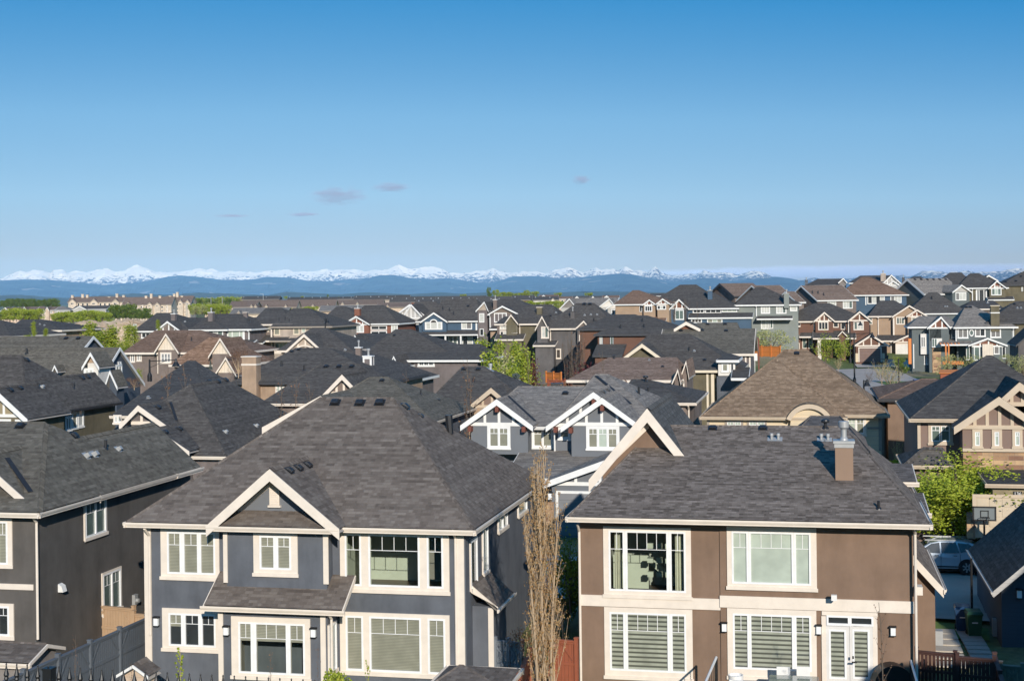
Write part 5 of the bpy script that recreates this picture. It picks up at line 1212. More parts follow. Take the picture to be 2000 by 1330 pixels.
def gnd(x, y):
    x = np.asarray(x, float); y = np.asarray(y, float)
    num = np.zeros_like(x); den = np.zeros_like(x)
    for bx, by, bz in BA:
        w = 1.0/((x-bx)**2+(y-by)**2+9)**1.6; num += w*bz; den += w
    g = num/den
    t = np.clip((36-y)/21, 0, 1); t = t*t*(3-2*t); g = g*(1-t)+10.45*t
    f = np.clip((y-650)/900, 0, 1); g = g*(1-f)+1.0*f
    return g
def G(x, y): return float(gnd(np.array([x]), np.array([y]))[0])
def axis(lim, st, gr, first=0.0, dense=200):
    out = [first]; s_ = st
    while out[-1] < lim:
        if out[-1] > dense: s_ *= gr
        out.append(out[-1]+s_)
    out[-1] = lim; return out
xp = axis(9900, 4.0, 1.16, 0, 210); xs = np.array([-x for x in xp[:0:-1]]+xp)
ys = np.array([-150, -90, -50, -30]+axis(21500, 3.0, 1.09, -20, 300))
X, Y = np.meshgrid(xs, ys); Z = gnd(X.ravel(), Y.ravel()).reshape(X.shape)
nx, ny = len(xs), len(ys)
vs = np.stack([X.ravel(), Y.ravel(), Z.ravel()], 1).tolist()
fs = [(j*nx+i, j*nx+i+1, (j+1)*nx+i+1, (j+1)*nx+i) for j in range(ny-1) for i in range(nx-1)]
me = bpy.data.meshes.new('ground'); me.from_pydata(vs, [], fs); me.polygons.foreach_set('use_smooth', [True]*len(fs))
go = bpy.data.objects.new('ground', me); COL.objects.link(go); tag(go, kind='structure')
m = NT('lawn_and_earth'); v = m.obj()
c = m.ramp(m.noise(v, .06, 5), [(.35, (.07, .11, .025)), (.5, (.11, .14, .035)), (.6, (.2, .17, .09)), (.7, (.27, .22, .14))])
c = m.mix(1.0, c, m.ramp(m.noise(v, 3, 4), [(.3, (.7,.7,.7)), (.7, (1.2,1.2,1.2))]), 'MULTIPLY'); m.base(c); m.set(Roughness=.95); m.bump(m.noise(v, 9, 3), .05)
me.materials.append(m.mat)
def strip(name, pts, w, mat, dz=.05, label=None, n=30):
    """ribbon laid on the ground along world points"""
    P2 = []
    for p, q in zip(pts[:-1], pts[1:]):
        for i in range(n): P2.append(Vector(p).lerp(Vector(q), i/n))
    P2.append(Vector(pts[-1])); mb = MB(); prev = None
    for i, p in enumerate(P2):
        d = (P2[min(i+1, len(P2)-1)]-P2[max(i-1, 0)]); d.z = 0; d.normalize(); s_ = Vector((-d.y, d.x, 0))
        row_ = []
        for f in (-.5, -.25, 0, .25, .5):
            q = p+s_*(w*f); row_.append(Vector((q.x, q.y, G(q.x, q.y)+dz)))
        if prev:
            for i2 in range(4): mb.poly([prev[i2], row_[i2], row_[i2+1], prev[i2+1]])
        prev = row_
    o = mb.build(name, mat); tag(o, kind='structure'); return o
def concrete(name, col, sc_=.4):
    m = NT(name); v = m.obj(); c = m.ramp(m.noise(v, sc_, 5), [(.3, cm(col, .85)), (.7, cm(col, 1.1))])
    c = m.mix(1.0, c, m.ramp(m.noise(v, 30, 2), [(.3, (.85,)*3), (.7, (1.1,)*3)]), 'MULTIPLY'); m.base(c); m.set(Roughness=.9); return m.mat
ASPH = concrete('worn_asphalt', (.42, .36, .31)); CONC = concrete('pale_concrete', (.42, .38, .33)); LAWN = NT('mown_lawn')
c = LAWN.ramp(LAWN.noise(LAWN.obj(), 1.5, 5), [(.3, (.07, .13, .02)), (.7, (.13, .2, .04))]); LAWN.base(c); LAWN.set(Roughness=.95); LAWN = LAWN.mat
strip('street', [f2.world(-80, 17.2, 0), f2.world(50, 17.2, 0)], 8.4, ASPH, .05)
strip('pavement', [f2.world(-80, 12.2, 0), f2.world(50, 12.2, 0)], 1.5, CONC, .12); strip('pavement', [f2.world(-80, 22.2, 0), f2.world(50, 22.2, 0)], 1.5, CONC, .12)
for a in (0.5, 9.8, 23): strip('driveway', [f2.world(a, 23.0, 0), f2.world(a, 30.5, 0)], 6.5, CONC, .06)
strip('driveway', [f2.world(4.5, 2.0, 0), f2.world(4.5, 11.4, 0)], 1.4, CONC, .06)
strip('road', HROAD, 9.0, ASPH, .08, n=8)
for q0, q1, w in (((1640, 712), (1700, 712), 6), ((1760, 742), (1800, 752), 7), ((1650, 705), (1672, 706), 5)):
    a_, b_ = onz(*q0, 3.4), onz(*q1, 3.4); strip('lawn', [a_, b_], w, LAWN, .12, n=8)
strip('driveway', [onz(1700, 706, 3.9), onz(1712, 716, 3.6)], 6, CONC, .14, n=8); strip('driveway', [onz(1745, 705, 3.9), onz(1748, 716, 3.6)], 6, CONC, .14, n=8)
sy = [onz(1840, 1212, 1.25), onz(1895, 1290, 1.25)]
strip('lawn', [onz(1850, 1190, 1.2), onz(1850, 1236, 1.2)], 3.4, LAWN, .04, n=8)
# garden path slabs beside the bins: one path of paving slabs
mb = MB()
p0, p1 = onz(1886, 1228, 1.0), onz(1925, 1300, .8); d = (p1-p0); L = d.length; d.normalize(); s_ = Vector((-d.y, d.x, 0))
for i in range(9):
    c0 = p0+d*(i*L/9); z = G(c0.x, c0.y)+.02
    q = [c0+s_*.45, c0-s_*.45, c0-s_*.45+d*(L/9-.07), c0+s_*.45+d*(L/9-.07)]
    mb.prism([Vector((x.x, x.y, z)) for x in q], (0, 0, .06))
tag(mb.build('garden_path', CONC), kind='structure')
p0, p1 = onz(1835, 1222, 1.2), onz(1860, 1290, 1.1); d = (p1-p0); L = d.length; d.normalize(); s_ = Vector((-d.y, d.x, 0)); mb = MB()
for i in range(6):
    c0 = p0+d*(i*L/6); z = G(c0.x, c0.y)+.02; q = [c0+s_*.6, c0-s_*.6, c0-s_*.6+d*(L/6-.09), c0+s_*.6+d*(L/6-.09)]
    mb.prism([Vector((x.x, x.y, z)) for x in q], (0, 0, .06))
tag(mb.build('garden_path', concrete('sandy_slab', (.5, .44, .36))), kind='structure')

# ================================================================== mountains, foothills
SNOW = [(-160,540),(-80,536),(0,544),(15,538),(40,529),(50,532),(65,528),(85,528),(100,534),(105,528),(122,527),(135,533),(147,530),(170,532),(190,527),(205,524.5),(225,530),(240,529),(255,523),(268,517.5),(285,522),(305,531),(330,532),(350,531),(375,527),(393,523),(405,528),(415,525),(430,531),(450,530),(470,531),(500,532),(520,530),(545,528),(560,526.5),(575,530),(600,531),(625,528),(640,526),(650,529),(680,526),(700,527),(715,530),(730,527),(755,527),(780,517.5),(795,524),(805,526),(830,521.5),(850,521),(870,527),(880,533),(900,534),(930,530),(950,528),(965,523),(975,530),(1000,533),(1020,531),(1050,530),(1065,533),(1085,527),(1112,522),(1130,530),(1140,532),(1165,522),(1175,527),(1200,525),(1208,530),(1222,521),(1240,528),(1265,530),(1281,521),(1292,532),(1305,537),(1330,538),(1345,535),(1360,536),(1375,528),(1395,533),(1420,531.5),(1440,537),(1470,530),(1485,529),(1500,536),(1510,541),(1530,545),(1560,548),(1590,542),(1610,547),(1640,545),(1700,540),(1750,538),(1780,540),(1800,531),(1825,528),(1850,532),(1880,529),(1905,532),(1950,530),(1970,527),(1985,523),(2000,526),(2060,532),(2160,530)]
FOOT = [(-160,550),(0,548),(50,546),(100,547),(160,552),(205,557),(240,554),(290,549),(330,540),(350,538),(380,540),(420,545),(460,548),(500,545),(520,541),(560,542),(600,548),(640,550),(665,547),(690,545),(720,543),(740,538),(770,537),(800,543),(850,545),(880,544),(930,552),(960,553),(1000,541),(1040,539),(1060,540),(1100,545),(1140,541),(1180,537),(1215,534),(1230,535),(1260,541),(1300,549),(1320,551),(1350,546),(1380,543),(1400,545),(1430,549),(1460,547),(1490,544),(1510,541),(1525,541),(1550,545),(1570,550),(1620,560),(1700,562),(1800,562),(2000,565),(2160,565)]
LOW = [(-160,575),(0,577),(40,576),(80,579),(130,582),(200,577),(260,573),(330,576),(380,572),(440,573),(520,577),(560,570),(600,572),(660,575),(720,571),(800,575),(860,571),(900,574),(980,570),(1060,572),(1150,569),(1300,571),(1500,570),(1800,570),(2160,570)]
def interp(tb, u):
    for (a, b), (c_, d_) in zip(tb[:-1], tb[1:]):
        if a <= u <= c_: return b+(d_-b)*(u-a)/(c_-a)
    return tb[-1][1]
def rangemesh(name, tb, Yr, Yb, nu, nt, spur, jag, mat, freq, seed, vbase=588, back=True):
    vs, fs = [], []; us = np.linspace(-155, 2155, nu)
    for t in list(np.linspace(0, 1, nt))+([1.25] if back else []):
        y = Yb+(Yr-Yb)*t
        for u in us:
            x = (u-1000)/F*Yr*(y/Yr)
            vr = interp(tb, u); zr = P(u, vr, Yr).z; z0 = -5
            if t <= 1:
                n = noise.fractal(Vector((x*freq+seed, y*freq*1.3, seed)), 1.0, 2.1, 5)
                rg = 1-abs(noise.noise(Vector((x*freq*1.6+seed*2, y*freq*.5, 3.1))))*2
                sh = t**1.15
                z = z0+(zr-z0)*sh + spur*(n*.6+rg*.5-.3)*t*(1-t)*4 + jag*t*noise.fractal(Vector((x*freq*5, y*freq*5, seed)), 1.0, 2.0, 4)
            else: z = z0
            vs.append((x, y, z))
    rows_ = nt+(1 if back else 0)
    for j in range(rows_-1):
        for i in range(nu-1): fs.append((j*nu+i, j*nu+i+1, (j+1)*nu+i+1, (j+1)*nu+i))
    me = bpy.data.meshes.new(name); me.from_pydata(vs, [], fs); me.materials.append(mat)
    o = bpy.data.objects.new(name, me); COL.objects.link(o); tag(o, kind='structure'); return o
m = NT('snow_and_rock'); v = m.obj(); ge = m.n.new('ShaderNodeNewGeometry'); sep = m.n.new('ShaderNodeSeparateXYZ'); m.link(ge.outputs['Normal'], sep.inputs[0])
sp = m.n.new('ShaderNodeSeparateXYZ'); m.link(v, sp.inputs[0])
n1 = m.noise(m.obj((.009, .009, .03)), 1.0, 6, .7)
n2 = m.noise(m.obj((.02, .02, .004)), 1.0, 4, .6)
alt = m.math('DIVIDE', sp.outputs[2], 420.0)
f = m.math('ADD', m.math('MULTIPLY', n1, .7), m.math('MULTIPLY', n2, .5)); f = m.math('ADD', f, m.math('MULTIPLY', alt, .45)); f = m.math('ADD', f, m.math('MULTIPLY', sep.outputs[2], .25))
m.base(m.ramp(m.math('MULTIPLY', f, .7), [(.74, (.05, .05, .06)), (.80, (.22, .2, .2)), (.83, (.82, .69, .53)), (1.0, (.9, .76, .58))])); m.set(Roughness=.9); SNM = m.mat  # warm sunlit tint put into the snow colour, offsetting the blue haze
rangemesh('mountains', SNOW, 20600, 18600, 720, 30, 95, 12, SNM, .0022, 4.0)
m = NT('forested_slope'); v = m.obj(); n = m.noise(m.obj((.0016, .0016, .006)), 1.0, 6, .6); n2 = m.noise(m.obj((.0012, .0012, .004)), 1.7, 3)
c = m.ramp(n, [(.35, (.02, .034, .05)), (.6, (.045, .065, .075))]); c = m.mix(m.math('GREATER_THAN', n2, .66), c, (.2, .16, .14)); m.base(c); m.set(Roughness=1.0); FOM = m.mat
rangemesh('foothills', FOOT, 18000, 14500, 420, 16, 60, 5, FOM, .0016, 9.0)
m = NT('wooded_plain_rise'); n = m.noise(m.obj((.004, .004, .02)), 1.0, 5); m.base(m.ramp(n, [(.35, (.02, .035, .015)), (.65, (.07, .075, .04))])); m.set(Roughness=1.0)
rangemesh('hills', LOW, 9000, 7000, 260, 10, 8, 2, m.mat, .004, 2.0)

# ================================================================== air
mb = MB(); mb.box(-9950, 9950, -160, 21600, -40, 640)
hz = mb.build('haze', bpy.data.materials.new('haze_air')); tag(hz, kind='stuff')
hm = hz.data.materials[0]; hm.use_nodes = True; t = hm.node_tree; t.nodes.clear()
vo = t.nodes.new('ShaderNodeVolumePrincipled'); ou = t.nodes.new('ShaderNodeOutputMaterial'); t.links.new(vo.outputs[0], ou.inputs['Volume'])
vo.inputs['Color'].default_value = (.25, .57, 1.0, 1); vo.inputs['Density'].default_value = 1.65e-5; vo.inputs['Anisotropy'].default_value = -.6

# ================================================================== clouds, all above or beyond the haze
def cloud(name, label, loc, size, dens, nscale, thr, col, seed):
    me = bpy.data.meshes.new(name); vs, fs = [], []; nu, nv = 24, 12
    for j in range(nv+1):
        for i in range(nu):
            th, ph = 2*math.pi*i/nu, math.pi*j/nv; v = Vector((math.cos(th)*math.sin(ph), math.sin(th)*math.sin(ph), math.cos(ph)))
            r_ = 1+.25*noise.noise(v*2.3+Vector((seed, 0, 0))); vs.append((v.x*r_, v.y*r_, v.z*r_))
    for j in range(nv):
        for i in range(nu): fs.append((j*nu+i, (j+1)*nu+i, (j+1)*nu+(i+1) % nu, j*nu+(i+1) % nu))
    me.from_pydata(vs, [], fs); o = bpy.data.objects.new(name, me); COL.objects.link(o); o.location = loc; o.scale = size
    mt = bpy.data.materials.new(name); mt.use_nodes = True; t = mt.node_tree; t.nodes.clear(); N = t.nodes.new
    out = N('ShaderNodeOutputMaterial'); vol = N('ShaderNodeVolumePrincipled'); vol.inputs['Color'].default_value = (*col, 1); vol.inputs['Anisotropy'].default_value = -.3
    tc = N('ShaderNodeTexCoord'); ln = N('ShaderNodeVectorMath'); ln.operation = 'LENGTH'; t.links.new(tc.outputs['Object'], ln.inputs[0])
    mp = N('ShaderNodeMapping'); mp.inputs['Scale'].default_value = nscale; mp.inputs['Location'].default_value = (seed, seed, 0); t.links.new(tc.outputs['Object'], mp.inputs[0])
    nz = N('ShaderNodeTexNoise'); nz.inputs['Scale'].default_value = 1; nz.inputs['Detail'].default_value = 4; nz.inputs['Roughness'].default_value = .6; t.links.new(mp.outputs[0], nz.inputs['Vector'])
    def mth(op, a, b):
        nd = N('ShaderNodeMath'); nd.operation = op
        for k_, q in enumerate((a, b)):
            if hasattr(q, 'is_output'): t.links.new(q, nd.inputs[k_])
            else: nd.inputs[k_].default_value = q
        return nd.outputs[0]
    fall = mth('MAXIMUM', mth('SUBTRACT', 1.0, ln.outputs['Value']), 0.0)
    d = mth('MULTIPLY', mth('MAXIMUM', mth('SUBTRACT', mth('ADD', nz.outputs['Fac'], mth('MULTIPLY', fall, .35)), thr), 0.0), mth('MULTIPLY', mth('MINIMUM', mth('MULTIPLY', fall, 3.0), 1.0), dens))
    t.links.new(d, vol.inputs['Density']); t.links.new(vol.outputs[0], out.inputs['Volume']); me.materials.append(mt)
    mt.cycles.volume_step_rate = 3.0
    tag(o, label, 'cloud'); return o
CC = (.47, .44, .56)
for nm, u, v, wd, ht, sd_, lb in (('cloud', 660, 382, 62, 20, 1.0, 'flat violet grey cloud wisp, larger of the two low over the plain'), ('cloud', 765, 366, 42, 10, 5.0, 'smaller violet grey cloud wisp beside the larger one'), ('cloud', 1135, 351, 20, 9, 9.0, 'tiny solitary violet cloud wisp over the middle of the hills'), ('cloud', 592, 419, 34, 3.5, 13.0, 'thin streak of cloud below the larger wisp'), ('cloud', 452, 422, 36, 2.5, 17.0, 'faint thin streak of cloud, lowest over the plain')):
    D_ = 11500; c = P(u, v, D_); q = D_/F
    cloud(nm, lb, c, (wd*q*1.15, 160, ht*q*1.2), .024 if ht > 5 else .045, (2.0, 1.5, 3.0), .55, CC, sd_)
c = P(1720, 531, 23500); cloud('cloud', 'long pale cloud bank lying along the snowy mountains', c, (620*23500/F, 700, 17*23500/F), .008, (9, 1.5, 1.6), .4, (.75, .76, .85), 21.0)
# ================================================================== sky, sun, camera
EL, AZ = 21.2, 10.5         # the sun stands behind the camera, a little to the east of the view axis
sd = Vector((math.sin(R(AZ))*math.cos(R(EL)), -math.cos(R(AZ))*math.cos(R(EL)), math.sin(R(EL))))
w = bpy.data.worlds.new('World'); sc.world = w; w.use_nodes = True; nt = w.node_tree
bg = nt.nodes['Background']; sk = nt.nodes.new('ShaderNodeTexSky'); sk.sky_type = 'NISHITA'; sk.sun_disc = False
sk.sun_elevation = R(EL); sk.sun_rotation = math.atan2(sd.x, sd.y); sk.altitude = 1100; sk.air_density = .7; sk.dust_density = 0; sk.ozone_density = 6
SKS = .08
def vm(op, a, k_):
    nd = nt.nodes.new('ShaderNodeVectorMath'); nd.operation = op; nt.links.new(a, nd.inputs[0]); nd.inputs['Scale'].default_value = k_; return nd.outputs[0]
sep = nt.nodes.new('ShaderNodeSeparateColor'); nt.links.new(vm('SCALE', sk.outputs[0], SKS), sep.inputs[0])
cr = nt.nodes.new('ShaderNodeValToRGB'); nt.links.new(sep.outputs[0], cr.inputs[0])      # colour grade of the sky texture
ST = [(0, (.03, .19, .48)), (.093, (.036, .275, .61)), (.15, (.21, .465, .73)), (.23, (.345, .56, .73)), (.36, (.45, .49, .48)), (.6, (.53, .52, .47)), (1, (.8, .72, .6))]
while len(cr.color_ramp.elements) < len(ST): cr.color_ramp.elements.new(.5)
for e_, (p_, c_) in zip(cr.color_ramp.elements, ST): e_.position = p_; e_.color = (*c_, 1)
class _O: outputs = [vm('SCALE', cr.outputs[0], 1/SKS)]
cmb = _O
nt.links.new(cmb.outputs[0], bg.inputs['Color']); bg.inputs['Strength'].default_value = SKS
su = bpy.data.lights.new('sun', 'SUN'); su.energy = 4.6; su.angle = R(.5); su.color = (1, .93, .83)
so = bpy.data.objects.new('sun', su); COL.objects.link(so); so.rotation_euler = sd.to_track_quat('Z', 'Y').to_euler()
cd = bpy.data.cameras.new('camera'); co = bpy.data.objects.new('camera', cd); COL.objects.link(co); sc.camera = co
cd.sensor_width = 36; cd.lens = F*36/2000; cd.shift_y = -(665-HY)/2000; cd.clip_end = 80000; cd.clip_start = .3
co.matrix_world = Matrix(((CR, SR, 0, 0), (0, 0, -1, 0), (-SR, CR, 0, CZ), (0, 0, 0, 1)))
sc.view_settings.view_transform = 'Standard'; sc.view_settings.look = 'None'; sc.view_settings.exposure = 0.0; sc.view_settings.gamma = 1
try: sc.view_settings.use_curve_mapping = False
except Exception: pass
sc.cycles.max_bounces = 6; sc.cycles.transparent_max_bounces = 8; sc.cycles.volume_bounces = 0; sc.cycles.use_denoising = True
# ================================================================== vegetation
rnd = random.Random(11)
def leafmat(name, c0, c1, c2):
    m = NT(name); v = m.obj(); ge = m.n.new('ShaderNodeNewGeometry')
    n = m.noise(v, 1.1, 3); f = m.math('ADD', m.math('MULTIPLY', n, .6), m.math('MULTIPLY', ge.outputs['Random Per Island'], .5))
    m.base(m.ramp(f, [(.28, c0), (.52, c1), (.8, c2)])); m.set(Roughness=.7); m.b.inputs['Specular IOR Level'].default_value = .3
    tr = m.add('ShaderNodeBsdfTranslucent'); mx = m.add('ShaderNodeMixShader'); mx.inputs[0].default_value = .25
    m.link(m.ramp(f, [(.28, c1), (.8, c2)]), tr.inputs[0]); m.link(m.b.outputs[0], mx.inputs[1]); m.link(tr.outputs[0], mx.inputs[2]); m.link(mx.outputs[0], m.out.inputs[0])
    return m.mat
L_GREEN = leafmat('spring_leaves', (.13, .19, .02), (.28, .35, .032), (.46, .48, .07)); L_DEEP = leafmat('deep_green_leaves', (.05, .09, .014), (.11, .17, .024), (.2, .25, .045))
L_PALE = leafmat('pale_yellow_green_leaves', (.2, .22, .05), (.38, .39, .12), (.6, .56, .28)); L_BUD = leafmat('orange_brown_buds', (.22, .11, .04), (.4, .23, .09), (.56, .38, .18))
L_PLUM = leafmat('plum_leaves', (.05, .012, .016), (.11, .022, .028), (.2, .06, .05)); L_SPRUCE = leafmat('blue_spruce_needles', (.06, .085, .075), (.13, .16, .14), (.22, .25, .22)); L_RUST = leafmat('rusty_twigs', (.13, .06, .035), (.2, .1, .06), (.3, .18, .1))
B_TAN = plain('tan_bark', (.45, .33, .21), .9); B_GREY = plain('grey_brown_bark', (.13, .1, .075), .9); B_PALE = plain('pale_bark', (.45, .37, .25), .9)
def jit(r, s_): return Vector((r.uniform(-s_, s_), r.uniform(-s_, s_), r.uniform(-s_, s_)))
def leafquads(V, Fc, pts, size, r, up=.3):
    for p in pts:
        n = Vector((r.gauss(0, 1), r.gauss(0, 1)-.9, r.gauss(0, 1)+up)); n.normalize()
        a = n.orthogonal().normalized(); b = n.cross(a); th = r.uniform(0, 6.28); a2 = a*math.cos(th)+b*math.sin(th); b2 = n.cross(a2)
        s_ = size*r.uniform(.6, 1.35); k0 = len(V)
        V += [tuple(p-a2*s_*.55), tuple(p+b2*s_*.34), tuple(p+a2*s_*.55), tuple(p-b2*s_*.34)]; Fc.append((k0, k0+1, k0+2, k0+3))
def limb(mb, p, d, L, r0, r, seg=4, bend=.25, up=.15):
    pts = [p]
    for i in range(seg):
        d = (d+jit(r, bend)+Vector((0, 0, up))).normalized(); q = p+d*(L/seg); mb.tube(p, q, r0*(1-i/seg*.75), r0*(1-(i+1)/seg*.75), n=5, cap=False); p = q; pts.append(p)
    return pts, d
def mk_tree(kind, seed, leaf=None, bark=None, n=1500, size=.16):
    """returns (trunk mesh, crown mesh), natural height about 6 m"""
    r = random.Random(seed); T, V, Fc, tips = MB(), [], [], []; C = MB()
    if kind == 'round':
        pts, d = limb(T, Vector((0, 0, -.3)), Vector((0, 0, 1)), 3.0, .13, r, 5, .07)
        for i in range(11):
            b = pts[min(len(pts)-1, 2+i % 4)]; a = i*2.4+r.uniform(-.3, .3); q, dd = limb(T, b, Vector((math.cos(a), math.sin(a), r.uniform(.5, 1.5))).normalized(), r.uniform(1.6, 2.9), .05, r, 4)
            tips += q[1:]
            for j in range(3):
                s_, _ = limb(C, q[1+j], (dd+jit(r, .9)).normalized(), r.uniform(.6, 1.2), .018, r, 3); tips += s_
        q, _ = limb(T, pts[-1], Vector((0, 0, 1)), 2.6, .06, r, 4, .15); tips += q
        pts = []
        for i in range(n):
            t = r.choice(tips); pts.append(t+Vector((r.gauss(0, .33), r.gauss(0, .33), r.gauss(0, .3))))
        leafquads(V, Fc, pts, size, r)
    elif kind == 'clump':     # big broad crown right down to the ground
        cs = [Vector((r.uniform(-2.2, 2.2), r.uniform(-1.8, 1.8), r.uniform(.8, 4.6))) for _ in range(26)]
        cs = [c for c in cs if (c.x/2.6)**2+(c.y/2.2)**2+((c.z-2.6)/2.9)**2 < 1]
        limb(T, Vector((0, 0, -.3)), Vector((0, 0, 1)), 4.0, .14, r, 5, .1)
        for c in cs: T.tube((0, 0, .5), c, .05, .015, n=4, cap=False)
        pts = []
        for i in range(n):
            c = r.choice(cs); rr = r.uniform(.6, 1.15)*.85; dv = Vector((r.gauss(0, 1), r.gauss(0, 1), r.gauss(0, 1))).normalized()*rr; dv.z *= .8; pts.append(c+dv)
        leafquads(V, Fc, pts, size, r)
    elif kind == 'column':    # young slender tree with ascending limbs
        pts, d = limb(T, Vector((0, 0, -.3)), Vector((0, 0, 1)), 6.2, .07, r, 8, .05)
        for i in range(26):
            z = .12+.8*i/26; b = pts[int(z*8)].lerp(pts[min(8, int(z*8)+1)], z*8 % 1); a = i*2.4; q, dd = limb(C, b, Vector((math.cos(a)*.55, math.sin(a)*.55, 1)).normalized(), 1.25*(1-z*.6), .016, r, 3, .15); tips += q
        tips += pts[2:]
        pts = [r.choice(tips)+Vector((r.gauss(0, .24), r.gauss(0, .24), r.gauss(0, .2))) for _ in range(n)]; leafquads(V, Fc, pts, size, r)
    elif kind == 'aspen':     # clump of upright bare stems with reddish buds
        for s_ in range(9):
            a = s_*2.4; b = Vector((math.cos(a)*(.08+.034*s_), math.sin(a)*(.08+.034*s_), -.2)); pts, d = limb(T, b, Vector((math.cos(a)*.02, math.sin(a)*.02, 1)).normalized(), 6.2-.24*s_-r.uniform(0, .5), .042, r, 9, .035, .02)
            for i in range(19):
                z = .1+.85*i/19; k0 = int(z*9); b2 = pts[k0].lerp(pts[min(9, k0+1)], z*9 % 1); an = i*2.4+s_; q, dd = limb(C, b2, Vector((math.cos(an)*.42, math.sin(an)*.42, 1)).normalized(), r.uniform(.7, 1.5)*(1.15-z*.7), .011, r, 4, .12, .25); tips += q[1:]
                for j in (1, 2):
                    w, _ = limb(C, q[j], (dd+jit(r, .6)+Vector((0, 0, .5))).normalized(), r.uniform(.3, .6), .006, r, 2, .1); tips += w
        pts = [r.choice(tips)+jit(r, .05) for _ in range(n)]; leafquads(V, Fc, pts, size, r)
    elif kind == 'bare':      # leafless small tree with a fine twiggy crown
        pts, d = limb(T, Vector((0, 0, -.3)), Vector((0, 0, 1)), 2.4, .09, r, 4, .06)
        for i in range(12):
            a = i*2.4; q, dd = limb(T, pts[2+i % 3], Vector((math.cos(a)*.8, math.sin(a)*.8, 1)).normalized(), r.uniform(2, 3.3), .035, r, 4, .2)
            for j in range(6):
                w, d2 = limb(C, q[1+j % 4], (dd+jit(r, .8)).normalized(), r.uniform(.7, 1.5), .012, r, 3, .25); tips += w
                for jj in range(2): w2, _ = limb(C, w[1+jj], (d2+jit(r, .9)).normalized(), r.uniform(.4, .8), .007, r, 2, .2); tips += w2
        pts = [r.choice(tips)+jit(r, .05) for _ in range(n)]; leafquads(V, Fc, pts, size, r)
    elif kind == 'sapling':
        pts, d = limb(T, Vector((0, 0, -.3)), Vector((0, 0, 1)), 6.0, .035, r, 8, .05)
        for i in range(15):
            z = .3+.65*i/15; k0 = int(z*8); b = pts[k0].lerp(pts[min(8, k0+1)], z*8 % 1); a = i*2.4; q, dd = limb(C, b, Vector((math.cos(a)*.6, math.sin(a)*.6, 1)).normalized(), r.uniform(.5, 1.2)*(1.2-z*.6), .011, r, 3, .12); tips += q[1:]
        pts = [r.choice(tips)+jit(r, .06) for _ in range(n)]; leafquads(V, Fc, pts, size, r)
    elif kind == 'spruce':
        T.tube((0, 0, -.3), (0, 0, 6), .1, .02, n=6, cap=False)
        pts = []
        for i in range(n):
            z = (r.random()**1.5); rad = (1-z)*1.7*r.uniform(.35, 1); a = round(r.uniform(0, 9))*.7+z*30; pts.append(Vector((math.cos(a)*rad+r.gauss(0, .1), math.sin(a)*rad+r.gauss(0, .1), .3+z*5.6-rad*.25)))
        leafquads(V, Fc, pts, size, r)
    tm = T.build('trunk', bark); trunk = tm.data; bpy.data.objects.remove(tm)
    nb = len(C.f); k0 = len(C.v); me = bpy.data.meshes.new('crown'); me.from_pydata(C.v+V, [], C.f+[tuple(i+k0 for i in f) for f in Fc])
    me.materials.append(leaf); me.materials.append(bark); me.polygons.foreach_set('material_index', [1]*nb+[0]*len(Fc)); me.update()
    return trunk, me, max(v.co.z for v in me.vertices)
PROTO = {}
def proto(key, *a, **kw): PROTO[key] = mk_tree(*a, **kw)
for i in range(3): proto('green%d' % i, 'round', 20+i, L_GREEN, B_GREY, 1500, .2)
for i in range(2): proto('deep%d' % i, 'clump', 30+i, L_DEEP, B_GREY, 1500, .34)
for i in range(2): proto('bright%d' % i, 'clump', 40+i, L_GREEN, B_GREY, 1300, .34)
for i in range(3): proto('col%d' % i, 'column', 50+i, L_GREEN, B_GREY, 1500, .2)
L_HERO = leafmat('bright_spring_leaves', (.17, .24, .02), (.36, .43, .035), (.52, .55, .08))
proto('hero', 'round', 61, L_HERO, B_GREY, 26000, .095)
proto('aspen', 'aspen', 62, L_BUD, B_TAN, 11000, .038)
for i in range(2): proto('aspenfar%d' % i, 'aspen', 64+i, L_RUST, B_GREY, 250, .09)
for i in range(2): proto('bare%d' % i, 'bare', 70+i, L_RUST, B_GREY, 260, .1)
proto('barepale', 'bare', 73, L_PALE, B_TAN, 900, .1)
for i in range(3): proto('sap%d' % i, 'sapling', 80+i, L_RUST, B_GREY, 90, .07)
proto('sapgreen', 'sapling', 85, L_GREEN, B_TAN, 420, .15)
for i in range(2): proto('pale%d' % i, 'clump', 90+i, L_PALE, B_GREY, 1500, .19)
proto('plum', 'column', 95, L_PLUM, B_GREY, 1300, .15); proto('plumwide', 'clump', 96, L_PLUM, B_GREY, 1000, .25); proto('spruce', 'spruce', 97, L_SPRUCE, B_GREY, 2600, .22); proto('rust', 'clump', 98, L_RUST, B_TAN, 1300, .16)
def tree(key, u, v, d, label, w=1.0, group=None, cat='tree', name=None, zb=None, vb=None):
    """tree whose top shows at pixel (u, v) at distance d; rooted on the ground"""
    p = P(u, v, d); x, y = p.x, p.y; z = G(x, y) if zb is None else zb
    if vb: z = P(u, vb, d).z
    tr, cr, h = PROTO[key]; H_ = max(p.z-z, .5); s_ = H_/h
    nm = name or {'sp': 'spruce_tree'}.get(key[:2], 'bare_tree' if key[:4] in ('bare', 'aspe') else 'leafy_tree')
    if key == 'spruce': nm = 'spruce_tree'
    elif key.startswith('sap'): nm = 'sapling'
    e = empty(nm, (x, y, z), rnd.uniform(-.7, .7), label, cat, group)
    e.scale = (s_*w, s_*w, s_)
    for nme, data in (('trunk', tr), ('crown', cr)):
        o = bpy.data.objects.new(nme, data); COL.objects.link(o); o.parent = e
    return e
tree('hero', 1862, 862, 74, 'bushy bright green tree on the front lawn, above the silver parked car', 2.0, vb=1070)
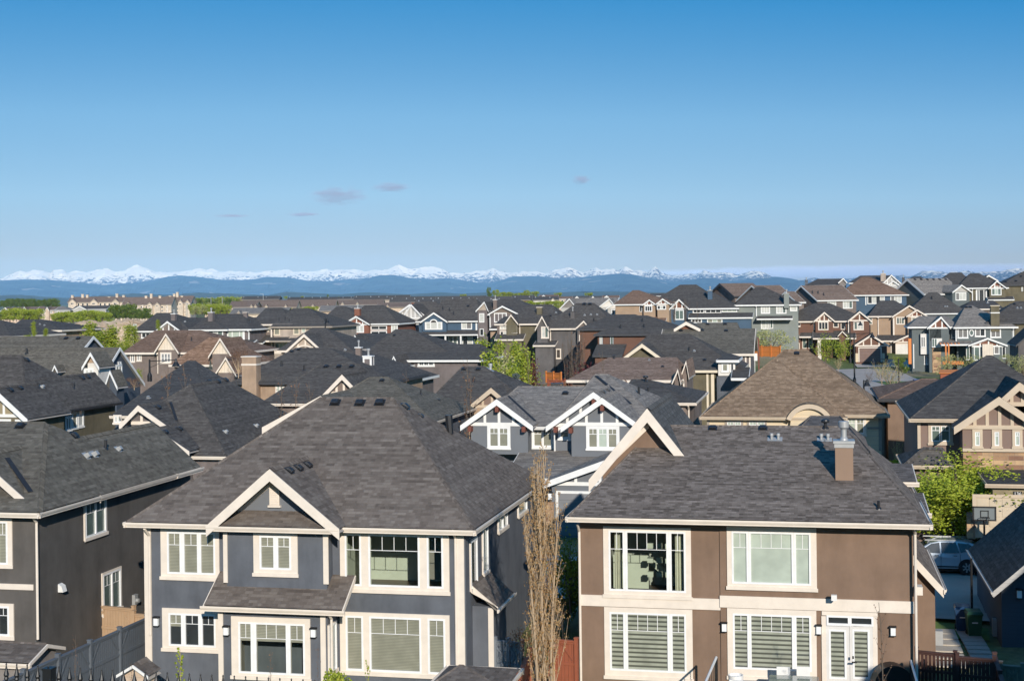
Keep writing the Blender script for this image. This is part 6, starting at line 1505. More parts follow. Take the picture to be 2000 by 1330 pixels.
tree('aspen', 1054, 862, 47, 'tall bare columnar aspen with orange buds between the slate and brown houses', .76, vb=1400)
tree('green1', 1112, 1030, 60, 'leafy green tree in the narrow gap behind the bare columnar aspen', .8, vb=1190)
tree('deep0', 1108, 1085, 62, 'dark green bush in the shaded gap between the slate and brown houses', .8, cat='bush', name='bush', vb=1215)
tree('bright1', 1780, 884, 79, 'yellow green bush beside the bushy green tree, next to the narrow brown house', .95, vb=1060, cat='bush', name='bush')
tree('bright0', 1845, 1040, 76, 'low green bush under the bushy green tree by the car', 1.2, vb=1082, cat='bush', name='bush')
tree('barepale', 1752, 850, 88, 'thin leafless tree before the narrow brown house', .5, vb=930)
tree('bare0', 1098, 1130, 57, 'thin bare shrub with red buds beside the rust red fence', .5, cat='bush', name='bush', vb=1250)
tree('rust', 1020, 1215, 52, 'bare twiggy shrub beside the grey gate', .5, cat='bush', name='bush', vb=1330)
# yard between rows, centre
Y = [('col0', 975, 655, 185, 'bright green slender tree in the middle yard, beside the olive tan house'), ('green0', 952, 690, 175, 'bright green tree just beyond the plain mauve wall'), ('col1', 940, 650, 190, 'slender yellow green tree before the deep blue house'), ('pale0', 985, 688, 160, 'broad pale green tree in flower, in the middle yard'), ('green2', 1022, 690, 165, 'green tree before the grey bay house'), ('col2', 1000, 662, 180, 'slim green poplar close to the bay of the olive tan house'),
     ('col1', 956, 668, 150, 'bright yellow green poplar beside the corner of the plain mauve wall'), ('col0', 1022, 668, 158, 'bright yellow green poplar between the pale flowering tree and the plum tree'), ('col2', 990, 705, 140, 'short yellow green tree behind the blue spruce'), ('sap0', 968, 668, 152, 'tall thin bare sapling among the yellow green poplars of the middle yard'), ('sap2', 1031, 676, 150, 'thin bare sapling close to the plum coloured tree'), ('sap1', 1125, 668, 146, 'thin bare sapling before the balcony of the dark grey house'), ('plum', 1040, 695, 160, 'dark red leaved columnar tree in the middle yard'), ('aspenfar0', 1112, 640, 150, 'tall bare grey poplar before the dark grey house'), ('aspenfar1', 1133, 636, 152, 'second tall bare poplar, beside the balcony of the dark grey house'), ('plumwide', 1150, 705, 150, 'low plum coloured shrub under the white balcony doors'), ('spruce', 1008, 728, 125, 'small blue spruce rising behind the tan timbered gable'), ('rust', 1050, 735, 128, 'rust coloured bare shrub before the orange shed'),
     ('sap0', 908, 700, 100, 'tall bare sapling standing before the charcoal hip roof'), ('sap1', 917, 730, 99, 'shorter bare sapling beside the tall one at the charcoal hip roof'), ('sap2', 1180, 688, 121, 'thin bare sapling against the rosy brown roof'), ('bare1', 1172, 712, 121, 'small leafless tree against the rosy brown roof'),
     ('sap0', 546, 738, 102, 'bare sapling before the grey house with the tan chimney behind'), ('sap1', 576, 742, 101, 'bare sapling in the middle of the row of three'), ('sap2', 607, 748, 100, 'bare sapling beside the cream gable'), ('sap1', 325, 722, 98, 'thin bare sapling sticking up over the charcoal hip roof'), ('sap2', 361, 715, 98, 'second thin bare sapling over the charcoal hip roof'), ('sap0', 790, 722, 118, 'bare brown shrub against the plain mauve wall')]
for q in Y: tree(*q[:5], w={'sap': 1.0, 'asp': .6, 'col': 1.15, 'pal': .85, 'gre': .75}.get(q[0][:3], 1.1))
tree('pale1', 1905, 690, 192, 'big pale leaved bush before the oval window house', 1.3, vb=738, cat='bush', name='bush')
tree('pale0', 1850, 690, 195, 'pale flowering bush beside the orange porch', 1.3, vb=733, cat='bush', name='bush')
Z = [('green1', 1612, 642, 205, 'green tree in front of the chestnut house porch', .9, 715), ('green2', 1640, 650, 203, 'second green tree, nearer the brown garage door', .9, 712), ('barepale', 1637, 695, 190, 'pale twiggy tree on the grass verge below the green trees', 1.0, 728), ('bare0', 1697, 715, 165, 'small dark leafless tree on the kerb of the curving road', .9, 757), ('barepale', 1740, 702, 168, 'wide pale leafless bush beside the curving road', 1.5, 770), ('barepale', 1722, 700, 172, 'pale leafless bush behind the small dark tree', 1.3, 755),
     ('deep1', 1762, 697, 190, 'round dark green bush at the corner of the grey green house', .8, 731), ('green0', 1752, 690, 215, 'white and green flowering tree before the tan garage', .9, 722), ('pale1', 1505, 640, 205, 'pale green bush behind the orange fence', 1.7, 690), ('pale0', 1486, 642, 210, 'pale green bush beside the sage green house', 1.5, 692), ('pale1', 1998, 690, 175, 'pale bush at the far end of the grey green house', 1.2, 735), ('pale0', 1965, 690, 180, 'green shrub by the porch of the grey green house', 1.2, 715), ('aspenfar0', 1316, 587, 205, 'golden bare poplar before the russet gable', 1.0, 628), ('aspenfar1', 1338, 582, 205, 'second golden bare poplar beside the russet gable', 1.0, 628), ('sap0', 1361, 588, 200, 'thin bare tree before the clerestory windows', 1.0, 640)]
for kx, u, v, d, lb, w_, vb in Z: tree(kx, u, v, d, lb, w_, vb=vb)
# by the sand bank
S = [('col0', 177, 622, 210, 'yellow green poplar before the sand bank, first of the loose row', .9, 700), ('col1', 192, 640, 208, 'yellow green bushy poplar before the sand bank, beside the first', 1.3, 705), ('col2', 210, 645, 206, 'small yellow green tree in the middle before the sand bank', 1.4, 705), ('col0', 223, 630, 206, 'taller yellow green tree before the sand bank', 1.1, 705), ('green2', 236, 655, 204, 'bright green bush touching the brown roof', 1.0, 700), ('col1', 250, 628, 210, 'slender tree at the end of the sand bank', .9, 690), ('col2', 263, 632, 212, 'slim green tree before the white gabled taupe house', .8, 680),
     ('col1', 55, 650, 168, 'green tree beside the tan stucco house', 1.2, 690), ('col0', 66, 625, 172, 'slim tree in front of the tan corner', .7, 660), ('col2', 88, 640, 170, 'thin yellow tree before the dark roofed house', 1.2, 660), ('col0', 310, 622, 180, 'green tree before the white gable of dark panels', .8, 650),
     ('green0', 270, 715, 140, 'bright green tree beside the lamp post and brown roofed house', .9, 745), ('rust', 262, 735, 134, 'rust coloured bush beside the slate blue gable', 1.2, 760), ('spruce', 411, 702, 150, 'little spruce at the foot of the cream gable', .8, 722), ('rust', 465, 680, 150, 'rusty bare tree beside the tan chimney', .7, 735), ('pale0', 520, 685, 178, 'yellow green shrubs beside the beige house', 1.4, 705)]
for kx, u, v, d, lb, w_, vb in S: tree(kx, u, v, d, lb, w_*(1.9 if kx[:3] == 'col' else 1), vb=vb)
# distant belts: every crown a tree
GB = 'trees of the distant green belt'
for i in range(22): tree('deep%d' % (i % 2), 2+i*5.2, 583+rnd.uniform(-2, 2.5)+(2 if i < 3 else 0), 980+rnd.uniform(-20, 60), 'dark green tree in the far belt beyond the small houses', 1.0, GB, vb=601)
for i in range(13): tree('bright%d' % (i % 2), 1+i*6.2, 602+rnd.uniform(-2, 2)+(4 if i < 3 else 0), 430+rnd.uniform(-15, 15), 'rounded bright green tree in the hedge before the far small houses', 1.0, 'hedge trees before the small houses', vb=627)
for i in range(19): tree('bright%d' % (i % 2), 108+i*5.8, 609+rnd.uniform(-2, 2)-(3 if 9 < i < 16 else 0), 440+rnd.uniform(-15, 15), 'green tree in the thicket along the top of the sand bank', 1.0, 'thicket on the sand bank', vb=632)
for i in range(14): tree('deep%d' % (i % 2), 218+i*5.4, 594+rnd.uniform(-2, 3)+(8 if i > 7 else 0), 520+rnd.uniform(-15, 15), 'green tree standing before the cream apartment block', 1.0, 'trees before the apartment block', vb=624)
for i in range(22): tree(('bright0', 'green1', 'deep0', 'barepale')[i % 4], 378+i*4.8, 579+rnd.uniform(-2, 3), 900+rnd.uniform(-30, 30), 'tree of the sparse birch wood beyond the apartment blocks', 1.1, 'birch wood', vb=600)
for i in range(16): tree(('bright0', 'pale0', 'bright1')[i % 3], 377+i*4.4, 593+rnd.uniform(-3, 4), 500+rnd.uniform(-20, 20), 'yellow green scrub tree on the slope beside the apartment blocks', 1.0, 'scrub below the birch wood', vb=616)
for i in range(24): tree('bright%d' % (i % 2), 1005+i*8.5, 588+rnd.uniform(-2, 3), 560+rnd.uniform(-20, 20), 'light green shrub on the bank beyond the grey gabled house', 1.1, 'shrubs on the green bank', vb=604, cat='bush', name='bush')
for i in range(10): tree('bright%d' % (i % 2), 975+i*6, 571+rnd.uniform(-2, 2), 950, 'round green tree on the skyline beyond the dark terraces', 1.0, 'skyline trees', vb=582)
tree('deep1', 955, 560, 800, 'tall pointed tree standing up on the skyline', .55, vb=582); tree('bright0', 968, 565, 820, 'round green tree next to the tall pointed one', .9, vb=582); tree('bright0', 1028, 566, 950, 'single round tree on the plain skyline', .9, vb=580); tree('deep0', 640, 574, 1100, 'pair of dark spruces on the skyline', .5, vb=584)
for q in ((558, 578), (590, 578), (905, 574), (1043, 568), (1090, 571), (1150, 571), (660, 579)): tree('bright1', q[0], q[1], 1000, 'small green tree on the far skyline', 1.0, 'scattered skyline trees', vb=585)
for i in range(9): tree('bright%d' % (i % 2), 556+i*7.5, 598+rnd.uniform(-2, 2)+(4 if i < 5 else 0), 455, 'low green bush before the cream gabled terraces', 1.0, 'bushes before the terraces', vb=612, cat='bush', name='bush')
# near twigs at the foot of the picture
tree('sapgreen', 350, 1265, 40, 'young green leafed sapling in front of the dining windows', 1.0, vb=1420); tree('sap0', 145, 1240, 44, 'bare sapling before the grey board fence', .8, vb=1420); tree('sap1', 528, 1270, 42, 'bare twig beside the patio window', .8, vb=1420); tree('sapgreen', 718, 1288, 42, 'thin sapling before the lower blinds', .6, vb=1420)
tree('bright1', 648, 1308, 45, 'green shrub at the foot of the cream corner board', .8, vb=1400, cat='bush', name='bush'); tree('sap2', 1722, 1180, 44, 'young budding tree before the glazed doors', 1.0, vb=1480); tree('sap0', 255, 1290, 41, 'bare twig before the tiny playhouse', .8, vb=1420); tree('sap1', 620, 1260, 41.5, 'bare twig beside the patio lamp', .5, vb=1420)

# ================================================================== sand bank
def mound(label, pts, d, depth):
    mb = MB(); nu, nv = 70, 14; rows_ = []
    u0, u1 = pts[0][0], pts[-1][0]
    for j in range(nv+1):
        t = j/nv; row_ = []
        for i in range(nu+1):
            u = u0+(u1-u0)*i/nu; top = P(u, interp(pts, u), d); z0 = G(top.x, d)-.3
            y = d-depth*.55+depth*t*1.1; f = math.sin(min(1, t*1.15)*math.pi*.55)**.8 if t < .87 else max(0, 1-(t-.87)/.13*1.3)
            n = noise.fractal(Vector((u*.09, y*.15, 2.2)), 1.0, 2.0, 4)
            row_.append(Vector((top.x*y/d, y, z0+(top.z-z0)*f+n*.7*f*min(1, t*4))))
        rows_.append(row_)
    for j in range(nv):
        for i in range(nu): mb.poly([rows_[j][i], rows_[j][i+1], rows_[j+1][i+1], rows_[j+1][i]])
    m = NT('sandy_soil'); v = m.obj(); c = m.ramp(m.noise(v, .35, 6, .65), [(.32, (.36, .23, .13)), (.5, (.6, .42, .26)), (.7, (.7, .54, .37))]); m.base(c); m.set(Roughness=.95); m.bump(m.noise(v, 1.6, 5), .25)
    o = mb.build('sand_bank', m.mat, smooth=True); tag(o, label, 'sand bank'); return o
mound('long pale sand and soil bank behind the yellow green trees', [(84, 634), (95, 631), (112, 630), (130, 632), (142, 634), (152, 630), (166, 626), (182, 626), (198, 629), (215, 629), (225, 625), (240, 623.5), (262, 624), (285, 626)], 395, 16)
mound('sandy strip of bare ground beside the birch wood', [(400, 606), (415, 602), (440, 601), (462, 604)], 640, 14)

# ================================================================== fences, gates
FG = plain('grey_blue_fence_paint', (.105, .12, .14), .7); FT = plain('cedar_tan_boards', (.45, .3, .18), .8); FR = plain('rust_red_boards', (.3, .085, .04), .75); FO = plain('orange_cedar', (.6, .2, .045), .7); FD = plain('dark_brown_boards', (.06, .025, .02), .7); FL = plain('pale_grey_fence', (.2, .22, .245), .7); FW = plain('weathered_boards', (.25, .2, .15), .85)
def fence(name, label, p0, p1, ztop, zbot, mat, n, cat='fence', brace=True, gap=.012, cap=True, bw=.14, posts=True):
    p0, p1 = Vector((p0.x, p0.y, 0)), Vector((p1.x, p1.y, 0)); d = p1-p0; L = d.length; ang = math.atan2(d.y, d.x)
    e = empty(name, (p0.x, p0.y, zbot), ang, label, cat); H_ = ztop-zbot; mb = MB(); x = 0
    while x < L-.02: mb.box(x+gap/2, min(L, x+bw)-gap/2, -.012, .012, .08, H_-.08); x += bw
    for z in (.12, H_*.5, H_-.16): mb.box(0, L, -.05, -.013, z, z+.1)
    mb.build('board_panel', mat, e)
    if cap: mb = MB(); mb.box(-.02, L+.02, -.09, .06, H_-.079, H_-.03); mb.build('cap_rail', mat, e)
    for i in range(n+1):
        if not posts: break
        x = L*i/n; mb = MB(); mb.box(x-.06, x+.06, -.1, .05, 0, H_+.06); mb.box(x-.075, x+.075, -.115, .065, H_+.061, H_+.1); mb.build('post', mat, e)
    if brace:
        mb = MB()
        for i in range(n):
            xa, xb = L*i/n+.07, L*(i+1)/n-.07
            for sx, x0 in ((1, xa), (-1, xb)): mb.prism([(x0, -.06, H_-.75), (x0+sx*.09, -.06, H_-.75), (x0+sx*.55, -.06, H_-.17), (x0+sx*.44, -.06, H_-.17)], (0, .012, 0))
        mb.build('brace', mat, e)
    return e
a, b = P(-30, 1325, 45.5), P(286, 1204, 55.5)
fence('board_fence', 'grey blue board fence with posts and angled braces leading to the slate house', a, b, 3.2, 1.2, FG, 5)
fence('board_gate', 'new tan cedar gate beside the charcoal stucco wall', P(183, 1190, 58), P(262, 1190, 57.2), 3.2, 1.3, FT, 1, cat='gate'); fence('board_fence', 'short tan cedar fence panel beside the tan gate', P(262, 1194, 57.0), P(288, 1194, 56.8), 3.05, 1.3, FT, 1, brace=False)
fence('board_gate', 'pale grey gate between the slate house and the bare aspen', P(968, 1252, 52.5), P(1020, 1254, 52), 2.9, 1.0, FL, 2, cat='gate')
fence('board_fence', 'rust red fence running towards the slate house', P(985, 1335, 45), P(1034, 1280, 51.8), 2.65, .9, FR, 2)
fence('board_gate', 'rust red gate at the corner of the brown house', P(1075, 1256, 52.6), P(1126, 1254, 52.2), 2.9, 1.0, FR, 1, cat='gate')
fence('board_fence', 'dark brown picket fence with gaps beside the glazed doors', P(1790, 1285, 53.0), P(1866, 1284, 52.4), 2.2, .6, FD, 1, brace=False, gap=.05); fence('board_gate', 'dark brown gate joined to the picket fence', P(1870, 1288, 52.3), P(1942, 1290, 51.8), 2.15, .6, FD, 1, cat='gate', gap=.02)
fence('board_fence', 'dark brown fence running along the shaded garage', P(1944, 1285, 52.5), P(1966, 1335, 47.5), 2.1, .5, FD, 2, brace=False)
fence('board_fence', 'weathered fence at the foot of the shaded garage', P(1955, 1303, 52), P(2040, 1306, 51.4), 1.9, .3, FW, 2)
fence('board_fence', 'orange cedar fence beside the pale bushes on the slope', P(1470, 676, 190), P(1524, 676, 187), P(1500, 676, 188).z, P(1500, 698, 188).z, FO, 3, brace=False)
fence('board_fence', 'orange cedar fence panel in the middle yard', P(1067, 727, 150), P(1096, 726, 148), P(1080, 727, 149).z, P(1080, 748, 149).z, FO, 2, brace=False); fence('board_fence', 'dark stained fence below the orange panel', P(1070, 741, 140), P(1104, 741, 139), P(1085, 741, 140).z, P(1085, 760, 140).z, FR, 2, brace=False)
# ornamental iron fence on the ridge
e0, e1 = P(-60, 1300, 13.7), P(640, 1327, 12.85); d = Vector((e1.x-e0.x, e1.y-e0.y, 0)); L = d.length
e = empty('iron_fence', (e0.x, e0.y, 10.45), math.atan2(d.y, d.x), 'black iron fence with spear tips on the ridge, seen from above', 'fence')
zt = 12.06-10.45; x = .02; mb = MB(); off = (P(14, 1297, 13.6).x-e0.x) % .112
x = off
while x < L: 
    mb.box(x-.009, x+.009, -.009, .009, 0, zt-.15); mb.lathe([(.016, zt-.16), (.024, zt-.15), (.018, zt-.13), (.026, zt-.11), (.012, zt-.06), (.005, zt-.02), (.009, zt-.012), (.003, zt)], (x, 0, 0), 8); x += .112
o = mb.build('picket', M['black'], e); o['kind'] = 'stuff'
mb = MB(); mb.box(0, L, -.012, .012, zt-.3, zt-.27); mb.box(0, L, -.012, .012, .15, .18); mb.build('rail', M['black'], e)
px_ = P(104, 1303, 13.55).x-e0.x; mb = MB(); mb.box(px_-.045, px_+.045, -.045, .045, -.2, zt-.04); mb.box(px_-.05, px_+.05, -.05, .05, zt-.039, zt-.02); mb.build('post', M['black'], e)

# ================================================================== parked car, bins, hoop, lamps
def car(loc, rz, label):
    e = empty('parked_car', loc, rz, label, 'car')
    prof = [(-2.3,.42),(-2.34,.6),(-2.28,.78),(-2.1,.88),(-1.35,1.0),(-1.15,1.06),(-.35,1.53),(.1,1.64),(.9,1.66),(1.6,1.6),(2.02,1.42),(2.24,1.12),(2.3,.95),(2.33,.62),(2.28,.42),(1.95,.32),(-1.95,.32)]
    mb = MB(); st = [(-.9,.95),(-.86,.99),(-.7,1.0),(0,1.01),(.7,1.0),(.86,.99),(.9,.95)]; n = len(prof); vs = []
    for y, s_ in st:
        for (x, z) in prof:
            ty = y*(1-.2*max(0, z-1.0)/.66); vs.append((x*s_, ty, .32+(z-.32)*(s_ if z > .9 else 1)))
    fs = [(i*n+j, i*n+(j+1) % n, (i+1)*n+(j+1) % n, (i+1)*n+j) for i in range(len(st)-1) for j in range(n)]+[tuple(range(n)), tuple(range((len(st)-1)*n, len(st)*n))]
    mb.mesh(vs, fs); paintm = NT('silver_blue_paint'); paintm.base((.55, .6, .66)); paintm.set(Metallic=.35, Roughness=.25); paintm.b.inputs['Coat Weight'].default_value = 1
    o = mb.build('body', paintm.mat, e); o.modifiers.new('bevel', 'BEVEL').width = .04
    sy_ = lambda z: -(.915*(1-.2*max(0, z-1.0)/.66))-.006
    for name, poly in (('side_window', [(-.95,1.08),(-.3,1.5),(.1,1.57),(.12,1.06)]), ('side_window', [(.2,1.06),(.18,1.575),(.9,1.58),(1.05,1.08)]), ('side_window', [(1.12,1.09),(.98,1.57),(1.5,1.52),(1.85,1.3)])):
        for sg in (1, -1):
            mb = MB(); mb.poly([(x, sg*sy_(z), z) for x, z in poly]); mb.build(name, M['g_dark'], e)
    mb = MB(); mb.poly([(2.08,-.6,1.38),(2.08,.6,1.38),(2.27,.68,1.08),(2.27,-.68,1.08)]); mb.build('rear_window', M['g_dark'], e)
    mb = MB(); mb.poly([(-1.2,-.68,1.07),(-1.2,.68,1.07),(-.42,.6,1.52),(-.42,-.6,1.52)]); mb.build('windscreen', M['g_dark'], e)
    red = plain('tail_light_red', (.4, .02, .02), .2)
    for sg in (1, -1):
        mb = MB(); mb.box(2.16, 2.31, sg*.6, sg*.85, .9, 1.1); mb.build('tail_light', red, e)
        mb = MB(); mb.box(-2.29, -2.12, sg*.5, sg*.82, .68, .82); mb.build('headlight', M['lampglass'], e)
        mb = MB(); mb.box(-.65, -.5, sg*.9, sg*1.08, 1.05, 1.2); mb.build('mirror', paintm.mat, e)
        mb = MB(); mb.box(-.6, 1.7, sg*.58, sg*.62, 1.63, 1.69); mb.build('roof_rail', M['galv'], e)
    mb = MB()
    for x0 in (.16, 1.1, -.95): mb.box(x0-.008, x0+.008, -.925, -.905, .42, 1.03)
    for x0 in (-.05, .85): mb.box(x0-.1, x0+.1, -.945, -.92, .93, .96)
    mb.box(-1.2, 1.2, -.93, -.9, .36, .42); mb.build('door_line', M['black'], e)
    for x0 in (-1.42, 1.42):
        for sg in (1, -1):
            mb = MB(); y0 = sg*.9; ring = lambda r0, y: [(x0+r0*math.cos(t), y, .36+r0*math.sin(t)) for t in [2*math.pi*i/28 for i in range(28)]]
            mb.prism(ring(.43, sg*.82), (0, sg*.1, 0)); mb.build('wheel_arch', M['black'], e)
            mb = MB(); mb.prism(ring(.36, sg*.74), (0, sg*.2, 0)); wt = mb.build('wheel', M['black'], e)
            mb = MB(); mb.prism(ring(.25, sg*.945), (0, sg*.012, 0)); mb.build('rim', M['vent'], wt)
            mb = MB()
            for i in range(7):
                t = 2*math.pi*i/7; c_, s_ = math.cos(t), math.sin(t); mb.prism([(x0+c_*.05-s_*.035, sg*.962, .36+s_*.05+c_*.035), (x0+c_*.24-s_*.05, sg*.962, .36+s_*.24+c_*.05), (x0+c_*.24+s_*.02, sg*.962, .36+s_*.24-c_*.02), (x0+c_*.05+s_*.035, sg*.962, .36+s_*.05-c_*.035)], (0, sg*.02, 0))
            mb.prism(ring(.27, sg*.958)[::1], (0, sg*.004, 0)) if False else None
            mb.build('spoke', M['galv'], wt)
    return e
rw = onz(1889, 1122, 1.3); ang = -R(12)
car((rw.x-1.42*math.cos(ang)-.9*-math.sin(ang)*-1, rw.y-1.42*math.sin(ang)+.85, 1.3), ang, 'silver blue crossover car parked side on beneath the bushy green tree')
def bin_(loc, rz, body, lid, label):
    e = empty('wheelie_bin', loc, rz, label, 'bin', 'wheelie bins')
    mb = MB(); lo = [(-.24,-.26,.06),(.24,-.26,.06),(.24,.26,.06),(-.24,.26,.06)]; hi = [(-.31,-.36,1.0),(.31,-.36,1.0),(.31,.36,1.0),(-.31,.36,1.0)]
    mb.mesh(lo+hi, [(0,1,2,3),(0,1,5,4),(1,2,6,5),(2,3,7,6),(3,0,4,7),(4,5,6,7)]); mb.box(-.33, .33, -.38, .38, .95, 1.0); mb.build('body', body, e)
    mb = MB(); mb.mesh([(-.34,-.42,1.005),(.34,-.42,1.005),(.34,.36,1.005),(-.34,.36,1.005),(-.28,-.34,1.1),(.28,-.34,1.1),(.3,.34,1.12),(-.3,.34,1.12)], [(0,1,2,3),(4,5,6,7),(0,1,5,4),(1,2,6,5),(2,3,7,6),(3,0,4,7)]); mb.build('lid', lid, e)
    mb = MB(); mb.tube((-.3, .44, 1.0), (.3, .44, 1.0), .025); mb.build('handle', M['black'], e)
    mb = MB(); mb.box(-.12, .12, -.325, -.315, .62, .8); mb.build('sticker', M['white'], e)
    for sx in (-.27, .27): mb = MB(); mb.tube((sx-.03, .3, .12), (sx+.03, .3, .12), .12, n=14); mb.build('wheel', M['black'], e)
BG = plain('green_plastic', (.02, .075, .03), .45); BB = plain('blue_plastic', (.015, .05, .12), .4); BK = plain('black_plastic', (.015, .018, .022), .45)
q = onz(1902, 1238, 1.05); bin_((q.x, q.y, G(q.x, q.y)), R(-8), BG, BG, 'green wheelie bin with a white sticker, beside the blue lidded bin')
q = onz(1884, 1230, 1.05); bin_((q.x, q.y+.3, G(q.x, q.y)), R(-14), BB, BB, 'blue lidded wheelie bin next to the green bin')
q = onz(1730, 712, 3.4); bin_((q.x, q.y, G(q.x, q.y)), R(20), BK, BK, 'black wheelie bin standing beside the brown garage on the hill')
# basketball hoop
p = P(1923, 1010, 70.5); z0 = G(p.x, p.y); s_ = 70.5/F
e = empty('basketball_hoop', (p.x, p.y, z0), -R(12), 'portable basketball hoop with black framed backboard before the tan garage door', 'basketball hoop')
zc = P(1923, 1003, 70.5).z-z0; mb = MB(); mb.tube((0, .3, 0), (0, .15, zc), .05, n=8); mb.box(-.35, .35, .1, 1.0, 0, .18); mb.build('pole', M['black'], e)
mb = MB(); w_, h_ = .56, .36
for (a0, a1, b0, b1) in ((-w_, w_, h_-.07, h_), (-w_, w_, -h_, -h_+.07), (-w_, -w_+.07, -h_, h_), (w_-.07, w_, -h_, h_), (-.2, .2, .12, .16), (-.2, .2, -.2, -.16), (-.2, -.16, -.2, .16), (.16, .2, -.2, .16)): mb.box(a0, a1, 0, .04, zc+b0, zc+b1)
mb.build('backboard_frame', M['black'], e)
bm_ = NT('smoky_acrylic'); bm_.base((.2, .22, .22)); bm_.set(Roughness=.1); mb = MB(); mb.poly([(-w_, .03, zc-h_), (w_, .03, zc-h_), (w_, .03, zc+h_), (-w_, .03, zc+h_)]); mb.build('backboard', bm_.mat, e)
mb = MB(); pts = [(.22*math.cos(t), -.25+.22*math.sin(t), zc-.16) for t in [2*math.pi*i/16 for i in range(17)]]
for a, b in zip(pts[:-1], pts[1:]): mb.tube(a, b, .015, n=6); 
for a in pts[:-1:2]: mb.tube(a, (a[0]*.5, -.25+(a[1]+.25)*.5, zc-.5), .006, n=4)
mb.build('rim', M['black'], e)
p = P(1897, 1090, 61); z0 = G(p.x, p.y); mb = MB(); mb.tube((p.x, p.y, z0), (p.x, p.y, p.z), .05, n=10); mb.lathe([(.3, 0), (.32, .12), (.1, .16)], (p.x, p.y, z0), 12); tag(mb.build('steel_post', M['black']), 'bare black steel post rising behind the wheelie bins', 'post')
# street lamps
def lamp(u, vtop, d, vb, label, arm=1.2, heads=1):
    p = P(u, vtop, d); z0 = P(u, vb, d).z; e = empty('street_lamp', (p.x, p.y, z0), -R(12), label, 'street lamp', 'black street lamps'); H_ = p.z-z0; k = d/F
    mb = MB(); mb.tube((0, 0, 0), (0, 0, H_), .11, .07, n=10); mb.lathe([(.2, 0), (.2, .5), (.12, .7)], (0, 0, 0), 12); mb.build('pole', M['black'], e)
    for h in range(heads):
        sg = 1 if (h == 0) == (arm > 0) else -1; a = abs(arm)*sg
        mb = MB(); mb.tube((0, 0, H_-.15), (a, 0, H_-.05), .035, n=6); mb.tube((0, 0, H_-.7), (a*.6, 0, H_-.12), .02, n=6); mb.build('arm', M['black'], e)
        mb = MB(); mb.lathe([(.05, .1), (.1, 0), (.13, -.15), (.34, -.5), (.36, -.55)], (a, 0, H_-.05), 14); mb.build('lamp_head', M['black'], e)
lamp(1660, 628, 212, 709, 'black street lamp before the chestnut house porch', 1.5); lamp(1668, 650, 178, 748, 'tall black street lamp beside the curving road', 2.2); lamp(1755, 700, 172, 760, 'black street lamp by the grey green house lawn', -3.0)
lamp(1687, 742, 140, 775, 'black street lamp rising just over the tan shingle roof', .3); lamp(131, 636, 230, 665, 'black street lamp before the sand bank', 1.0); lamp(292, 702, 120, 745, 'black street lamp before the brown roofed house', 2.4); lamp(635, 622, 190, 660, 'black street lamp standing before the russet house', .3)
for u, v, d, vb, lb in ((412, 582, 600, 612, 'thin grey light mast beside the apartment wing'), (434, 580, 650, 606, 'thin light mast near the birch wood'), (365, 592, 560, 620, 'pale light mast before the stepped apartment wing'), (514, 574, 700, 588, 'curved light mast above the terraces')):
    p = P(u, v, d); z0 = P(u, vb, d).z; mb = MB(); mb.tube((p.x, p.y, z0), (p.x, p.y, p.z), .14, n=6); mb.tube((p.x, p.y, p.z-.1), (p.x-1.6, p.y, p.z), .1, n=6); tag(mb.build('light_mast', M['galv']), lb, 'light mast', 'far light masts')
# for-sale style board
p = P(1474, 697, 165); mb = MB(); mb.box(p.x-.3, p.x+.3, p.y-.02, p.y+.02, p.z-.45, p.z+.4); mb.tube((p.x, p.y, G(p.x, p.y)), (p.x, p.y, p.z), .04); tag(mb.build('sign_board', M['white']), 'small white sign board on a post by the orange fence', 'sign')

# ================================================================== deck of the brown house
dz = 1.0
c0 = f2.world(f2.pt(1440, 1330, -.4).x, -.4, 0); 
a0, a1 = f2.pt(1436, 1330, -.4).x, f2.pt(1784, 1330, -.4).x; rot = -f2.yaw
e = empty('timber_deck', (f2.ox, f2.oy, dz), rot, 'raised deck with a white rail behind the brown house', 'deck')
mb = MB(); mb.box(a0, a1, -3.2, -.42, -.16, 0); mb.build('platform', FW, e)
mb = MB(); mb.box(a0, a1, -3.2, -3.12, .9, .97); mb.box(a0, a1, -3.18, -3.14, .12, .16)
x = a0
while x < a1: mb.box(x-.012, x+.012, -3.17, -3.15, .16, .9); x += .13
mb.build('rail', M['white'], e)
for x in (a0, (a0*2+a1)/3, (a0+2*a1)/3, a1): mb = MB(); mb.box(x-.05, x+.05, -3.21, -3.11, -.9, .99); mb.build('post', M['white'], e)
# stair rails either side
for u0, v0, u1, v1, lb in ((1399, 1283, 1372, 1345, 'white and black stair rail at the foot of the brown house wall'), (1779, 1290, 1795, 1345, 'white stair rail beside the dark picket fence')):
    A, B = P(u0, v0, 51), P(u1, v1, 47); mb = MB(); mb.tube(A, B, .045, n=6); e2 = tag(mb.build('stair_rail', M['white']), lb, 'stair rail')
    mb = MB(); mb.tube(A, (A.x, A.y, A.z-1.6), .05, n=6); mb.tube(B, (B.x, B.y, B.z-1.6), .05, n=6)
    for i in range(1, 8): q = A.lerp(B, i/8); mb.tube(q, (q.x, q.y, q.z-1.0), .012, n=5)
    o = mb.build('baluster', M['black'], e2)
def chair(u, v, label):
    p = P(u, v, 51.7); e = empty('garden_chair', (p.x, p.y, dz), rot+R(180), label, 'chair', 'white garden chairs')
    mb = MB(); mb.box(-.24, .24, -.03, .02, .52, .95); mb.build('backrest', M['white'], e); mb = MB(); mb.box(-.25, .25, -.5, 0, .42, .46); mb.build('seat', M['white'], e)
    for sx in (-.22, .22):
        for sy2 in (-.46, -.03): mb = MB(); mb.box(sx-.02, sx+.02, sy2-.02, sy2+.02, 0, .419); mb.build('leg', M['galv'], e)
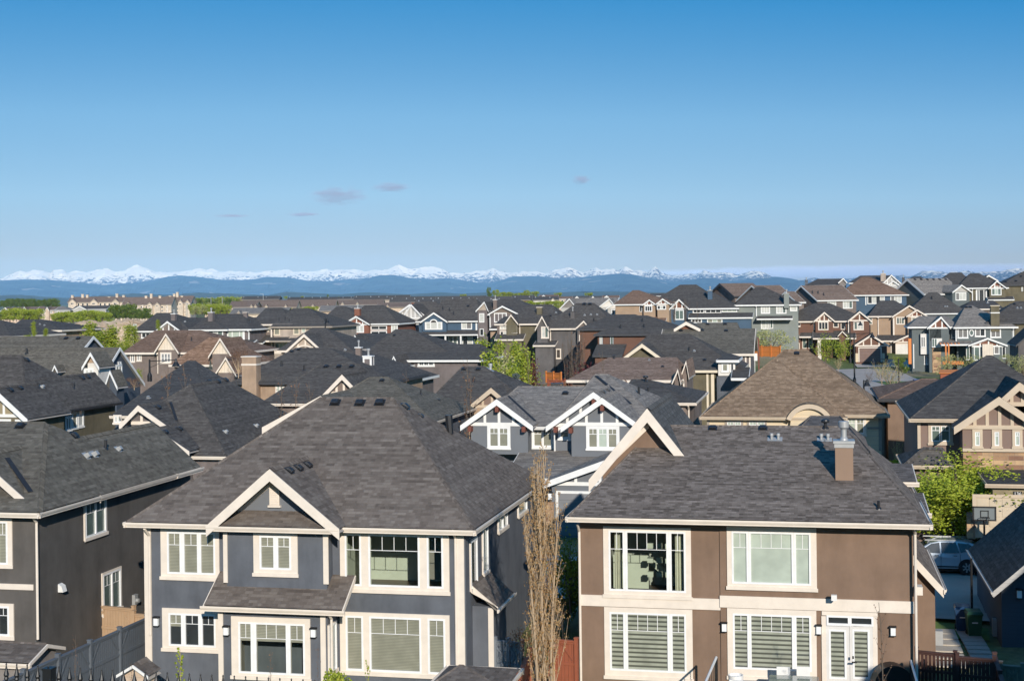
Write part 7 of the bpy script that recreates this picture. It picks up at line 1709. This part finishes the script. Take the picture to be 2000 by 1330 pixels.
chair(1530, 1306, 'white garden chair behind the glass table, nearer the planter'); chair(1569, 1304, 'white garden chair behind the glass table, nearer the glazed doors')
p = P(1550, 1316, 50.9); e = empty('garden_table', (p.x, p.y, dz), rot, 'glass topped garden table on the deck', 'table')
mb = MB(); mb.box(-.85, .85, -.42, .42, .72, .735); mb.build('table_top', M['g_green'], e); mb = MB(); mb.box(-.87, .87, -.44, .44, .69, .719); mb.build('frame', M['galv'], e)
for sx in (-.75, .75):
    for sy2 in (-.35, .35): mb = MB(); mb.box(sx-.025, sx+.025, sy2-.025, sy2+.025, 0, .689); mb.build('leg', M['galv'], e)
p = P(1437, 1318, 50.6); mb = MB(); mb.lathe([(.2, 0), (.24, .5), (.27, .98), (.24, .985), (.22, .9)], (p.x, p.y, dz), 20); tag(mb.build('planter_pot', M['white']), 'tall white planter pot on the deck under the zebra blinds', 'pot')
p = P(1742, 1318, 51.3); mb = MB(); n = 14
mb.prism([(p.x+.72*math.cos(t), p.y-.3, dz+.35+.78*math.sin(t)) for t in [math.pi*i/n for i in range(n+1)]]+[(p.x-.72, p.y-.3, dz), (p.x+.72, p.y-.3, dz)], (0, .6, 0)); o = mb.build('barbecue_cover', M['black'], smooth=False); tag(o, 'black arched cover over a barbecue beside the glazed doors', 'barbecue')
# patio pergola, orange porch, utility boxes
OR = plain('orange_cedar_post', (.62, .2, .04), .6)
p = P(1843, 672, 205); e = empty('porch_pergola', (p.x, p.y, G(p.x, p.y)), -R(12), 'orange cedar porch pergola beside the stone pillar', 'pergola'); hh = p.z-G(p.x, p.y); mb = MB()
for i in range(6): mb.box(-.6+i*.5, -.45+i*.5, -1.6, .6, hh, hh+.2)
mb.build('beam', OR, e)
for x in (.1, .5): mb = MB(); mb.box(x, x+.2, -1.2, -1, hh-2.6, hh); mb.build('post', OR, e)
mb = MB(); mb.box(-.3, 2.6, -1.3, -1.2, hh-2.9, hh-2.4); mb.build('rail', OR, e)
p = P(1777, 690, 212); mb = MB(); mb.box(p.x-.2, p.x+.25, p.y, p.y+.3, p.z-1.6, p.z+2.2); tag(mb.build('porch_post', OR), 'orange cedar post by the corner downpipe of the grey green house', 'post')
p = P(1853, 729, 188); e = empty('garden_shed', (p.x, p.y, G(p.x, p.y)), -R(14), 'orange cedar shed below the pale flowering bush', 'shed', 'garden sheds'); hh = p.z-G(p.x, p.y); mb = MB(); mb.box(-1.1, 1.2, -1, 1, 0, hh); mb.build('wall', FR, e); mb = MB(); mb.prism([(-1.3, -1.2, hh+.01), (1.5, -1.2, hh+.01), (1.7, 1.2, hh+.35), (-1.0, 1.2, hh+.35)], (0, 0, .08)); mb.build('roof', OR, e)
p = P(1448, 662, 185); e = empty('pergola', (p.x, p.y, 4), -R(12), 'brown pergola with white slats beside the blue clerestory house', 'pergola'); mb = MB()
zt = p.z-4
for i in range(9): mb.box(-2+i*.5, -1.85+i*.5, -1.5, 1.5, zt, zt+.18)
mb.build('slat', M['timber'], e)
for sx in (-2, 2.2): mb = MB(); mb.box(sx-.1, sx+.1, -.1, .1, -1, zt); mb.build('post', M['timber'], e)
p = P(1793, 745, 165); mb = MB(); mb.box(p.x-.9, p.x+.9, p.y-.6, p.y+.6, p.z-1.0, p.z); mb.box(p.x-.5, p.x+.5, p.y-.4, p.y+.4, p.z, p.z+.25); tag(mb.build('tarpaulin', plain('blue_tarp', (.03, .1, .3), .5)), 'blue tarpaulin heap on the lawn by the brown roof', 'tarpaulin')
mb = MB(); p = P(1088, 748, 136); mb.box(p.x-.6, p.x+.6, p.y-.6, p.y+.6, p.z-.8, p.z)
tag(mb.build('trampoline', M['vent']), 'dark trampoline edge in the middle yard', 'trampoline')
# unseen house added on the ridge, its outline shaped to cast the corner shadow
H = House('house', 'unseen ridge house with a hip roof, added behind the viewpoint to shade the driveway', 2800, 200, F/14.0, 'taupe', 'charcoal', 'cream', yaw=0, base=10.4, ground=False)
H.ox, H.oy = 30.0, 14.0; H.root.location = (30.0, 14.0, 10.4); H.cam = H.loc(Vector((0, 0, CZ)))
H.hipL(-12.3, -4.0, 2, 12, 12.0, (-9.2, 6, 14.6), (-5.5, 6, 14.6), base=6)
H.hipL(-5.6, 8.6, 0, 12, 14.3, (1.4, 6, 23.4), (1.6, 6, 23.4), base=6)
H.done()
